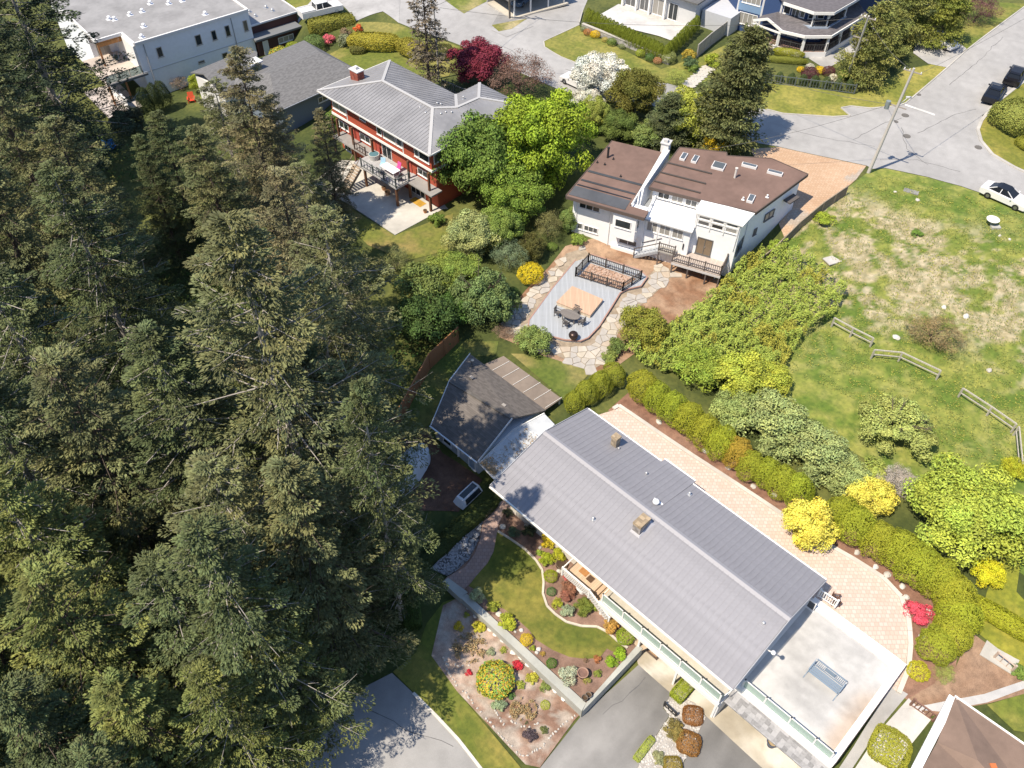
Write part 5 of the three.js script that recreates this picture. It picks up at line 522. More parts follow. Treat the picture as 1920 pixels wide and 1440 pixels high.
// ---------- flagstones, boarded pool deck and its things ----------
const DH = 2.9, deckPx = [[1074, 494], [1035, 541], [992, 600], [991, 610], [999, 619], [1029, 629], [1059, 637], [1089, 639], [1103, 633], [1124, 611], [1145, 578], [1163, 549], [1176, 542], [1202, 536], [1214, 519], [1200, 506], [1100, 474], [1090, 475]];
{
  const dw = world(deckPx, DH); const d = struct('pool_deck', prism(dw, 1.8, DH), M([0.4, 0.425, 0.455], 'boards', { roughness: 0.7 }));
  const ed = []; for (let i = 0; i < dw.length; i++) { const a = dw[i], b = dw[(i + 1) % dw.length]; ed.push(beam(V(a[0], DH - 0.02, a[1]), V(b[0], DH - 0.02, b[1]), 0.12, 0.1)); } part('deck_edge', ed, M([0.36, 0.22, 0.18]), d);
  const sp = world([[1095, 466], [1062, 476], [1022, 520], [966, 582], [938, 608], [972, 640], [1030, 660], [1105, 697], [1132, 682], [1150, 640], [1184, 588], [1222, 556], [1268, 512], [1236, 498], [1216, 517], [1150, 520]]); R = RNG(21);
  struct('stone_path_bed', drape(sp, L2, 0.8, null, (x, z) => mixc([0.38, 0.31, 0.23], [0.5, 0.43, 0.34], fbm(x, z, 141, 3))), SOIL); const root = scene.children[scene.children.length - 1]; root.name = 'stone_path';
  const S = []; const bx = sp.map(p => p[0]), bz = sp.map(p => p[1]), b = [Math.min(...bx), Math.max(...bx), Math.min(...bz), Math.max(...bz)]; for (let x = b[0]; x < b[1]; x += 0.74) for (let z = b[2]; z < b[3]; z += 0.74) S.push([x + rr(-0.33, 0.33), z + rr(-0.33, 0.33)]);
  const mats = [[0.58, 0.52, 0.42], [0.53, 0.48, 0.41], [0.6, 0.55, 0.47], [0.49, 0.46, 0.42], [0.55, 0.46, 0.36], [0.5, 0.47, 0.43]].map(c => M(c, 'cloudy'));
  const big = dw; let n = 0;
  for (const s of S) { if (!inside(s, sp) || inside(s, big) || n > 290) continue; let cell = [[-0.8, -0.8], [0.8, -0.8], [0.8, 0.8], [-0.8, 0.8]].map(q => [q[0] + s[0], q[1] + s[1]]);
    for (const t of S) { const dx = t[0] - s[0], dz = t[1] - s[1], dd = Math.hypot(dx, dz); if (dd < 1e-6 || dd > 2.2) continue; const o = [], c = dd / 2 - 0.03; for (let i = 0; i < cell.length; i++) { const p = cell[i], q = cell[(i + 1) % cell.length], dp = ((p[0] - s[0]) * dx + (p[1] - s[1]) * dz) / dd - c, dq = ((q[0] - s[0]) * dx + (q[1] - s[1]) * dz) / dd - c; if (dp <= 0) o.push(p); if (dp * dq < 0) { const u = dp / (dp - dq); o.push([lerp(p[0], q[0], u), lerp(p[1], q[1], u)]); } } cell = o; }
    if (cell.length < 3 || cell.some(p => inside(p, big))) continue; n++; const y = g(s[0], s[1]) + L2; const m = part('flagstone', slab(cell.map(p => [p[0] - s[0], 0.05 + R() * 0.02, p[1] - s[1]]), 0.09), mats[Math.floor(R() * 6)], root); m.position.set(s[0], y, s[1]); }
  // timber platform, pit railing, table set, fire pot
  const pf = world([[1073, 536], [1131, 561], [1107, 591], [1043, 566]], DH + 0.4), c = pf.reduce((a, p) => [a[0] + p[0] / 4, a[1] + p[1] / 4], [0, 0]); const t = thing('timber_platform', 'low tan timber platform lying on the grey pool deck', 'platform', [c[0], DH, c[1]]); part('platform_top', prism(pf.map(p => [p[0] - c[0], p[1] - c[1]]), 0.3, 0.4), M([0.58, 0.4, 0.28], 'boards'), t); part('side', prism(pf.map(p => [(p[0] - c[0]) * 0.98, (p[1] - c[1]) * 0.98]), 0.0, 0.297), M([0.66, 0.55, 0.42], 'boards'), t);
  const pit = world([[1079, 518], [1103, 491], [1201, 524], [1167, 546]], DH), pc = pit.reduce((a, p) => [a[0] + p[0] / 4, a[1] + p[1] / 4], [0, 0]); const pr = thing('pit_railing', 'dark wooden railing round the rocky bed on the pool deck', 'railing', [pc[0], DH, pc[1]]); railing('railing', pr, [...pit, pit[0]].map(p => V(p[0] - pc[0], 0.02, p[1] - pc[1])), 0.95, M([0.07, 0.06, 0.055]), 0.2);
  struct('pit_bed', prism(pit.map(p => [lerp(p[0], pc[0], 0.13), lerp(p[1], pc[1], 0.13)]), DH - 0.05, DH + 0.06), M([0.45, 0.3, 0.22], 'soil')); { const q = []; for (let i = 0; i < 160; i++) { const u = R(), v = R(), P = (k) => lerp(lerp(pit[0][k], pit[1][k], u), lerp(pit[3][k], pit[2][k], u), v); q.push(xf(new THREE.IcosahedronGeometry(1, 0), lerp(P(0), pc[0], 0.2), DH + 0.1, lerp(P(1), pc[1], 0.2), rr(0, 6), rr(0, 6), 0, V(rr(0.08, 0.2), rr(0.06, 0.14), rr(0.08, 0.16)))); } const m = part('pit_stones', q, M([0.52, 0.38, 0.3], 'cloudy'), scene); m.userData = { kind: 'stuff', label: 'reddish stones filling the railed bed on the pool deck', category: 'stones' }; }
  const tp = A(1068, 600, DH), a0 = A(1048, 583, DH), a1 = A(1084, 598, DH), tr = Math.atan2(-(a1.z - a0.z), a1.x - a0.x), wd = M([0.2, 0.18, 0.165], 'boards'); const tb = thing('patio_table', 'weathered wooden oval table in the middle of the pool deck', 'table', [tp.x, DH, tp.z], tr); part('table_top', new THREE.CylinderGeometry(0.62, 0.62, 0.05, 20).scale(1.6, 1, 0.95).translate(0, 0.72, 0), wd, tb); for (const [x, z] of [[-0.6, -0.3], [0.6, -0.3], [-0.6, 0.3], [0.6, 0.3]]) part('leg', cbox(0.08, 0.7, 0.08, x, 0, z), wd, tb);
  const mk = (l, x, z, r) => { const p = V(x, 0, z).applyAxisAngle(V(0, 1, 0), tr).add(tp), ch = thing('patio_chair', l, 'chair', [p.x, DH, p.z], tr + r), m = M([0.13, 0.12, 0.115], 'boards'); part('seat', box(-0.25, 0.25, 0.42, 0.46, -0.25, 0.25), m, ch); const b = []; for (let i = 0; i < 5; i++) b.push(cbox(0.05, 0.5, 0.03, -0.22 + i * 0.11, 0.46, -0.26)); part('backrest', [beam(V(-0.27, 0.98, -0.27), V(0.27, 0.98, -0.27), 0.05, 0.08), ...b], m, ch); for (const s of [-1, 1]) { for (const u of [-1, 1]) part('leg', cbox(0.05, 0.42, 0.05, s * 0.23, 0, u * 0.22), m, ch); part('armrest', [beam(V(s * 0.27, 0.66, -0.25), V(s * 0.27, 0.64, 0.26), 0.05, 0.04), cbox(0.04, 0.22, 0.04, s * 0.27, 0.43, 0.24)], m, ch); } };
  mk('dark wooden chair at the left end of the oval deck table', -1.25, 0.1, Math.PI / 2); mk('dark wooden chair at the right end of the oval deck table', 1.25, -0.05, -Math.PI / 2); mk('dark wooden chair between the oval table and the timber platform', 0.1, -0.9, 0); mk('dark wooden chair on the near side of the oval deck table', 0.15, 0.95, Math.PI);
  const fp = A(1074.5, 636, DH), f = thing('fire_pot', 'round dark metal fire pot with a lid at the end of the pool deck', 'fire pit', [fp.x, DH, fp.z]), fm = M([0.06, 0.04, 0.035], null, { roughness: 0.35, metalness: 0.6 }); part('bowl', new THREE.LatheGeometry([[0.05, 0.15], [0.3, 0.2], [0.42, 0.4], [0.44, 0.55], [0.4, 0.55]].map(q => new THREE.Vector2(...q)), 20), fm, f); part('lid', [new THREE.SphereGeometry(0.43, 18, 8, 0, 6.3, 0, 1.57).scale(1, 0.75, 1).translate(0, 0.56, 0), new THREE.TorusGeometry(0.06, 0.015, 6, 12).translate(0, 0.93, 0)], fm, f); for (let i = 0; i < 3; i++) part('leg', bar(V(0.25 * Math.cos(i * 2.1), 0.25, 0.25 * Math.sin(i * 2.1)), V(0.36 * Math.cos(i * 2.1), 0, 0.36 * Math.sin(i * 2.1)), 0.02), fm, f);
}
// ---------- fences ----------
{
  const fence = (name, label, top, h, mt, bw, gap = 0.012) => { const p = top.map(([x, y]) => T(x, y, h)), o = p[0], t = thing(name, label, 'fence', [o.x, g(o.x, o.z), o.z]); for (let i = 0; i < p.length - 1; i++) { const a = p[i], b = p[i + 1], L = Math.hypot(b.x - a.x, b.z - a.z), np = Math.max(1, Math.round(L / 2.4)); for (let k = 0; k < np; k++) { const q = [], A0 = V(0, 0, 0).lerpVectors(a, b, k / np), B0 = V(0, 0, 0).lerpVectors(a, b, (k + 1) / np), w = Math.hypot(B0.x - A0.x, B0.z - A0.z), nb = Math.round(w / bw); part('post', cbox(0.12, h + 0.12, 0.12, A0.x - o.x, A0.y - h - t.position.y - 0.05, A0.z - o.z), mt, t); for (let j = 0; j < nb; j++) { const u = (j + 0.5) / nb, x = lerp(A0.x, B0.x, u) - o.x, z = lerp(A0.z, B0.z, u) - o.z, y = lerp(A0.y, B0.y, u) - t.position.y; const bq = cbox(w / nb - gap, h, 0.025, 0, 0, 0); q.push(xf(bq, x, y - h + 0.02 * hash(j, k, i), z, Math.atan2(-(B0.z - A0.z), B0.x - A0.x))); } stuffPart('fence_boards', q, mt, t); part('rail', beam(V(A0.x - o.x, A0.y - t.position.y + 0.03, A0.z - o.z), V(B0.x - o.x, B0.y - t.position.y + 0.03, B0.z - o.z), 0.1, 0.05), mt, t); } } return t; };
  fence('board_fence', 'orange-brown board fence along the shaded lawn beside the conifers', [[858, 614], [804, 664], [764, 736], [731, 796], [700, 850]], 1.9, M([0.38, 0.17, 0.07], 'boards'), 0.16); fence('board_fence', 'weathered grey-brown fence down the side of the brown-roofed house', [[1590, 349], [1545, 380], [1500, 417], [1455, 462], [1420, 490]], 1.2, M([0.3, 0.25, 0.19], 'boards'), 0.16, 0.05); fence('board_fence', 'pale grey panel fence between the clipped hedge and the blue house', [[1310, 84], [1335, 62], [1375, 32]], 1.8, M([0.42, 0.4, 0.37], 'boards'), 0.18);
  const rails = (label, pts) => { const h = 1.15, p = pts.map(([x, y]) => T(x, y, h)), o = V(p[0].x, g(p[0].x, p[0].z), p[0].z), t = thing('rail_fence', label, 'fence', [o.x, o.y, o.z]), m = M([0.5, 0.47, 0.41], 'boards'); for (let i = 0; i < p.length - 1; i++) { const a = p[i].clone().sub(o), b = p[i + 1].clone().sub(o); part('rail', beam(a, b, 0.08, 0.12), m, t); part('rail', beam(V(a.x, a.y - 0.55, a.z), V(b.x, b.y - 0.55, b.z), 0.06, 0.1), m, t); } for (let i = 0; i < p.length; i++) { const a = p[i].clone().sub(o); part('post', cbox(0.12, h + 0.1, 0.12, a.x, a.y - h - 0.1, a.z), m, t); } };
  rails('weathered two-rail fence section at the edge of the brambles', [[1565, 596], [1600, 615], [1638, 634]]); rails('weathered two-rail fence section in the middle of the field below the thorny bush', [[1640, 656], [1692, 661], [1764, 695]]); rails('weathered two-rail fence section on the right side of the lawn', [[1806, 728], [1860, 763], [1906, 795]]); rails('end of the rail fence at the right edge below the lawn corner', [[1911, 800], [1918, 870]]);
  const mf = (name, label, a, b, h, mt, step) => { const p = T(...a, h), q = T(...b, h), o = V(p.x, g(p.x, p.z), p.z), t = thing(name, label, 'fence', [o.x, o.y, o.z]); railing('railing', t, [V(0, 0, 0), V(q.x - p.x, g(q.x, q.z) - o.y, q.z - p.z)], h, mt, step); };
  mf('metal_fence', 'dark metal garden fence in front of the blue house lawn', [1438, 140], [1606, 160], 1.1, M([0.1, 0.12, 0.12]), 0.35); mf('garden_gate', 'brown wooden railing at the end of the gravel path by the neighbouring roof', [1715, 1312], [1758, 1342], 0.9, M([0.22, 0.12, 0.09]), 0.25); mf('trellis', 'pale wire trellis at the edge of the neighbour garden', [1872, 1224], [1905, 1250], 0.8, M([0.5, 0.4, 0.33]), 0.5); mf('metal_rail', 'bent black metal rail at the corner of the gravel bed', [1247, 1318], [1268, 1338], 0.5, BLACK, 0.3); mf('pool_gate', 'dark railing on the street side of the red maple', [828, 150], [872, 168], 1, M([0.2, 0.2, 0.2]), 0.3);
  const lw = A(1092, 48, 6.6), lw2 = A(1255, 115, 6.5), o = lw; { const t = thing('garden_wall', 'low grey block wall under the clipped cedar hedge', 'wall', [o.x, 6.1, o.z]); part('wall', beam(V(0, 0.3, 0), V(lw2.x - o.x, 0.3, lw2.z - o.z), 0.3, 0.9), M([0.42, 0.41, 0.39], 'stone'), t); part('coping', beam(V(0, 0.8, 0), V(lw2.x - o.x, 0.8, lw2.z - o.z), 0.4, 0.08), CONCRETE, t); }
}
// ---------- small things ----------
{
  const pot = (label, x, y, r, h, c, hh, soil = [0.1, 0.06, 0.03]) => { const p = hh === undefined ? T(x, y) : A(x, y, hh), t = thing('plant_pot', label, 'pot', [p.x, p.y + 0.05, p.z]); part('pot', new THREE.LatheGeometry([[0, 0], [r * 0.7, 0], [r, h], [r * 1.08, h], [r * 1.08, h + 0.05], [r * 0.88, h + 0.05], [r * 0.86, h - 0.06]].map(q => new THREE.Vector2(...q)), 20), M(c, 'cloudy', { side: THREE.DoubleSide }), t); part('soil', new THREE.CylinderGeometry(r * 0.88, r * 0.88, 0.03, 18).translate(0, h - 0.07, 0), M(soil, 'soil'), t); };
  pot('dark blue-grey round pot on the pale concrete below the awning', 1445, 1397, 0.36, 0.55, [0.09, 0.11, 0.16], undefined, [0.5, 0.4, 0.25]); pot('large clay pot with bare soil in the lawn bed corner', 1092, 1268, 0.36, 0.5, [0.4, 0.25, 0.19], 1.0, [0.25, 0.15, 0.12]); pot('pale grey pot under the balcony glass', 1277, 1258, 0.26, 0.35, [0.5, 0.49, 0.47]); pot('square-looking dark pot on the retaining wall corner', 1096, 1312, 0.2, 0.3, [0.16, 0.14, 0.12], 1.16); pot('small round dark pot next to it on the wall corner', 1103, 1306, 0.2, 0.22, [0.25, 0.2, 0.16], 1.16);
  const mat2 = (label, x, y, w, d, h, a, c1, c2) => { const p = T(x, y), t = thing('door_mat', label, 'mat', [p.x, p.y + 0.075, p.z], a); part('mat', box(-w / 2, w / 2, 0, 0.015, -d / 2, d / 2), M(c1, 'soil'), t); if (c2) part('mat_center', box(-w / 2 + 0.15, w / 2 - 0.15, 0.016, 0.022, -d / 2 + 0.15, d / 2 - 0.15), M(c2, 'soil'), t); };
  mat2('tan square mat with a dark border on the concrete below the steps', 1228, 1223, 0.95, 0.85, 0, -0.78, [0.14, 0.1, 0.08], [0.42, 0.28, 0.17]); mat2('plain brown mat on the concrete beside the gravel bed', 1330, 1305, 1.0, 0.5, 0, -0.78, [0.33, 0.25, 0.19]);
  { const p = A(1053, 1060, 1), t = thing('planter_lid', 'round dark brown lid in the planted bed beside the porch', 'lid', [p.x, 1, p.z]); part('lid', new THREE.CylinderGeometry(0.42, 0.45, 0.25, 20).translate(0, 0.12, 0), M([0.08, 0.05, 0.03], 'soil'), t); part('rim', new THREE.TorusGeometry(0.42, 0.03, 6, 24).rotateX(Math.PI / 2).translate(0, 0.25, 0), M([0.14, 0.1, 0.07]), t); }
  { const p = A(1091, 1110, 1), t = thing('birdbath', 'white round birdbath below the white lattice of the porch', 'birdbath', [p.x, 1, p.z]); part('bowl', new THREE.LatheGeometry([[0, 0.6], [0.4, 0.62], [0.48, 0.75], [0.42, 0.72], [0, 0.66]].map(q => new THREE.Vector2(...q)), 20), M([0.7, 0.7, 0.7]), t); part('stand', new THREE.CylinderGeometry(0.1, 0.22, 0.6, 12).translate(0, 0.3, 0), M([0.65, 0.65, 0.64]), t); }
  { const p = T(1859, 424), t = thing('round_table', 'white round table top over a grey box on the grass by the street', 'table', [p.x, p.y, p.z]); part('table_top', new THREE.CylinderGeometry(0.62, 0.62, 0.06, 24).translate(-0.1, 0.75, -0.1), M([0.75, 0.75, 0.74]), t); part('base', [cbox(0.9, 0.25, 0.5, 0.2, 0, 0.35), bar(V(-0.1, 0, -0.1), V(-0.1, 0.72, -0.1), 0.06)], M([0.4, 0.4, 0.38]), t); }
  { const p = T(1563, 488), m = struct('concrete_slab', xf(box(-0.9, 0.9, 0, 0.1, -0.55, 0.55), p.x, p.y + 0.02, p.z, 0.4), M([0.6, 0.58, 0.54], 'cloudy')); m.userData.label = 'pale concrete slab lying in the dry field'; } { const p = T(1708, 360); struct('ground_cover', xf(box(-0.75, 0.75, 0, 0.08, -0.35, 0.35), p.x, p.y + 0.03, p.z, -0.5), M([0.3, 0.3, 0.29], 'cloudy')); } { const p = T(1846, 1232); struct('concrete_slab', xf(box(-1.1, 1.1, 0, 0.08, -0.75, 0.75), p.x + 1, p.y + 0.05, p.z, -0.7), M([0.55, 0.53, 0.48], 'cloudy')); }
  const lounge = (l, x, y, c, r) => { const p = T(x, y), t = thing('garden_chair', l, 'chair', [p.x, p.y, p.z], r), m = M(c); part('seat', [0, 1, 2, 3].map(i => box(-0.35, 0.35, 0.32 - i * 0.02, 0.36 - i * 0.02, 0.25 - i * 0.15, 0.38 - i * 0.15)), m, t); part('backrest', [0, 1, 2, 3].map(i => hexa([V(-0.34 + i * 0.18, 0.3, -0.25), V(-0.2 + i * 0.18, 0.3, -0.25), V(-0.2 + i * 0.18, 0.3, -0.29), V(-0.34 + i * 0.18, 0.3, -0.29)], [V(-0.34 + i * 0.18, 1.05, -0.6), V(-0.2 + i * 0.18, 1.05, -0.6), V(-0.2 + i * 0.18, 1.05, -0.64), V(-0.34 + i * 0.18, 1.05, -0.64)])), m, t); for (const s of [-1, 1]) { part('armrest', box(s * 0.42 - 0.07, s * 0.42 + 0.07, 0.55, 0.58, -0.4, 0.4), m, t); part('leg', [cbox(0.08, 0.55, 0.05, s * 0.4, 0, 0.33), beam(V(s * 0.4, 0.32, 0.3), V(s * 0.4, 0, -0.5), 0.05, 0.1)], m, t); } };
  lounge('blue slatted chair in the shade between the conifers', 212, 281, [0.02, 0.22, 0.6], 0.5); lounge('second blue slatted chair beside it in the shade', 193, 283, [0.02, 0.2, 0.5], -0.4); lounge('red slatted chair by the fence of the white house', 360, 191, [0.6, 0.05, 0.02], 0.3);
}
// ---------- poles and wires ----------
{
  const wood = M([0.56, 0.54, 0.51], 'cloudy'), pole = (label, bx, by, tx, ty, h, r, dark) => { const b = T(bx, by), tp = A(tx, ty, b.y + h), t = thing('utility_pole', label, 'pole', [b.x, b.y, b.z]), u = V(tp.x - b.x, h, tp.z - b.z); part('pole', bar(V(0, -0.3, 0), u, r, 12, r * 0.62), dark ? M([0.2, 0.18, 0.16], 'cloudy') : wood, t); const P = k => u.clone().multiplyScalar(k), d = V(0.8, 0, 0.6); for (const k of [0.97, 0.66]) part('crossarm', beam(P(k).addScaledVector(d, -0.9), P(k).addScaledVector(d, 0.9), 0.1, 0.1), M([0.3, 0.27, 0.24]), t); for (const s of [-0.8, -0.3, 0.8]) part('insulator', new THREE.CylinderGeometry(0.05, 0.06, 0.16, 8).translate(...P(0.97).addScaledVector(d, s).add(V(0, 0.13, 0)).toArray()), M([0.7, 0.7, 0.7]), t); return [t, u, b]; };
  const [t1, u1, b1] = pole('tall pale utility pole leaning at the corner of the brick driveway', 1628, 324, 1714, 128, 12, 0.19); const k = u1.clone().multiplyScalar(0.66); part('transformer', new THREE.CylinderGeometry(0.24, 0.24, 0.8, 14).translate(k.x - 0.8, k.y - 0.1, k.z - 0.5), M([0.2, 0.24, 0.25], null, { roughness: 0.5 }), t1); part('street_lamp', [bar(k, V(k.x + 1.2, k.y + 0.4, k.z - 1), 0.04), cbox(0.5, 0.12, 0.25, k.x + 1.3, k.y + 0.35, k.z - 1.05)], M([0.5, 0.5, 0.5]), t1);
  const [t2, u2, b2] = pole('grey utility pole beside the drive of the blue house', 1588, 145, 1629, 30, 9, 0.16); const [t3, u3, b3] = pole('slim grey pole beside the bare conifer', 823, 147, 813, 10, 9.5, 0.12); const [t4, u4, b4] = pole('dark pole on the verge by the carport, cut by the top edge', 956, 34, 953, -80, 9, 0.14, true);
  const wire = (a, b, sag, label) => { const m = V(0, 0, 0).addVectors(a, b).multiplyScalar(0.5); m.y -= sag; const c = new THREE.QuadraticBezierCurve3(a, m, b); const q = part('overhead_wire', new THREE.TubeGeometry(c, 24, 0.02, 4), M([0.12, 0.12, 0.12]), scene); tag(q, label, 'wire'); };
  const t = (u, b, f = 0.97, s = 0) => V(b.x + u.x * f + 0.8 * s, b.y + u.y * f + 0.1, b.z + u.z * f + 0.6 * s); wire(t(u1, b1), t(u2, b2), 1.2, 'overhead wire from the tall leaning pole to the pole by the blue house'); wire(t(u2, b2), t(u3, b3), 3, 'long overhead wire across the lane to the pole by the bare conifer'); wire(t(u1, b1, 0.97, 0.8), V(b1.x + 45, 17, b1.z - 38), 1.5, 'overhead wire running up the street from the tall leaning pole'); wire(t(u1, b1, 0.66), A(1380, 130, 9), 0.8, 'thin service wire towards the blue house porch'); wire(t(u3, b3), t(u4, b4), 1, 'overhead wire between the bare conifer pole and the carport pole'); wire(t(u1, b1, 0.66, -0.6), A(1330, 280, 9), 1, 'thin service wire towards the brown roof');
}
// ---------- vehicles ----------
{
  const tyre = M([0.015, 0.015, 0.016], null, { roughness: 0.9 }), rim = M([0.3, 0.31, 0.32], null, { roughness: 0.35, metalness: 0.8 });
  const wheel = (t, x, z, r = 0.34) => { const w = part('wheel', [new THREE.TorusGeometry(r - 0.09, 0.1, 8, 20)], tyre, t); w.position.set(x, r, z); part('rim', new THREE.CylinderGeometry(r - 0.1, r - 0.1, 0.12, 14).rotateX(Math.PI / 2), rim, w); };
  const ext = (pts, w, z0, bev) => { const s = new THREE.Shape(pts.map(p => new THREE.Vector2(...p))); return new THREE.ExtrudeGeometry(s, { depth: w - 2 * bev, bevelEnabled: true, bevelThickness: bev, bevelSize: bev * 0.6, bevelSegments: 3, curveSegments: 6 }).translate(0, 0, -w / 2 + bev); };
  const place = (a, b, h = 0) => { const p = T(...a), q = T(...b); return [p, q, Math.atan2(-(q.z - p.z), q.x - p.x)]; };
  const car = (label, c, at, a, b, o = {}) => { const p = o.h ? A(...at, o.h) : T(...at), [, , r] = place(a, b), t = thing('parked_car', label, 'car', [p.x, p.y + 0.045, p.z], r), L = o.L || 4.6, hx = L / 2, hh = o.H || 1.46, pm = M(c, null, { roughness: 0.22, metalness: 0.15 });
    const arch = (cx, r) => { const o = []; for (let i = 0; i <= 8; i++) { const a = Math.PI * (1 - i / 8); o.push([cx + r * Math.cos(a), 0.32 + r * Math.sin(a)]); } return o.reverse(); };
    part('body', ext([[-hx + 0.06, 0.34], ...arch(-hx * 0.6, 0.38).reverse(), ...arch(hx * 0.63, 0.38).reverse(), [hx - 0.04, 0.34], [hx, 0.55], [hx - 0.12, 0.72], [hx * 0.42, 0.9], [-hx * 0.78, 0.97], [-hx + 0.02, 0.88], [-hx, 0.6]], 1.84, 0, 0.1), pm, t);
    const y = 0.9, cb = [-hx * 0.84, hx * 0.44], ct = o.suv ? [-hx * 0.72, hx * 0.08] : [-hx * 0.42, hx * 0.05]; part('window', hexa([V(cb[0], y, 0.8), V(cb[1], y, 0.8), V(cb[1], y, -0.8), V(cb[0], y, -0.8)], [V(ct[0], hh - 0.03, 0.57), V(ct[1], hh - 0.03, 0.57), V(ct[1], hh - 0.03, -0.57), V(ct[0], hh - 0.03, -0.57)]), M([0.012, 0.014, 0.018], null, { roughness: 0.06 }), t);
    part('roof', ext([[ct[0] - 0.1, hh - 0.045], [ct[1] + 0.12, hh - 0.045], [ct[1] - 0.1, hh + 0.005], [ct[0] + 0.2, hh + 0.005]], 1.2, 0, 0.05), o.roof ? M([0.012, 0.013, 0.016], null, { roughness: 0.08 }) : pm, t); for (const s of [-1, 1]) { part('pillar', [beam(V(cb[1], y, s * 0.79), V(ct[1], hh - 0.02, s * 0.57), 0.07, 0.05), beam(V(cb[0], y, s * 0.79), V(ct[0], hh - 0.02, s * 0.57), 0.08, 0.06), beam(V((cb[0] + cb[1]) / 2, y, s * 0.81), V((ct[0] + ct[1]) / 2, hh - 0.02, s * 0.585), 0.07, 0.03)], pm, t); part('mirror', cbox(0.14, 0.12, 0.18, cb[1] - 0.25, y + 0.05, s * 0.98), pm, t); part('headlight', cbox(0.2, 0.1, 0.32, hx - 0.12, 0.62, s * 0.66), M([0.7, 0.72, 0.75], null, { roughness: 0.1 }), t); part('tail_light', cbox(0.1, 0.12, 0.34, -hx + 0.02, 0.74, s * 0.66), M([0.35, 0.01, 0.01], null, { roughness: 0.2 }), t); }
    for (const x of [-hx * 0.6, hx * 0.63]) for (const s of [-1, 1]) wheel(t, x, s * 0.83); return t; };
  car('white car with a dark glass roof parked at the edge of the field', [0.78, 0.78, 0.79], [1881, 377], [1848.5, 372], [1900, 394], { L: 4.7, roof: true }); car('shiny black sedan parked on the street, the nearer of the two', [0.012, 0.014, 0.02], [1861, 183], [1851, 196], [1871, 164], { L: 4.6 }); car('black car parked ahead of the nearer black sedan', [0.014, 0.014, 0.018], [1900, 150], [1890, 163], [1910, 131], { L: 4.7, suv: true, H: 1.55 }); car('white car nosing out from under the yellow-green conifers', [0.75, 0.75, 0.75], [1760, 84], [1742, 70], [1784, 89], { L: 4.5 }); car('blue car standing inside the carport', [0.1, 0.16, 0.25], [980, 4], [1000, -6], [965, 18], { h: 6.65 }); car('white car half hidden behind the white blossoming tree', [0.75, 0.75, 0.75], [1083, 161], [1112, 172], [1070, 152], { L: 4.4 });
  { const [p, q, r] = place([563, 45], [643, 12]), m = T(603, 30), t = thing('pickup_truck', 'white crew cab pickup with an open bed behind the square hedge', 'truck', [m.x, m.y + 0.06, m.z], r), pm = M([0.72, 0.72, 0.72], null, { roughness: 0.3 }); part('body', ext([[-2.9, 0.5], [2.8, 0.5], [2.9, 0.8], [2.8, 1.12], [1.35, 1.2], [-2.9, 1.2]], 1.95, 0, 0.08), pm, t); part('cab', hexa([V(-0.9, 1.2, 0.88), V(1.5, 1.2, 0.88), V(1.5, 1.2, -0.88), V(-0.9, 1.2, -0.88)], [V(-0.75, 1.88, 0.7), V(0.8, 1.88, 0.7), V(0.8, 1.88, -0.7), V(-0.75, 1.88, -0.7)]), M([0.02, 0.025, 0.03], null, { roughness: 0.08 }), t); part('roof', box(-0.85, 0.85, 1.882, 1.96, -0.74, 0.74), pm, t); part('bed', box(-2.75, -1.0, 1.202, 1.24, -0.78, 0.78), M([0.05, 0.05, 0.055]), t); part('bed_rail', [box(-2.85, -0.95, 1.2, 1.38, 0.8, 0.95), box(-2.85, -0.95, 1.2, 1.38, -0.95, -0.8), box(-2.95, -2.8, 1.2, 1.38, -0.95, 0.95)], pm, t); for (const s of [-1, 1]) { part('pillar', [beam(V(0.1, 1.2, s * 0.87), V(0.1, 1.88, s * 0.7), 0.1, 0.05), beam(V(-0.85, 1.2, s * 0.87), V(-0.75, 1.88, s * 0.7), 0.14, 0.06), beam(V(1.5, 1.2, s * 0.87), V(0.8, 1.88, s * 0.7), 0.07, 0.05)], pm, t); part('headlight', cbox(0.1, 0.2, 0.35, 2.88, 0.85, s * 0.72), M([0.7, 0.7, 0.7], null, { roughness: 0.1 }), t); } for (const x of [-1.8, 1.9]) for (const s of [-1, 1]) wheel(t, x, s * 0.88, 0.4); }
  { // boat under a pale tarpaulin
    const [a, b, r] = place([722, 942], [797, 850]), m = T(760, 900), t = thing('covered_boat', 'boat under a pale crumpled tarpaulin between the conifers and the cottage', 'boat', [m.x, m.y, m.z], r), L = a.distanceTo(b) / 2 + 0.3, P = [], I = [], nu = 28, nv = 20; for (let i = 0; i <= nu; i++) for (let j = 0; j <= nv; j++) { const u = i / nu * 2 - 1, v = j / nv * 2 - 1, w = 1.25 * Math.pow(Math.max(0.02, 1 - Math.pow(Math.max(0, u), 3)), 0.6) * (u < -0.85 ? 1 - (-0.85 - u) * 1.5 : 1), x = u * L, z = v * w, y = 0.6 + (1.15 + 0.35 * Math.cos(u * 2.2)) * Math.pow(Math.max(0, 1 - Math.pow(Math.abs(v), 2.6)), 0.5) + 0.3 * (vnoise(u * 12 + 15, v * 7 + 9, 3) - 0.5); P.push(x, y * (Math.abs(u) === 1 ? 0.8 : 1), z); } for (let i = 0; i < nu; i++) for (let j = 0; j < nv; j++) { const k = i * (nv + 1) + j; I.push(k, k + 1, k + nv + 1, k + 1, k + nv + 2, k + nv + 1); } const q = new THREE.BufferGeometry(); q.setAttribute('position', new THREE.Float32BufferAttribute(P, 3)); q.setIndex(I); q.computeVertexNormals(); part('tarpaulin', q, M([0.74, 0.77, 0.8], 'cloudy', { side: THREE.DoubleSide, roughness: 0.5 }), t);
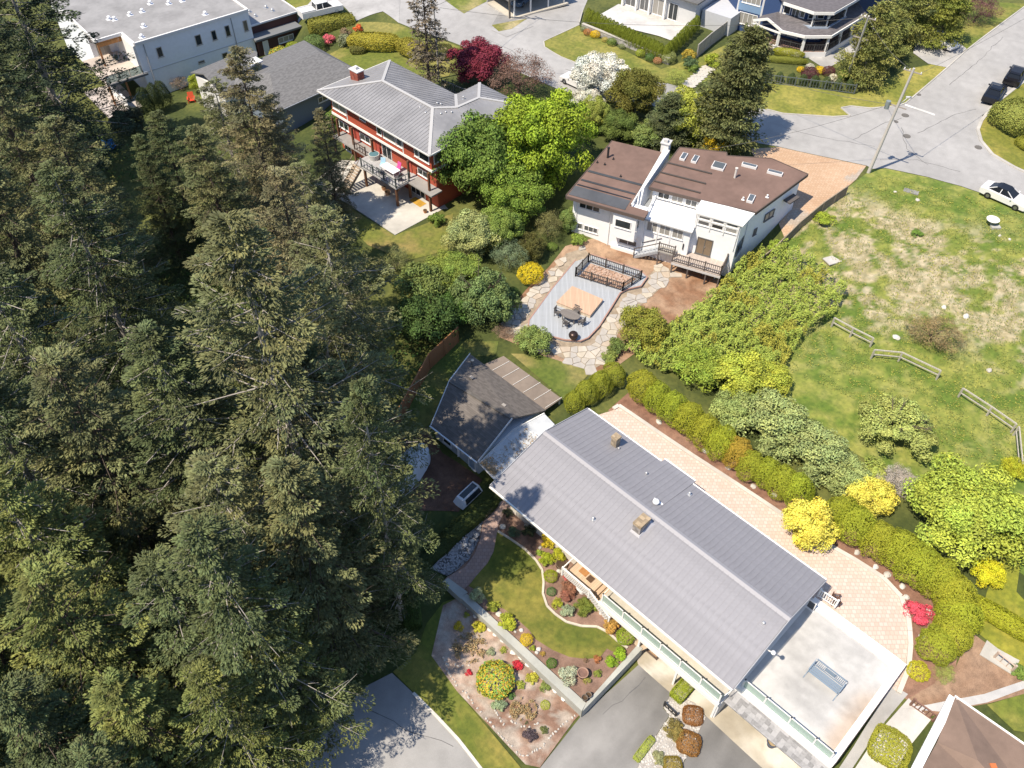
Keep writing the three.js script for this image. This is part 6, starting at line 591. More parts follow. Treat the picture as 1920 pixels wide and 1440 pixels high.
    part('hull', hexa([V(-L * 0.9, 0.2, 0.7), V(L * 0.6, 0.2, 0.5), V(L * 0.6, 0.2, -0.5), V(-L * 0.9, 0.2, -0.7)], [V(-L * 0.93, 0.75, 1.1), V(L * 0.7, 0.75, 0.85), V(L * 0.7, 0.75, -0.85), V(-L * 0.93, 0.75, -1.1)]), M([0.5, 0.52, 0.55]), t); for (const x of [-1, 0.8]) part('trailer_wheel', xf(new THREE.TorusGeometry(0.22, 0.09, 8, 16), x, 0.3, 1.0), tyre, t); }
  { const [a, b, r] = place([856, 950], [898, 912]), m = T(876, 932), t = thing('truck_canopy', 'white fibreglass truck canopy with a dark side window, on the ground by the hedge', 'canopy', [m.x, m.y + 0.1, m.z], r), L = 1.2; part('shell', hexa([V(-L, 0, 0.62), V(L, 0, 0.62), V(L, 0, -0.5), V(-L, 0, -0.5)], [V(-L + 0.4, 0.5, 0.3), V(L - 0.05, 0.5, 0.3), V(L - 0.05, 0.5, -0.4), V(-L + 0.4, 0.5, -0.4)]), M([0.72, 0.72, 0.73], null, { roughness: 0.3 }), t); part('window', hexa([V(-L + 0.5, 0.1, 0.61), V(L - 0.15, 0.1, 0.61), V(L - 0.15, 0.1, 0.5), V(-L + 0.5, 0.1, 0.5)], [V(-L + 0.62, 0.43, 0.4), V(L - 0.2, 0.43, 0.4), V(L - 0.2, 0.43, 0.28), V(-L + 0.62, 0.43, 0.28)]), GLASS, t); part('roof_panel', box(-L + 0.6, L - 0.2, 0.502, 0.52, -0.3, 0.2), M([0.04, 0.045, 0.05], null, { roughness: 0.15 }), t); }
}

// ---------- foliage ----------
class Leaves { constructor() { this.p = []; this.n = []; this.c = []; this.i = []; }
  add(x, y, z, d, n, l, w, k, hue = 0) { // one folded leaf spray: centre, long axis, facing, length, width, tone
    const sx = d.y * n.z - d.z * n.y, sy = d.z * n.x - d.x * n.z, sz = d.x * n.y - d.y * n.x, f = w * 0.28, b = this.p.length / 3;
    const hl = l / 2, hw = w / 2; this.p.push(x - d.x * hl, y - d.y * hl, z - d.z * hl, x + sx * hw + n.x * f, y + sy * hw + n.y * f, z + sz * hw + n.z * f, x + d.x * hl, y + d.y * hl, z + d.z * hl, x - sx * hw + n.x * f, y - sy * hw + n.y * f, z - sz * hw + n.z * f);
    for (let q = 0; q < 4; q++) { this.n.push(n.x, n.y, n.z); this.c.push(k * (1 + hue), k, k * (1 - hue * 0.6)); } this.i.push(b, b + 1, b + 2, b, b + 2, b + 3); }
  build() { const q = new THREE.BufferGeometry(); q.setAttribute('position', new THREE.Float32BufferAttribute(this.p, 3)); q.setAttribute('normal', new THREE.Float32BufferAttribute(this.n, 3)); q.setAttribute('color', new THREE.Float32BufferAttribute(this.c, 3)); q.setIndex(this.i); q.computeVertexNormals(); return q; } }
const dirn = () => { const z = R() * 2 - 1, a = R() * 6.283, s = Math.sqrt(1 - z * z); return V(s * Math.cos(a), z, s * Math.sin(a)); };
function orient(out, spread) { const n = dirn().multiplyScalar(spread).add(out).normalize(); const d = V(0, 0, 0).crossVectors(n, dirn()).normalize(); return [d, n]; }
// rounded crown made of many leaf clumps, radius 1 sideways and height 0..2*ry
function crownGeo(seed, o) {
  R = RNG(seed); const L = new Leaves(), { clumps = 40, bits = 160, leaf = 0.07, ry = 0.8, cr = 0.3, low = 0.15, shell = 0.72, rough = 0.25, asp = 0.6 } = o;
  for (let i = 0; i < clumps; i++) { const d = dirn(); if (d.y < -0.35 && R() < 0.75) { d.y = -d.y; } const rad = shell * (1 - rough + 2 * rough * R()) * (R() < 0.25 ? 0.6 : 1), c = V(d.x * rad, ry + d.y * rad * ry, d.z * rad), r = cr * rr(0.65, 1.25), tone = rr(0.78, 1.2), hue = rr(-0.07, 0.07);
    for (let j = 0; j < bits; j++) { const e = dirn().addScaledVector(d, 0.45).add(V(0, 0.3, 0)).normalize(), q = r * (0.55 + 0.5 * R()); const x = c.x + e.x * q, y = Math.max(low * 0.5, c.y + e.y * q * 0.85), z = c.z + e.z * q; const [dd, n] = orient(e, 0.75); L.add(x, y, z, dd, n, leaf * rr(0.7, 1.4), leaf * asp * rr(0.7, 1.3), tone * rr(0.75, 1.25), hue + rr(-0.05, 0.05)); } }
  return L.build();
}
// clipped or dense crown: leaves on a superellipsoid surface
function denseGeo(seed, n, leaf, p = 2, ry = 1, bump = 0.1, top = 1, hv = 0.06) {
  R = RNG(seed); const L = new Leaves(); for (let i = 0; i < n; i++) { const d = dirn(); if (d.y < -0.6) continue; const m = Math.pow(Math.abs(d.x) ** p + Math.abs(d.y) ** p + Math.abs(d.z) ** p, -1 / p) * (1 - bump + 2 * bump * vnoise(d.x * 3 + 9, d.y * 3 + d.z * 4 + 9, seed)) * rr(0.9, 1.03); const t = d.y * m, taper = lerp(1, top, Math.max(0, t)); const [dd, nn] = orient(d, 0.7); L.add(d.x * m * taper, ry + t * ry, d.z * m * taper, dd, nn, leaf * rr(0.7, 1.4), leaf * 0.6 * rr(0.7, 1.3), rr(0.72, 1.22), hv > 0.1 ? (R() < 0.4 ? rr(0.2, hv) : rr(-hv, 0.1)) : rr(-hv, hv)); }
  return L.build();
}
// conifer of unit height: drooping limbs that carry clumps of needles
function coniferGeo(seed, o) {
  R = RNG(seed); const L = new Leaves(), T = [], { n = 120, rad = 0.26, base = 0.1, bits = 58, len = 0.0082, pw = 0.6, droop = 0.3, gap = 0.1, wide = 0.34, clump = 0.02, cpl = 42, bareP = 0.3 } = o;
  for (let i = 0; i < n; i++) { const t = base + (1 - base) * Math.pow((i + R()) / n, 0.9); const a = i * 2.39996 + rr(-0.7, 0.7); if (R() < gap && t < 0.93) continue; const len0 = rad * Math.pow(1 - t, pw) * rr(0.5, 1.2) * (t < base + 0.1 ? rr(0.5, 1) : 1) + 0.012; const dx = Math.cos(a), dz = Math.sin(a), side = V(-dz, 0, dx), tone = rr(0.72, 1.25), hue = rr(-0.06, 0.12), rise = rr(0.05, 0.3);
    const pt = s => V(dx * len0 * s, t + len0 * (rise * s - droop * (1.3 - 0.5 * t) * s * s + 0.16 * s * s * s), dz * len0 * s);
    if (len0 > 0.04) { const bare = R() < bareP; T.push(bar(pt(0), pt(0.5), 0.0032 * (1.3 - t), 4, 0.002 * (1.3 - t)), bar(pt(0.5), pt(0.8), 0.002 * (1.3 - t), 3, 0.0013), bar(pt(0.8), pt(bare ? 1.15 : 1), 0.0013, 3, 0.0006)); if (bare) for (let k = 0; k < 3; k++) { const q = pt(rr(0.4, 1)); T.push(bar(q, q.clone().add(V(dx * 0.6 + side.x * rr(-1, 1), rr(-0.1, 0.7), dz * 0.6 + side.z * rr(-1, 1)).multiplyScalar(len0 * 0.28)), 0.0011, 3, 0.0004)); } }
    const nc = Math.round(2 + len0 * cpl); for (let k = 0; k < nc; k++) { const s = 0.15 + 0.9 * Math.pow((k + R()) / nc, 0.8), w = wide * len0 * Math.sin(Math.min(1, s) * 2.6 + 0.3) * rr(-1, 1), c = pt(s).addScaledVector(side, w); c.y -= Math.abs(w) * 0.35; const cr = clump * rr(0.6, 1.3) * (0.7 + 0.5 * (1 - t)), ct = tone * rr(0.8, 1.2), out = V(dx + side.x * w / len0 * 2, 0, dz + side.z * w / len0 * 2).normalize();
      for (let b = 0; b < bits; b++) { const e = dirn(), x = c.x + (e.x + out.x * 0.35) * cr, y = c.y + e.y * cr * 0.55, z = c.z + (e.z + out.z * 0.35) * cr; const dd = out.clone().add(V(0, -0.15, 0)).addScaledVector(e, 0.9).normalize(), nn = V(0, 1, 0).addScaledVector(dirn(), 0.7); nn.addScaledVector(dd, -nn.dot(dd)).normalize(); L.add(x, y, z, dd, nn, len * rr(0.7, 1.5), len * 0.42 * rr(0.6, 1.4), ct * rr(0.72, 1.25), hue + rr(-0.04, 0.05)); } } }
  T.push(bar(V(0, 0, 0), V(0, 0.5, 0), 0.014, 8, 0.009), bar(V(0, 0.5, 0), V(0, 0.985, 0), 0.009, 6, 0.0012)); return { leaf: L.build(), wood: merge(T) };
}
function limbsGeo(seed, n, spread, h0, h1, r = 0.03) { R = RNG(seed); const q = [bar(V(0, -0.1, 0), V(rr(-0.03, 0.03), h0, rr(-0.03, 0.03)), r, 8, r * 0.75)]; for (let i = 0; i < n; i++) { const a = i * 2.4 + R(), p0 = V(0, h0 * rr(0.7, 1), 0), p1 = V(Math.cos(a) * spread * rr(0.3, 0.5), lerp(h0, h1, rr(0.35, 0.6)), Math.sin(a) * spread * rr(0.3, 0.5)), p2 = V(Math.cos(a + 0.3) * spread * rr(0.7, 1), lerp(h0, h1, rr(0.6, 1)), Math.sin(a + 0.3) * spread * rr(0.7, 1)); q.push(bar(p0, p1, r * 0.55, 5, r * 0.32), bar(p1, p2, r * 0.32, 4, r * 0.1)); for (let k = 0; k < 3; k++) { const p3 = p1.clone().lerp(p2, rr(0.2, 0.9)); q.push(bar(p3, p3.clone().add(dirn().multiplyScalar(spread * 0.35).add(V(0, spread * 0.12, 0))), r * 0.16, 3, r * 0.05)); } } return merge(q); }
const GEO = {
  con: [coniferGeo(101, { n: 125, rad: 0.27 }), coniferGeo(102, { n: 112, rad: 0.3, gap: 0.15, wide: 0.4 }), coniferGeo(103, { n: 140, rad: 0.23, pw: 0.62 }), coniferGeo(104, { n: 118, rad: 0.31, gap: 0.14, droop: 0.24, pw: 0.7 })],
  bare: coniferGeo(105, { n: 120, rad: 0.17, bits: 7, gap: 0.1, droop: 0.25, pw: 0.5, len: 0.02, cpl: 45, bareP: 0.6 }),
  spruce: coniferGeo(106, { n: 190, rad: 0.34, bits: 18, gap: 0, base: 0.02, pw: 0.42, droop: 0.12, len: 0.028, wide: 0.42, clump: 0.05, cpl: 34, bareP: 0 }), fluffy: coniferGeo(107, { n: 110, rad: 0.46, bits: 22, gap: 0.05, base: 0.04, pw: 0.5, droop: 0.16, len: 0.032, wide: 0.45, clump: 0.06, cpl: 26, bareP: 0 }),
  tree: [crownGeo(201, { clumps: 85, bits: 330, leaf: 0.056, cr: 0.27 }), crownGeo(202, { clumps: 95, bits: 300, leaf: 0.053, cr: 0.24, rough: 0.3 })], wide: crownGeo(203, { clumps: 75, bits: 240, leaf: 0.062, ry: 0.5, cr: 0.22, rough: 0.3 }), sparse: crownGeo(204, { clumps: 70, bits: 95, leaf: 0.045, cr: 0.3, rough: 0.35 }),
  bush: [crownGeo(211, { clumps: 55, bits: 190, leaf: 0.078, cr: 0.29, ry: 0.75 }), crownGeo(212, { clumps: 60, bits: 175, leaf: 0.074, cr: 0.3, ry: 0.75, rough: 0.2 })], shrub: [crownGeo(221, { clumps: 26, bits: 90, leaf: 0.15, cr: 0.36, ry: 0.7 }), crownGeo(222, { clumps: 30, bits: 75, leaf: 0.14, cr: 0.32, ry: 0.7, rough: 0.3 })],
  ball: denseGeo(231, 4200, 0.09, 2.2, 0.85), cedar: [denseGeo(241, 11000, 0.066, 2.6, 1, 0.14, 0.8), denseGeo(242, 11000, 0.066, 2.4, 1, 0.18, 0.7)], cube: denseGeo(251, 9000, 0.095, 9, 0.9, 0.03), loaf: denseGeo(252, 9500, 0.085, 3.6, 0.8, 0.06),
  mottled: denseGeo(254, 3600, 0.13, 2.2, 0.85, 0.12, 1, 0.7), flat: denseGeo(253, 6000, 0.1, 3, 0.5, 0.08), tuft: null, wood: [limbsGeo(301, 7, 0.75, 0.35, 1.4, 0.045), limbsGeo(302, 6, 0.7, 0.3, 1.3, 0.04)], twig: limbsGeo(303, 14, 0.95, 0.1, 1.5, 0.022),
};
{ R = RNG(261); const L = new Leaves(); for (let i = 0; i < 320; i++) { const a = rr(0, 6.28), e = rr(0.15, 1.35), d = V(Math.cos(a) * Math.cos(e), Math.sin(e), Math.sin(a) * Math.cos(e)), n = V(-Math.cos(a) * Math.sin(e), Math.cos(e), -Math.sin(a) * Math.sin(e)), l = rr(0.6, 1.1); L.add(d.x * l * 0.5, d.y * l * 0.5, d.z * l * 0.5, d, n, l, 0.09, rr(0.7, 1.25), rr(-0.08, 0.08)); } GEO.tuft = L.build(); }
const leafM = (c, tr = 0) => { const key = 'leaf' + c + tr; if (MCACHE.has(key)) return MCACHE.get(key); const m = tr ? new THREE.MeshPhysicalMaterial({ vertexColors: true, roughness: 0.95, side: THREE.DoubleSide, transmission: tr, thickness: 0 }) : new THREE.MeshStandardMaterial({ vertexColors: true, roughness: 0.8, side: THREE.DoubleSide }); m.color.setRGB(...c); MCACHE.set(key, m); return m; };
const BARK = M([0.12, 0.09, 0.07], 'cloudy'), PALEBARK = M([0.42, 0.39, 0.35], 'cloudy');
let cr = RNG(5);
function _px3(p) { const q = p.clone().sub(camera.position).applyQuaternion(_q.clone().invert()); return [960 + FPX * q.x / -q.z, 720 - FPX * q.y / -q.z]; }
function conifer(label, ax, ay, h, c, v = 0, wide = 1, group, geo, f = 1) { // by the place of a point f of the way up it
  const p = T(ax, ay, h * f), k = geo || GEO.con[v % 4], t = thing('conifer', label, 'conifer', [p.x, p.y - h * f, p.z], cr() * 6.28, group); t.scale.set(h * wide, h, h * wide); part('trunk', k.wood, cr() < 0.5 ? PALEBARK : BARK, t); part('crown', k.leaf, leafM(c), t); return t;
}
const CG = { tree: ['tree', 0], wide: ['wide'], bush: ['bush', 0], shrub: ['shrub', 0], sparse: ['sparse'] };
function plant(name, label, cat, x, y, rpx, c, o = {}) { // by the middle of what shows of it: radius in photo pixels
  const { geo = 'bush', hr = 1.5, v = Math.floor(cr() * 2), group, turn = cr() * 6.28, h0, sx = 1, sz = 1, wood = true, bark = BARK, tr = 0 } = o; let p = h0 === undefined ? T(x, y, 0.5) : A(x, y, h0 + 0.3), r = metres(p, rpx), h = r * hr; p = h0 === undefined ? T(x, y, h * 0.5) : A(x, y, h0 + h * 0.5); r = metres(p, rpx); h = r * hr; p.y -= h * 0.5;
  const G = Array.isArray(GEO[geo]) ? GEO[geo][v % GEO[geo].length] : GEO[geo]; if (!G.boundingBox) G.computeBoundingBox(); const H = G.boundingBox.max.y; const t = thing(name, label, cat, [p.x, p.y, p.z], turn, group); t.scale.set(r * sx, h / H, r * sz);
  if (wood) part(geo === 'tree' || geo === 'wide' || geo === 'sparse' ? 'trunk' : 'stem', GEO.wood[v % 2], bark, t); part('foliage', G, leafM(c, tr), t); return t;
}
// ---------- the conifer wood on the left ----------
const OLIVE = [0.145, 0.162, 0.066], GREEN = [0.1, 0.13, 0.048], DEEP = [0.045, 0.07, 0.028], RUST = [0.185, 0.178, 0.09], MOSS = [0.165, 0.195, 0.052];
conifer('tall rust-tinged fir rising between the flat-roofed house and the shingled house', 442, 88, 22, RUST, 2, 0.95); conifer('small pointed fir beside the end of the red house', 600, 205, 13, RUST, 2, 0.9); conifer('slim fir beside the blue garden chairs', 258, 255, 14, GREEN, 2, 0.9); conifer('grey-green fir whose tip stands alone in the lower wood', 365, 985, 24, GREEN, 0, 0.95);
const mid = (label, x, y, h, c, v, wide = 1, group) => conifer(label, x, y, h, c, v, wide, group, undefined, 0.55);
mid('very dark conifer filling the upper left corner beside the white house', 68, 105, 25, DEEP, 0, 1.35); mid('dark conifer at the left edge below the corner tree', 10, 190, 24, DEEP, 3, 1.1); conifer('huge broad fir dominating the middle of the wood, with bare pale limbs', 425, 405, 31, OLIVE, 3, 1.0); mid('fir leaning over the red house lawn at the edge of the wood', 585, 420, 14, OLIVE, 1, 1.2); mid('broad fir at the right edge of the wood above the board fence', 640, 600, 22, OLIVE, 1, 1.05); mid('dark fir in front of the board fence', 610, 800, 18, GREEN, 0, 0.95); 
mid('fir standing behind the board fence that shades the cottage', 622, 700, 21, OLIVE, 2, 0.9); conifer('fir reaching out over the covered boat', 672, 716, 25, GREEN, 2, 0.66); mid('rust-tinged fir on the flank of the huge broad fir', 560, 790, 22, RUST, 1, 1.0); mid('fir whose lowest sprays reach the clipped garden hedge', 590, 1060, 22, OLIVE, 2, 1.1); mid('bright green fir beside the turning place', 515, 1230, 18, MOSS, 1, 1); mid('fir overhanging the asphalt at the bottom of the wood', 440, 1370, 17, MOSS, 3, 0.95); mid('low bluish fir below the red chair', 330, 320, 14, GREEN, 3, 1.15); mid('fir in shade behind the red house stairs', 530, 300, 15, RUST, 0, 0.95);
for (const [x, y, h, c, v] of [[60, 330, 23, OLIVE, 0], [170, 400, 20, OLIVE, 1], [50, 500, 23, OLIVE, 2], [190, 530, 23, GREEN, 0], [410, 390, 18, OLIVE, 2], [560, 500, 20, RUST, 1], [70, 700, 23, GREEN, 1], [60, 900, 23, GREEN, 3], [210, 880, 23, OLIVE, 1], [370, 850, 24, GREEN, 2], [110, 1080, 22, MOSS, 0], [470, 1060, 22, OLIVE, 1], [30, 1260, 21, MOSS, 2], [190, 1240, 21, MOSS, 1], [370, 1210, 20, GREEN, 3], [130, 1420, 19, GREEN, 0], [300, 1400, 18, MOSS, 2], [-40, 1480, 19, GREEN, 1], [-110, 300, 23, GREEN, 2], [-110, 560, 23, GREEN, 3], [-120, 820, 22, OLIVE, 0], [-120, 1080, 22, MOSS, 1], [-90, 1320, 20, GREEN, 2], [250, 1520, 17, GREEN, 1], [430, 270, 15, OLIVE, 1], [625, 340, 6, RUST, 3]]) mid('tall dark green conifer packed among others in the wood', x, y, h, c, v, 1.08, 'conifers packed together in the wood');
{ // name each packed conifer by the file it stands in, counted from the top of the wood
  const all = scene.children.filter(o => o.userData.category === 'conifer').map(o => { const p = _px3(V(o.position.x, o.position.y + o.scale.y * 0.55, o.position.z)); return { o, x: p[0], y: p[1] }; }), files = [[-400, -30, 'beyond the left edge'], [-30, 125, 'along the left edge'], [125, 300, 'in the second file from the left edge'], [300, 480, 'in the middle file'], [480, 999, 'in the file nearest the houses']];
  for (const [a, b, w] of files) all.filter(q => q.x >= a && q.x < b).sort((p, q) => p.y - q.y).forEach((q, i) => { if (q.o.userData.group) q.o.userData.label = 'conifer in the wood ' + w + ', ' + NTH[i] + ' from the top'; });
}
// ---------- trees and shrubs beyond ----------
const YG = [0.3, 0.36, 0.03], MID = [0.15, 0.23, 0.035], GOLD = [0.75, 0.52, 0.01], SAGE = [0.22, 0.26, 0.11], LIME = [0.36, 0.4, 0.03], CED = [0.19, 0.21, 0.022], TG = [0.2, 0.22, 0.03];
plant('maple_tree', 'big dark green broadleaf tree beside the red house', 'tree', 900, 300, 86, [0.13, 0.21, 0.03], { geo: 'tree', hr: 1.9, v: 0 }); plant('maple_tree', 'big bright yellow-green maple between the red house and the brown-roofed house', 'tree', 1020, 255, 92, [0.25, 0.35, 0.02], { geo: 'tree', hr: 1.9, v: 1 }); plant('broadleaf_tree', 'green tree under the bright maple at the brown-roofed house corner', 'tree', 965, 365, 66, [0.17, 0.26, 0.03], { geo: 'tree', hr: 1.7, v: 1 });
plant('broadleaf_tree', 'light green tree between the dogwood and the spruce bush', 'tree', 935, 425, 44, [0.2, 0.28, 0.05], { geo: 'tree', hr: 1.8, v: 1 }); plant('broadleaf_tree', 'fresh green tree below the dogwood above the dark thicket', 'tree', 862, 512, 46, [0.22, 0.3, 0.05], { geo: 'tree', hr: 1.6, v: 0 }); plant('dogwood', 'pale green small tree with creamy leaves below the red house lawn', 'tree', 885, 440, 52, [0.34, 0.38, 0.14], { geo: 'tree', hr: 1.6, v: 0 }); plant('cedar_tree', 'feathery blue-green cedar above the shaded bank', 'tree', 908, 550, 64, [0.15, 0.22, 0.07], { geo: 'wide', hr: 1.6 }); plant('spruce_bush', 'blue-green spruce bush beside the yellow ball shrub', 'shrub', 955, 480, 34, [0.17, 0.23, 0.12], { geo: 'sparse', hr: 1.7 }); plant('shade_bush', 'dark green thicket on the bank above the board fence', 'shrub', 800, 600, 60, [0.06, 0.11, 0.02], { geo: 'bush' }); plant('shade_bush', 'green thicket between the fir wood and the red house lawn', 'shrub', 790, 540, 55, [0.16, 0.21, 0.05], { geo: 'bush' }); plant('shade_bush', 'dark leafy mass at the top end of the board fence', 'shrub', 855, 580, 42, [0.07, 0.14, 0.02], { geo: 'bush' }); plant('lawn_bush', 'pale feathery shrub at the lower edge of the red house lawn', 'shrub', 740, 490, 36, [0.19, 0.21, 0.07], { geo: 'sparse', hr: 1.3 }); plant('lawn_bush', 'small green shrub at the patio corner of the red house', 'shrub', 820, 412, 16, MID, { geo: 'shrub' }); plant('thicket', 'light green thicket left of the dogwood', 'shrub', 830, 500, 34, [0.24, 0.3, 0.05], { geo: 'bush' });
plant('red_maple', 'round crimson-leaved maple behind the red house', 'tree', 897, 116, 56, [0.2, 0.022, 0.045], { geo: 'tree', hr: 1.3, v: 0 }); plant('plum_tree', 'brown-purple loosely leaved tree right of the crimson maple', 'tree', 972, 142, 58, [0.17, 0.1, 0.075], { geo: 'sparse', hr: 1.3 }); plant('blossom_tree', 'white blossoming tree beside the lane', 'tree', 1128, 143, 54, [0.7, 0.7, 0.62], { geo: 'tree', hr: 1.5, v: 1 }); plant('blossom_tree', 'lower drift of white blossom half behind the bright maple', 'tree', 1098, 195, 34, [0.62, 0.62, 0.52], { geo: 'tree', hr: 1.4 });
plant('yew_tree', 'dark olive yew behind the brown roof', 'tree', 1192, 175, 52, [0.14, 0.14, 0.02], { geo: 'tree', hr: 1.7, v: 0 }); plant('pale_tree', 'slim yellow-green tree between the blossom tree and the yew', 'tree', 1112, 215, 32, [0.3, 0.34, 0.06], { geo: 'tree', hr: 2.2, v: 1 }); plant('garden_tree', 'shaded green tree at the back edge of the brown roof', 'tree', 1160, 235, 36, [0.12, 0.17, 0.03], { geo: 'tree', hr: 1.6 }); plant('garden_bush', 'spreading green bush touching the brown roof edge', 'shrub', 1212, 250, 36, [0.19, 0.25, 0.06], { geo: 'bush', hr: 1.1 }); conifer('small blue-green spruce between the yew and the yellow-green tree', 1262, 178, 6, [0.1, 0.13, 0.05], 0, 1.1, undefined, GEO.spruce); plant('garden_tree', 'feathery yellow-green tree left of the big round conifer', 'tree', 1300, 212, 58, [0.34, 0.37, 0.05], { geo: 'tree', hr: 1.7, v: 1 }); plant('golden_cypress', 'bright golden cypress peeking over the brown roof', 'shrub', 1341, 272, 24, [0.7, 0.5, 0.02], { geo: 'bush', hr: 1.8 }); plant('garden_bush', 'green bush between golden cypress and the big conifer', 'shrub', 1368, 268, 26, [0.22, 0.27, 0.03], { geo: 'bush', hr: 1.6 });
conifer('big dense dark conifer at the corner of the brick driveway', 1366, 178, 13, [0.13, 0.15, 0.05], 0, 0.84, undefined, GEO.spruce, 0.5).rotation.set(-0.04, 0.4, -0.15);
conifer('bushy yellow-green conifer beside the pale gravel drive', 1660, 6, 9.5, [0.21, 0.235, 0.06], 0, 0.72, undefined, GEO.fluffy); conifer('bushy green conifer behind it reaching the top edge', 1738, -62, 9.5, [0.19, 0.22, 0.055], 0, 0.7, undefined, GEO.fluffy); conifer('smaller yellow-green conifer nearest the white car on the gravel', 1690, 20, 6.5, [0.22, 0.25, 0.065], 0, 0.75, undefined, GEO.fluffy); conifer('round-topped green conifer at the top edge', 1800, -34, 8, [0.2, 0.24, 0.04], 0, 0.85, undefined, GEO.fluffy); plant('plum_tree', 'dark purple leaved tree at the top edge above the lawn', 'tree', 1835, 18, 38, [0.13, 0.06, 0.06], { geo: 'sparse', hr: 1.3 });
plant('clipped_bush', 'big rounded clipped bush on the street island', 'hedge', 1912, 218, 44, [0.24, 0.27, 0.05], { geo: 'loaf', hr: 0.95, wood: false }); plant('clipped_bush', 'second clipped bush cut by the right edge', 'hedge', 1926, 268, 18, [0.28, 0.29, 0.03], { geo: 'loaf', hr: 0.9, wood: false });
conifer('thin half-bare conifer beside the slim pole', 790, -60, 15, [0.15, 0.13, 0.09], 0, 1, undefined, GEO.bare);
// hedges near the street
const clip = (label, x, y, rpx, sx, sz, turn, hr, c, geo = 'cube') => plant('clipped_hedge', label, 'hedge', x, y, rpx, c, { geo, hr, sx, sz, turn, wood: false });
clip('square-clipped hedge in front of the white pickup', 622, 46, 42, 1.0, 0.34, 0.36, 0.72, [0.24, 0.24, 0.03]); clip('long rounded golden-green hedge on the front lawn', 700, 78, 42, 1.15, 0.45, -0.1, 0.7, [0.34, 0.3, 0.025], 'loaf'); clip('end of the rounded hedge under the bare conifer', 775, 92, 38, 1, 0.5, -0.75, 0.75, [0.28, 0.25, 0.025], 'loaf'); clip('short hedge end left of the golden-green hedge', 672, 90, 16, 1, 1, 0, 1, [0.15, 0.15, 0.03], 'loaf'); clip('clipped hedge end beside the slim pole', 828, 97, 20, 1, 1, 0, 1, [0.1, 0.1, 0.02], 'loaf');
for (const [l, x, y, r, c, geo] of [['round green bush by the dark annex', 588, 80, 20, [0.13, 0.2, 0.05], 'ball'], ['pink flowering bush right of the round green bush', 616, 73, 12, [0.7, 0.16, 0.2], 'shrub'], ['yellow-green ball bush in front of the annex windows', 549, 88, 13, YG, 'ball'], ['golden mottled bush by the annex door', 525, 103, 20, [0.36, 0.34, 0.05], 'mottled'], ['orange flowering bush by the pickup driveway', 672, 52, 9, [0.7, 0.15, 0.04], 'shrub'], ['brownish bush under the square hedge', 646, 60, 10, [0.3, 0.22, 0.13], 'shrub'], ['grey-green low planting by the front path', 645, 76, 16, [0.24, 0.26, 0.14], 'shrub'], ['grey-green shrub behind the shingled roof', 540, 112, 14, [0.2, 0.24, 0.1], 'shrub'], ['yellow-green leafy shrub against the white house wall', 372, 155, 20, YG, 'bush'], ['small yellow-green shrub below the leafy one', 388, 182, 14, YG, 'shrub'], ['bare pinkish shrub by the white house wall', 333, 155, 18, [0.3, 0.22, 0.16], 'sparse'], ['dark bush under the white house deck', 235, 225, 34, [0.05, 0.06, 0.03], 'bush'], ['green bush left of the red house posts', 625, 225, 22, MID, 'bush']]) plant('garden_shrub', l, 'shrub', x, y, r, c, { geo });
for (let i = 0; i < 3; i++) plant('cedar', ['dark clipped cedar at the white house corner, left one', 'dark clipped cedar at the white house corner, middle one', 'dark clipped cedar at the white house corner, right one'][i], 'hedge', 272 + i * 16, 190 - i * 6, 15, [0.05, 0.075, 0.02], { geo: 'cedar', hr: 4, wood: false });
// clipped cedar hedge round the pale terrace: one clipped column after another
{ const cols = []; const run = (a, b, n) => { for (let i = 0; i < n; i++) cols.push([lerp(a[0], b[0], i / n), lerp(a[1], b[1], i / n)]); }; run([1103, 32], [1246, 100], 19); run([1250, 98], [1312, 38], 9); cols.forEach(([x, y], i) => plant('hedge_cedar', i < 19 ? NTH[i] + ' clipped cedar column from the lane end of the hedge below the pale terrace' : NTH[i - 19] + ' clipped cedar column of the return hedge right of the pale terrace', 'hedge', x, y, 8, [0.19, 0.235, 0.015], { geo: 'cedar', hr: 4.4, wood: false, group: 'clipped cedars round the pale terrace' })); }
for (const [l, x, y, r, c, geo = 'ball'] of [['yellow ball shrub below the block wall, left end', 1116, 64, 9, GOLD], ['rusty orange shrub at the left end of the block wall', 1102, 60, 8, [0.45, 0.2, 0.06]], ['small grey shrub at the upper end of the block wall', 1094, 54, 6, SAGE], ['pale yellow tuft along the block wall', 1134, 74, 6, [0.5, 0.42, 0.1]], ['green cone shrub along the block wall', 1147, 78, 9, MID], ['grey-green tuft along the block wall', 1166, 87, 6, SAGE], ['yellow-green ball shrub near the right end of the block wall', 1201, 99, 9, YG], ['dark green ball shrub near the right end of the block wall', 1219, 107, 9, [0.08, 0.17, 0.03]], ['orange-pink azalea at the right end of the block wall', 1233, 113, 8, [0.5, 0.26, 0.12]], ['domed pale green shrub below the hedge corner', 1254, 106, 14, [0.26, 0.3, 0.09]], ['yellow-orange maple shrub by the stepping slabs', 1290, 103, 14, [0.42, 0.32, 0.04], 'shrub'], ['dark green low shrub beneath the yellow-orange maple shrub', 1294, 117, 14, [0.08, 0.13, 0.05], 'shrub'], ['green mound by the flat path slabs', 1301, 129, 10, MID, 'shrub'], ['pale weeping shrub on the lawn behind the yew', 1270, 145, 20, [0.33, 0.38, 0.08], 'sparse'], ['yellow-green hedge clump below the blue house fence', 1335, 112, 16, YG, 'shrub']]) plant('garden_shrub', l, 'shrub', x, y, r, c, { geo });
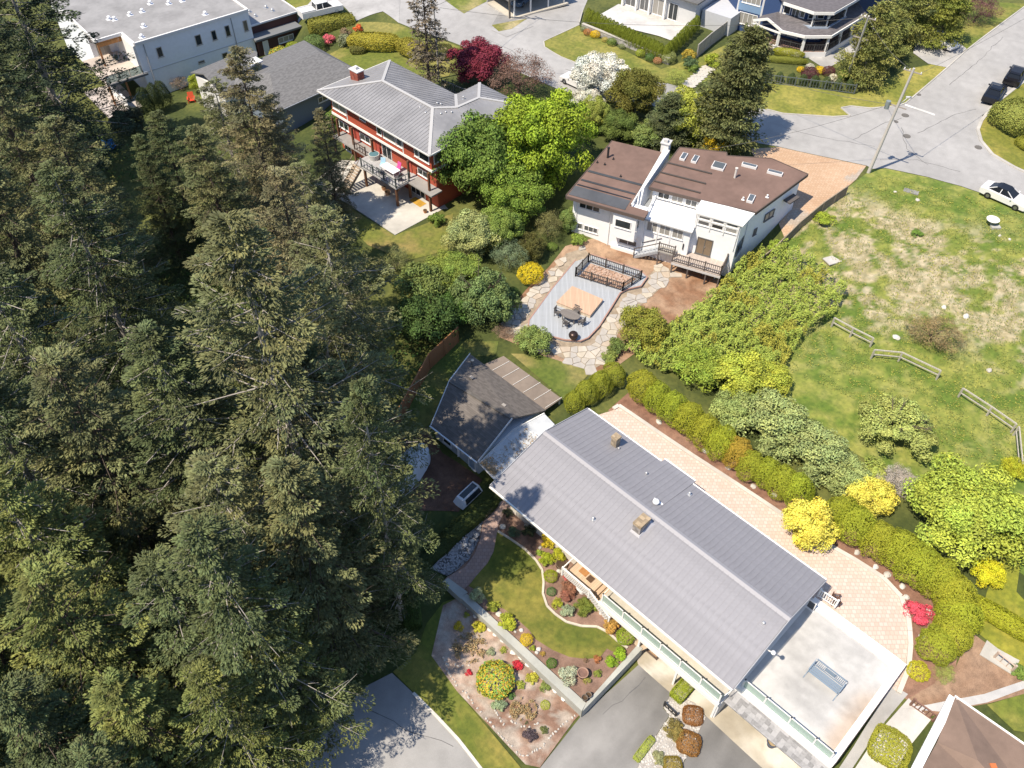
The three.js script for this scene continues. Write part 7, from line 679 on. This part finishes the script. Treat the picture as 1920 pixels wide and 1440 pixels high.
for (let i = 0; i < 8; i++) for (let j = 0; j < 3; j++) { const p = T(lerp(1288, 1330, i / 8) + j * 6.5 - 3, lerp(158, 122, i / 8) + j * 2.6); if (j < 3) { const m = struct('path_slab', cbox(0.75, 0.06, 0.6, 0, 0, 0), M([0.62, 0.59, 0.52], 'cloudy')); m.position.set(p.x, p.y + 0.06, p.z); m.rotation.y = 0.5; } }
clip('low yellow-green hedge before the blue house porch', 1478, 98, 28, 1.0, 0.3, -0.25, 0.5, [0.3, 0.31, 0.02], 'loaf'); clip('second low hedge row below the porch hedge', 1470, 112, 34, 1.2, 0.2, -0.15, 0.35, [0.22, 0.24, 0.03], 'loaf');
for (const [l, x, y, r, c, geo = 'ball'] of [['wide purple barberry dome before the blue house', 1519, 138, 16, [0.09, 0.02, 0.035]], ['tall purple barberry by the drive of the blue house', 1554, 133, 12, [0.1, 0.02, 0.035]], ['white flowering dome above the wide purple barberry', 1519, 125, 8, [0.6, 0.58, 0.5]], ['yellow ball between the two purple barberries', 1538, 131, 9, GOLD], ['yellow shrub left of the wide purple barberry', 1501, 130, 7, GOLD], ['white flowering shrub below the tall purple barberry', 1561, 147, 11, [0.6, 0.57, 0.42], 'shrub'], ['green shrub at the foot of the grey pole', 1585, 140, 12, MID, 'shrub'], ['small dark red shrub right of the grey pole', 1603, 148, 8, [0.1, 0.03, 0.03]], ['white flowering shrub under the yellow-green conifer', 1611, 136, 12, [0.4, 0.42, 0.28], 'shrub']]) plant('garden_shrub', l, 'shrub', x, y, r, c, { geo });
for (let i = 0; i < 8; i++) plant('young_cedar', NTH[i] + ' small dark cedar from the left along the metal garden fence', 'shrub', 1440 + i * 22, 142 + i * 2.2, 7, [0.07, 0.11, 0.03], { geo: 'cedar', hr: 3, wood: false, group: 'small cedars along the metal fence' });
// ---------- yard of the brown-roofed house ----------
for (const [l, x, y, r, c, geo, hr] of [['bright yellow ball shrub at the corner of the yard', 995, 512, 24, [0.66, 0.52, 0.012], 'ball', 1.5], ['dark brown-green shrub above the yellow ball shrub', 998, 462, 28, [0.1, 0.1, 0.02], 'bush', 1.8], ['tall loose shrub at the brown-roofed house corner', 1028, 420, 30, [0.2, 0.2, 0.07], 'sparse', 1.9], ['leafy climber shrub against the white wall corner', 1065, 412, 20, [0.2, 0.28, 0.07], 'bush', 2.4], ['low green planting below the white wall', 1083, 450, 16, [0.2, 0.28, 0.04], 'shrub', 1], ['small round green bush near the house path', 1035, 462, 10, MID, 'ball', 1.2], ['green rhododendron beside the stone path end', 1001, 640, 36, [0.22, 0.29, 0.07], 'bush', 1.3], ['bare brown brush pile beside the rhododendron', 945, 622, 20, [0.2, 0.14, 0.1], 'sparse', 0.8], ['spreading juniper with yellow tips at the yard edge', 1205, 610, 48, [0.24, 0.25, 0.03], 'bush', 1.3], ['low dark green shrub at the lower yard edge', 1155, 650, 20, [0.13, 0.18, 0.04], 'shrub', 1.1], ['small green bush next to the yard lawn', 1145, 668, 16, [0.2, 0.25, 0.05], 'shrub', 1.1], ['round dark green shrub near the path bend', 961, 548, 12, [0.06, 0.12, 0.02], 'ball', 1.6]]) plant('yard_shrub', l, 'shrub', x, y, r, c, { geo, hr });
// ---------- brambles and field shrubs ----------
for (const [l, x, y, r, c, geo, hr] of [['pale green spreading bush on the lawn below the rail fence', 1682, 800, 76, [0.33, 0.38, 0.1], 'wide', 0.95], ['large yellow-green tree at the right edge of the lawn', 1810, 955, 110, [0.35, 0.43, 0.055], 'tree', 1.2], ['yellow-leaved tree right of the large green tree', 1890, 1000, 50, [0.3, 0.33, 0.03], 'tree', 1.4], ['brown thorny bush in the dry field', 1752, 622, 52, [0.25, 0.19, 0.085], 'sparse', 1.0], ['dead grey twiggy shrub between the yellow shrubs and the tree', 1683, 905, 36, [0.42, 0.38, 0.33], 'sparse', 1.1], ['grey-green bush behind the middle of the cedar hedge', 1450, 795, 72, [0.29, 0.35, 0.12], 'bush', 1.2], ['grey-green bush next to it lower down the slope', 1530, 850, 66, [0.28, 0.34, 0.12], 'bush', 1.2], ['yellow-green bush above the upper end of the cedar hedge', 1390, 700, 62, [0.36, 0.41, 0.045], 'bush', 1.1], ['bright green bush next to the upper cedar hedge', 1310, 690, 52, [0.24, 0.32, 0.035], 'bush', 1.1], ['grey-green bush in the gap above the yellow shrub', 1585, 890, 48, [0.28, 0.34, 0.11], 'bush', 1.1], ['grey-green bush highest behind the cedar hedge', 1385, 770, 50, [0.28, 0.35, 0.1], 'bush', 1.1], ['leafy bush between the brambles and the lawn', 1440, 715, 52, [0.34, 0.38, 0.04], 'bush', 1.0], ['weedy green bush below the dead grey shrub', 1640, 880, 30, [0.28, 0.33, 0.06], 'shrub', 0.9], ['brilliant yellow shrub overhanging the paver terrace', 1516, 978, 58, [0.7, 0.63, 0.09], 'bush', 1.35], ['second yellow shrub behind the cedar hedge', 1630, 928, 46, [0.68, 0.62, 0.09], 'bush', 1.2], ['small yellow bush beyond the lower end of the cedar hedge', 1851, 1075, 32, [0.6, 0.58, 0.02], 'bush', 1.3], ['red-flowering shrub in the bark bed', 1722, 1150, 26, [0.6, 0.07, 0.11], 'shrub', 0.9], ['small golden ball bush at the corner of the deck', 1722, 1258, 20, [0.5, 0.48, 0.02], 'ball', 1.3], ['pale loose perennial on the neighbour slope', 1770, 1262, 22, [0.3, 0.34, 0.08], 'sparse', 0.9], ['yellow-green clipped oval bush on the gravel path', 1670, 1402, 36, [0.3, 0.31, 0.03], 'loaf', 0.9], ['pale tree cut by the right edge above the lawn', 1905, 880, 26, [0.4, 0.42, 0.02], 'bush', 1.3], ['green bush on the right edge by the trellis', 1912, 1258, 16, MID, 'shrub', 1], ['green tuft bush on the field', 1720, 437, 12, [0.13, 0.23, 0.03], 'shrub', 0.7], ['leafy green clump beside the weathered side fence', 1545, 410, 20, [0.28, 0.36, 0.03], 'shrub', 0.8], ['leafy green clump lower down the weathered side fence', 1462, 462, 18, [0.24, 0.33, 0.03], 'shrub', 0.9]]) plant('shrub', l, 'shrub', x, y, r, c, { geo, hr });
plant('shrub', 'bare pale twigs over the dead grey shrub', 'shrub', 1690, 900, 34, [0.4, 0.36, 0.3], { geo: 'sparse', hr: 1 });
{ // bramble thicket on the bank: a mass of leaves over mounds
  R = RNG(71); const L = new Leaves(), poly = world([[1400, 490], [1470, 475], [1530, 510], [1580, 560], [1560, 600], [1500, 640], [1470, 690], [1450, 760], [1350, 740], [1280, 720], [1200, 690], [1170, 665], [1230, 640], [1300, 590], [1350, 545]]), xs = poly.map(p => p[0]), zs = poly.map(p => p[1]), b = [Math.min(...xs), Math.max(...xs), Math.min(...zs), Math.max(...zs)];
  for (let i = 0; i < 150000; i++) { const x = rr(b[0], b[1]), z = rr(b[2], b[3]); if (!inside([x, z], poly)) continue; const m = fbm(x * 0.5, z * 0.5, 72, 3), f = fbm(x * 1.6, z * 1.6, 73, 3), h = 0.2 + 1.0 * m + 1.3 * sstep(0.3, 0.75, f); if (f < 0.38 && R() < 0.55) continue; const [d, n] = orient(V((R() - 0.5) * 0.8, 1, (R() - 0.5) * 0.8), 0.55), k = rr(0.7, 1.25), s = rr(0.09, 0.2); const br = fbm(x * 0.4 + 30, z * 0.4, 75, 3) > 0.62 ? 0.5 : 0; L.add(x, g(x, z) + h * rr(0.75, 1), z, d, n, s, s * 0.7, k * (1 - br * 0.3), rr(-0.08, 0.12) + br * 0.5); }
  const m = part('brambles', L.build(), leafM([0.29, 0.37, 0.06]), scene); m.userData = { kind: 'stuff', label: 'thick green brambles covering the bank below the raised deck', category: 'brambles' };
  const L2_ = new Leaves(); // grass and weeds on the field
  const fp = world([[1640, 330], [1740, 345], [1920, 405], [1925, 640], [1925, 870], [1800, 860], [1620, 760], [1480, 700], [1480, 640], [1590, 570], [1540, 500], [1480, 450], [1500, 425], [1590, 356]]), fx = fp.map(p => p[0]), fz = fp.map(p => p[1]);
  for (let i = 0; i < 60000; i++) { const x = rr(Math.min(...fx), Math.max(...fx)), z = rr(Math.min(...fz), Math.max(...fz)); if (!inside([x, z], fp)) continue; const q = fbm(x * 0.6, z * 0.6, 63, 4), f = fbm(x * 1.3, z * 1.3, 77, 3); if (f < 0.42) continue; const [d, n] = orient(V(rr(-1, 1), 0.8, rr(-1, 1)).normalize(), 0.6); const s = rr(0.08, 0.2), dry = R() < 0.5 * sstep(0.5, 0.35, q) + 0.25; L2_.add(x, g(x, z) + 0.1 + s * 0.3, z, d, n, s, s * 0.35, rr(0.6, 1.2) * (dry ? 1.5 : 1), dry ? 0.3 : rr(-0.1, 0.1)); }
  const m2 = part('field_grass', L2_.build(), leafM([0.2, 0.25, 0.055]), scene); m2.userData = { kind: 'stuff', label: 'tufts of green and dry grass over the rough field', category: 'grass' };
  const L3_ = new Leaves(), wp = world([[690, 560], [760, 600], [850, 600], [850, 660], [760, 720], [700, 800], [720, 960], [800, 1080], [790, 1220], [640, 1300], [300, 1460], [-60, 1460], [-60, 250], [300, 250], [600, 380], [680, 470]]), wx = wp.map(p => p[0]), wz = wp.map(p => p[1]); for (let i = 0; i < 30000; i++) { const x = rr(Math.min(...wx), Math.max(...wx)), z = rr(Math.min(...wz), Math.max(...wz)); if (!inside([x, z], wp)) continue; if (fbm(x * 0.3, z * 0.3, 79, 3) < 0.45) continue; const [d, n] = orient(V(0, 1, 0), 0.6), s = rr(0.2, 0.45); L3_.add(x, g(x, z) + rr(0.1, 0.9), z, d, n, s, s * 0.6, rr(0.6, 1.3), rr(-0.1, 0.1)); } const m3 = part('undergrowth', L3_.build(), leafM([0.07, 0.13, 0.02]), scene); m3.userData = { kind: 'stuff', label: 'leafy undergrowth on the floor of the conifer wood', category: 'undergrowth' };
}
// ---------- cedar hedge along the bark bed ----------
{ const row = [[1205, 722, 26], [1232, 742, 25], [1262, 762, 27], [1292, 783, 27], [1322, 806, 28], [1352, 828, 28], [1384, 848, 26], [1408, 872, 25], [1438, 884, 25], [1466, 902, 28], [1494, 915, 28], [1578, 958, 27], [1605, 982, 33], [1648, 1010, 32], [1690, 1030, 34], [1722, 1058, 36], [1762, 1082, 34], [1790, 1112, 34], [1800, 1150, 36], [1785, 1185, 34], [1758, 1208, 32]];
  const words = ['first cedar of the row at the upper corner of the paver terrace', 'second cedar from the upper corner of the paver terrace', 'third cedar from the upper corner of the paver terrace'];
  row.forEach(([x, y, r], i) => plant('hedge_cedar', i < 3 ? words[i] : i === 20 ? 'last plump cedar of the row beside the golden ball bush' : i === 19 ? 'plump cedar next to the last one in the row' : i === 11 ? 'cedar squeezed between the two yellow shrubs' : i === 6 ? 'orange-tinged cedar in the middle of the row' : NTH[i] + ' cedar from the upper corner in the row along the bark bed', 'hedge', x, y, r, i === 6 ? [0.4, 0.28, 0.03] : [0.285 + 0.04 * hash(i, 1, 1), 0.325 + 0.04 * hash(i, 2, 2), 0.02], { geo: 'cedar', hr: i > 17 ? 2.0 : 2.6, sx: 1.08, sz: 1.08, wood: false, group: 'cedars along the bark bed' }));
  [[1078, 752, 20], [1100, 735, 22], [1125, 718, 23], [1150, 702, 22]].forEach(([x, y, r], i) => plant('hedge_cedar', ['cedar nearest the cottage patio in the short back hedge', 'second cedar of the short back hedge', 'third cedar of the short back hedge', 'cedar at the far end of the short back hedge'][i], 'hedge', x, y, r, [0.26, 0.29, 0.02], { geo: 'cedar', hr: 2.5, wood: false })); }
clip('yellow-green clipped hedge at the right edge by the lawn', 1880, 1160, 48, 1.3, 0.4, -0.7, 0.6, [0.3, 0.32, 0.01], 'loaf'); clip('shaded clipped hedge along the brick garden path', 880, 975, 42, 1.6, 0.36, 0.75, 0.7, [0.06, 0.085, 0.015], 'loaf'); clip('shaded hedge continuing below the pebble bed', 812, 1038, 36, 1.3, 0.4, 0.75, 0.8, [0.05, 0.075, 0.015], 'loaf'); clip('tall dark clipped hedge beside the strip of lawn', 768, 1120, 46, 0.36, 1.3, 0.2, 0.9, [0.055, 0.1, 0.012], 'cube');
// ---------- garden round the lawn: beds on the terrace ----------
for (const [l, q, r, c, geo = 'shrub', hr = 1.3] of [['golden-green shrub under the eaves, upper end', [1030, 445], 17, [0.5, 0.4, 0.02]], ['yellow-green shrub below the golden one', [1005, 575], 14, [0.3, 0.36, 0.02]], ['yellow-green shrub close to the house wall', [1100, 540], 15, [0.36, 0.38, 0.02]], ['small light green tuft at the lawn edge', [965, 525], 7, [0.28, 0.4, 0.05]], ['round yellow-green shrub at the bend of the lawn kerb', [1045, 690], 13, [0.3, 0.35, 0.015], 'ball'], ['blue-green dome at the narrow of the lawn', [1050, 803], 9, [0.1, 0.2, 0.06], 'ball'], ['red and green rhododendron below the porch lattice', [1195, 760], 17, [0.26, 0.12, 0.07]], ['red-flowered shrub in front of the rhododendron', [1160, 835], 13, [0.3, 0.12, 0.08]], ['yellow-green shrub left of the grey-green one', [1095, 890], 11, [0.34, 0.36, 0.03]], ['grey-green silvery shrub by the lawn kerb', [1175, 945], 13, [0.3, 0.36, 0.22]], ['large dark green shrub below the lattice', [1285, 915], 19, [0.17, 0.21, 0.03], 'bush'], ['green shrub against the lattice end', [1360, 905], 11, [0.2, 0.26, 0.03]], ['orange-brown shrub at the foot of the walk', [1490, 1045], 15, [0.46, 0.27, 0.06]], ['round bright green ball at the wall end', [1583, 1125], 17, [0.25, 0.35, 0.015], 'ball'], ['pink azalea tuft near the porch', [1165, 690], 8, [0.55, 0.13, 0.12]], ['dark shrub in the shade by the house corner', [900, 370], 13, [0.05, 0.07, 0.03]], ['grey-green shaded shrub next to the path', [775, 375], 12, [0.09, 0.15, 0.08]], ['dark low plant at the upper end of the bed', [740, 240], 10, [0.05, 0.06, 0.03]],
  ['pale variegated shrub at the end of the brick path', [512, 825], 15, [0.4, 0.44, 0.22]], ['yellow-green low shrub along the wall, second from the path', [632, 912], 12, [0.38, 0.42, 0.05]], ['yellow-green larger shrub along the wall, third from the path', [735, 1010], 17, [0.38, 0.42, 0.03]], ['bright yellow ball shrub along the long wall', [872, 1148], 12, [0.68, 0.5, 0.015], 'ball', 1.5], ['small green tuft below the yellow ball', [918, 1210], 6, YG], ['orange tuft along the long wall', [985, 1250], 5, [0.45, 0.3, 0.06]], ['dark green ball in the lower bed', [1052, 1318], 10, [0.09, 0.2, 0.02], 'ball'], ['silvery white-leaved shrub next to the clay pot', [1170, 1395], 19, [0.42, 0.46, 0.32]], ['fresh green clump at the wall, upper', [1550, 1245], 12, [0.26, 0.4, 0.02]], ['fresh green clump at the wall, lower', [1480, 1310], 12, [0.24, 0.38, 0.02]], ['small rusty maple in the lower bed', [1385, 1290], 8, [0.4, 0.16, 0.06]], ['small bare plant in the lower bed', [1298, 1300], 5, [0.25, 0.16, 0.1]], ['green shrub near the corner of the walls', [1385, 1395], 8, [0.22, 0.27, 0.04]], ['orange green shrub at the terrace corner', [1310, 1440], 8, [0.3, 0.28, 0.07]]]) plant('garden_plant', l, 'shrub', ...k4(q), r, c, { geo, hr, h0: 1.0, wood: false });
// rock garden
for (const [l, q, r, c, geo = 'shrub', hr = 1.2] of [['wide mound of yellow, orange and green leaves in the rock garden', [1265, 662], 35, [0.36, 0.36, 0.04], 'mottled', 0.9], ['crimson dwarf maple near the long wall', [1405, 568], 10, [0.6, 0.03, 0.05]], ['smaller crimson plant left of the wide mound', [1095, 620], 7, [0.55, 0.03, 0.05]], ['yellow shrub at the top of the rock garden', [1025, 322], 10, [0.6, 0.46, 0.03]], ['yellow-green shrub right of the top yellow one', [1155, 322], 12, [0.5, 0.46, 0.03]], ['small yellow-green plant by the topmost flat stone', [1080, 248], 6, [0.36, 0.38, 0.05]], ['yellow-green shrub right of the wide mound', [1492, 655], 12, [0.46, 0.44, 0.05]], ['green shrub by the flat stones', [1585, 712], 11, [0.2, 0.26, 0.06]], ['light green mound low in the rock garden', [1585, 828], 9, [0.4, 0.45, 0.05], 'ball', 1], ['grey-green rosette below the wide mound', [1295, 832], 14, [0.28, 0.36, 0.2]], ['small dark green plant below the wide mound', [1362, 772], 8, [0.1, 0.2, 0.05]], ['pale green plant right of the wide mound', [1425, 705], 9, [0.36, 0.4, 0.06]], ['yellow-green low plant at the wall side', [1312, 478], 7, [0.34, 0.36, 0.06]], ['grey low plant in the upper rock garden', [1235, 490], 9, [0.3, 0.34, 0.2]], ['dark purple-grey round dwarf shrub at the bottom', [1488, 1030], 13, [0.1, 0.075, 0.085]], ['small green plant right of the dark dwarf shrub', [1578, 995], 8, [0.14, 0.16, 0.05]], ['small dark plant near the white pebble row', [1465, 945], 4, [0.12, 0.12, 0.06]]]) plant('rock_plant', l, 'shrub', ...c5b(q), r, c, { geo, hr, wood: false });
{ // low patches of heather
  R = RNG(77); const px = (cx, cy, n, sp, l) => { const L = new Leaves(); for (let i = 0; i < n; i++) { const a = R() * 6.28, d = Math.sqrt(R()) * sp; const p = T(...c5b([cx + Math.cos(a) * d, cy + Math.sin(a) * d * 0.9])); const f = fbm(p.x * 2.5, p.z * 2.5, 78, 2); if (f < 0.42) continue; const [dd, nn] = orient(V(0, 1, 0), 0.8), s = rr(0.07, 0.15); L.add(p.x, p.y + rr(0.05, 0.35), p.z, dd, nn, s, s * 0.5, rr(0.6, 1.3), rr(-0.25, 0.15)); } const m = part('heather', L.build(), leafM([0.36, 0.25, 0.12]), scene); m.userData = { kind: 'stuff', label: l, category: 'heather' }; }; px(1100, 470, 2600, 110, 'low brown heather patch in the upper rock garden'); px(1445, 870, 2400, 90, 'low orange heather patch in the lower rock garden'); }
// between the driveways
clip('box-shaped bright green hedge at the top of the gravel bed', 1281, 1292, 25, 0.55, 1.0, -0.78, 0.9, [0.27, 0.33, 0.02]); clip('low pale green strip of hedge along the left driveway', 1208, 1404, 27, 0.28, 1.0, -0.72, 0.4, [0.36, 0.42, 0.07]); for (const [l, x, y, r, c, geo, hr] of [['rust-brown cushion nearest the house in the gravel bed', 1299, 1341, 19, [0.25, 0.11, 0.03], 'flat', 0.8], ['larger rust-brown cushion in the middle of the gravel bed', 1292, 1393, 22, [0.27, 0.13, 0.03], 'flat', 0.8], ['olive-brown cushion at the bottom of the gravel bed', 1262, 1436, 18, [0.26, 0.2, 0.03], 'flat', 0.8], ['tangled brown-green bush beside the rust cushions', 1266, 1366, 20, [0.2, 0.16, 0.04], 'shrub', 1], ['grey-green loose plant low in the gravel bed', 1236, 1424, 14, [0.27, 0.28, 0.13], 'shrub', 0.9]]) plant('bed_shrub', l, 'shrub', x, y, r, c, { geo, hr, wood: false });

renderer.render(scene, camera);
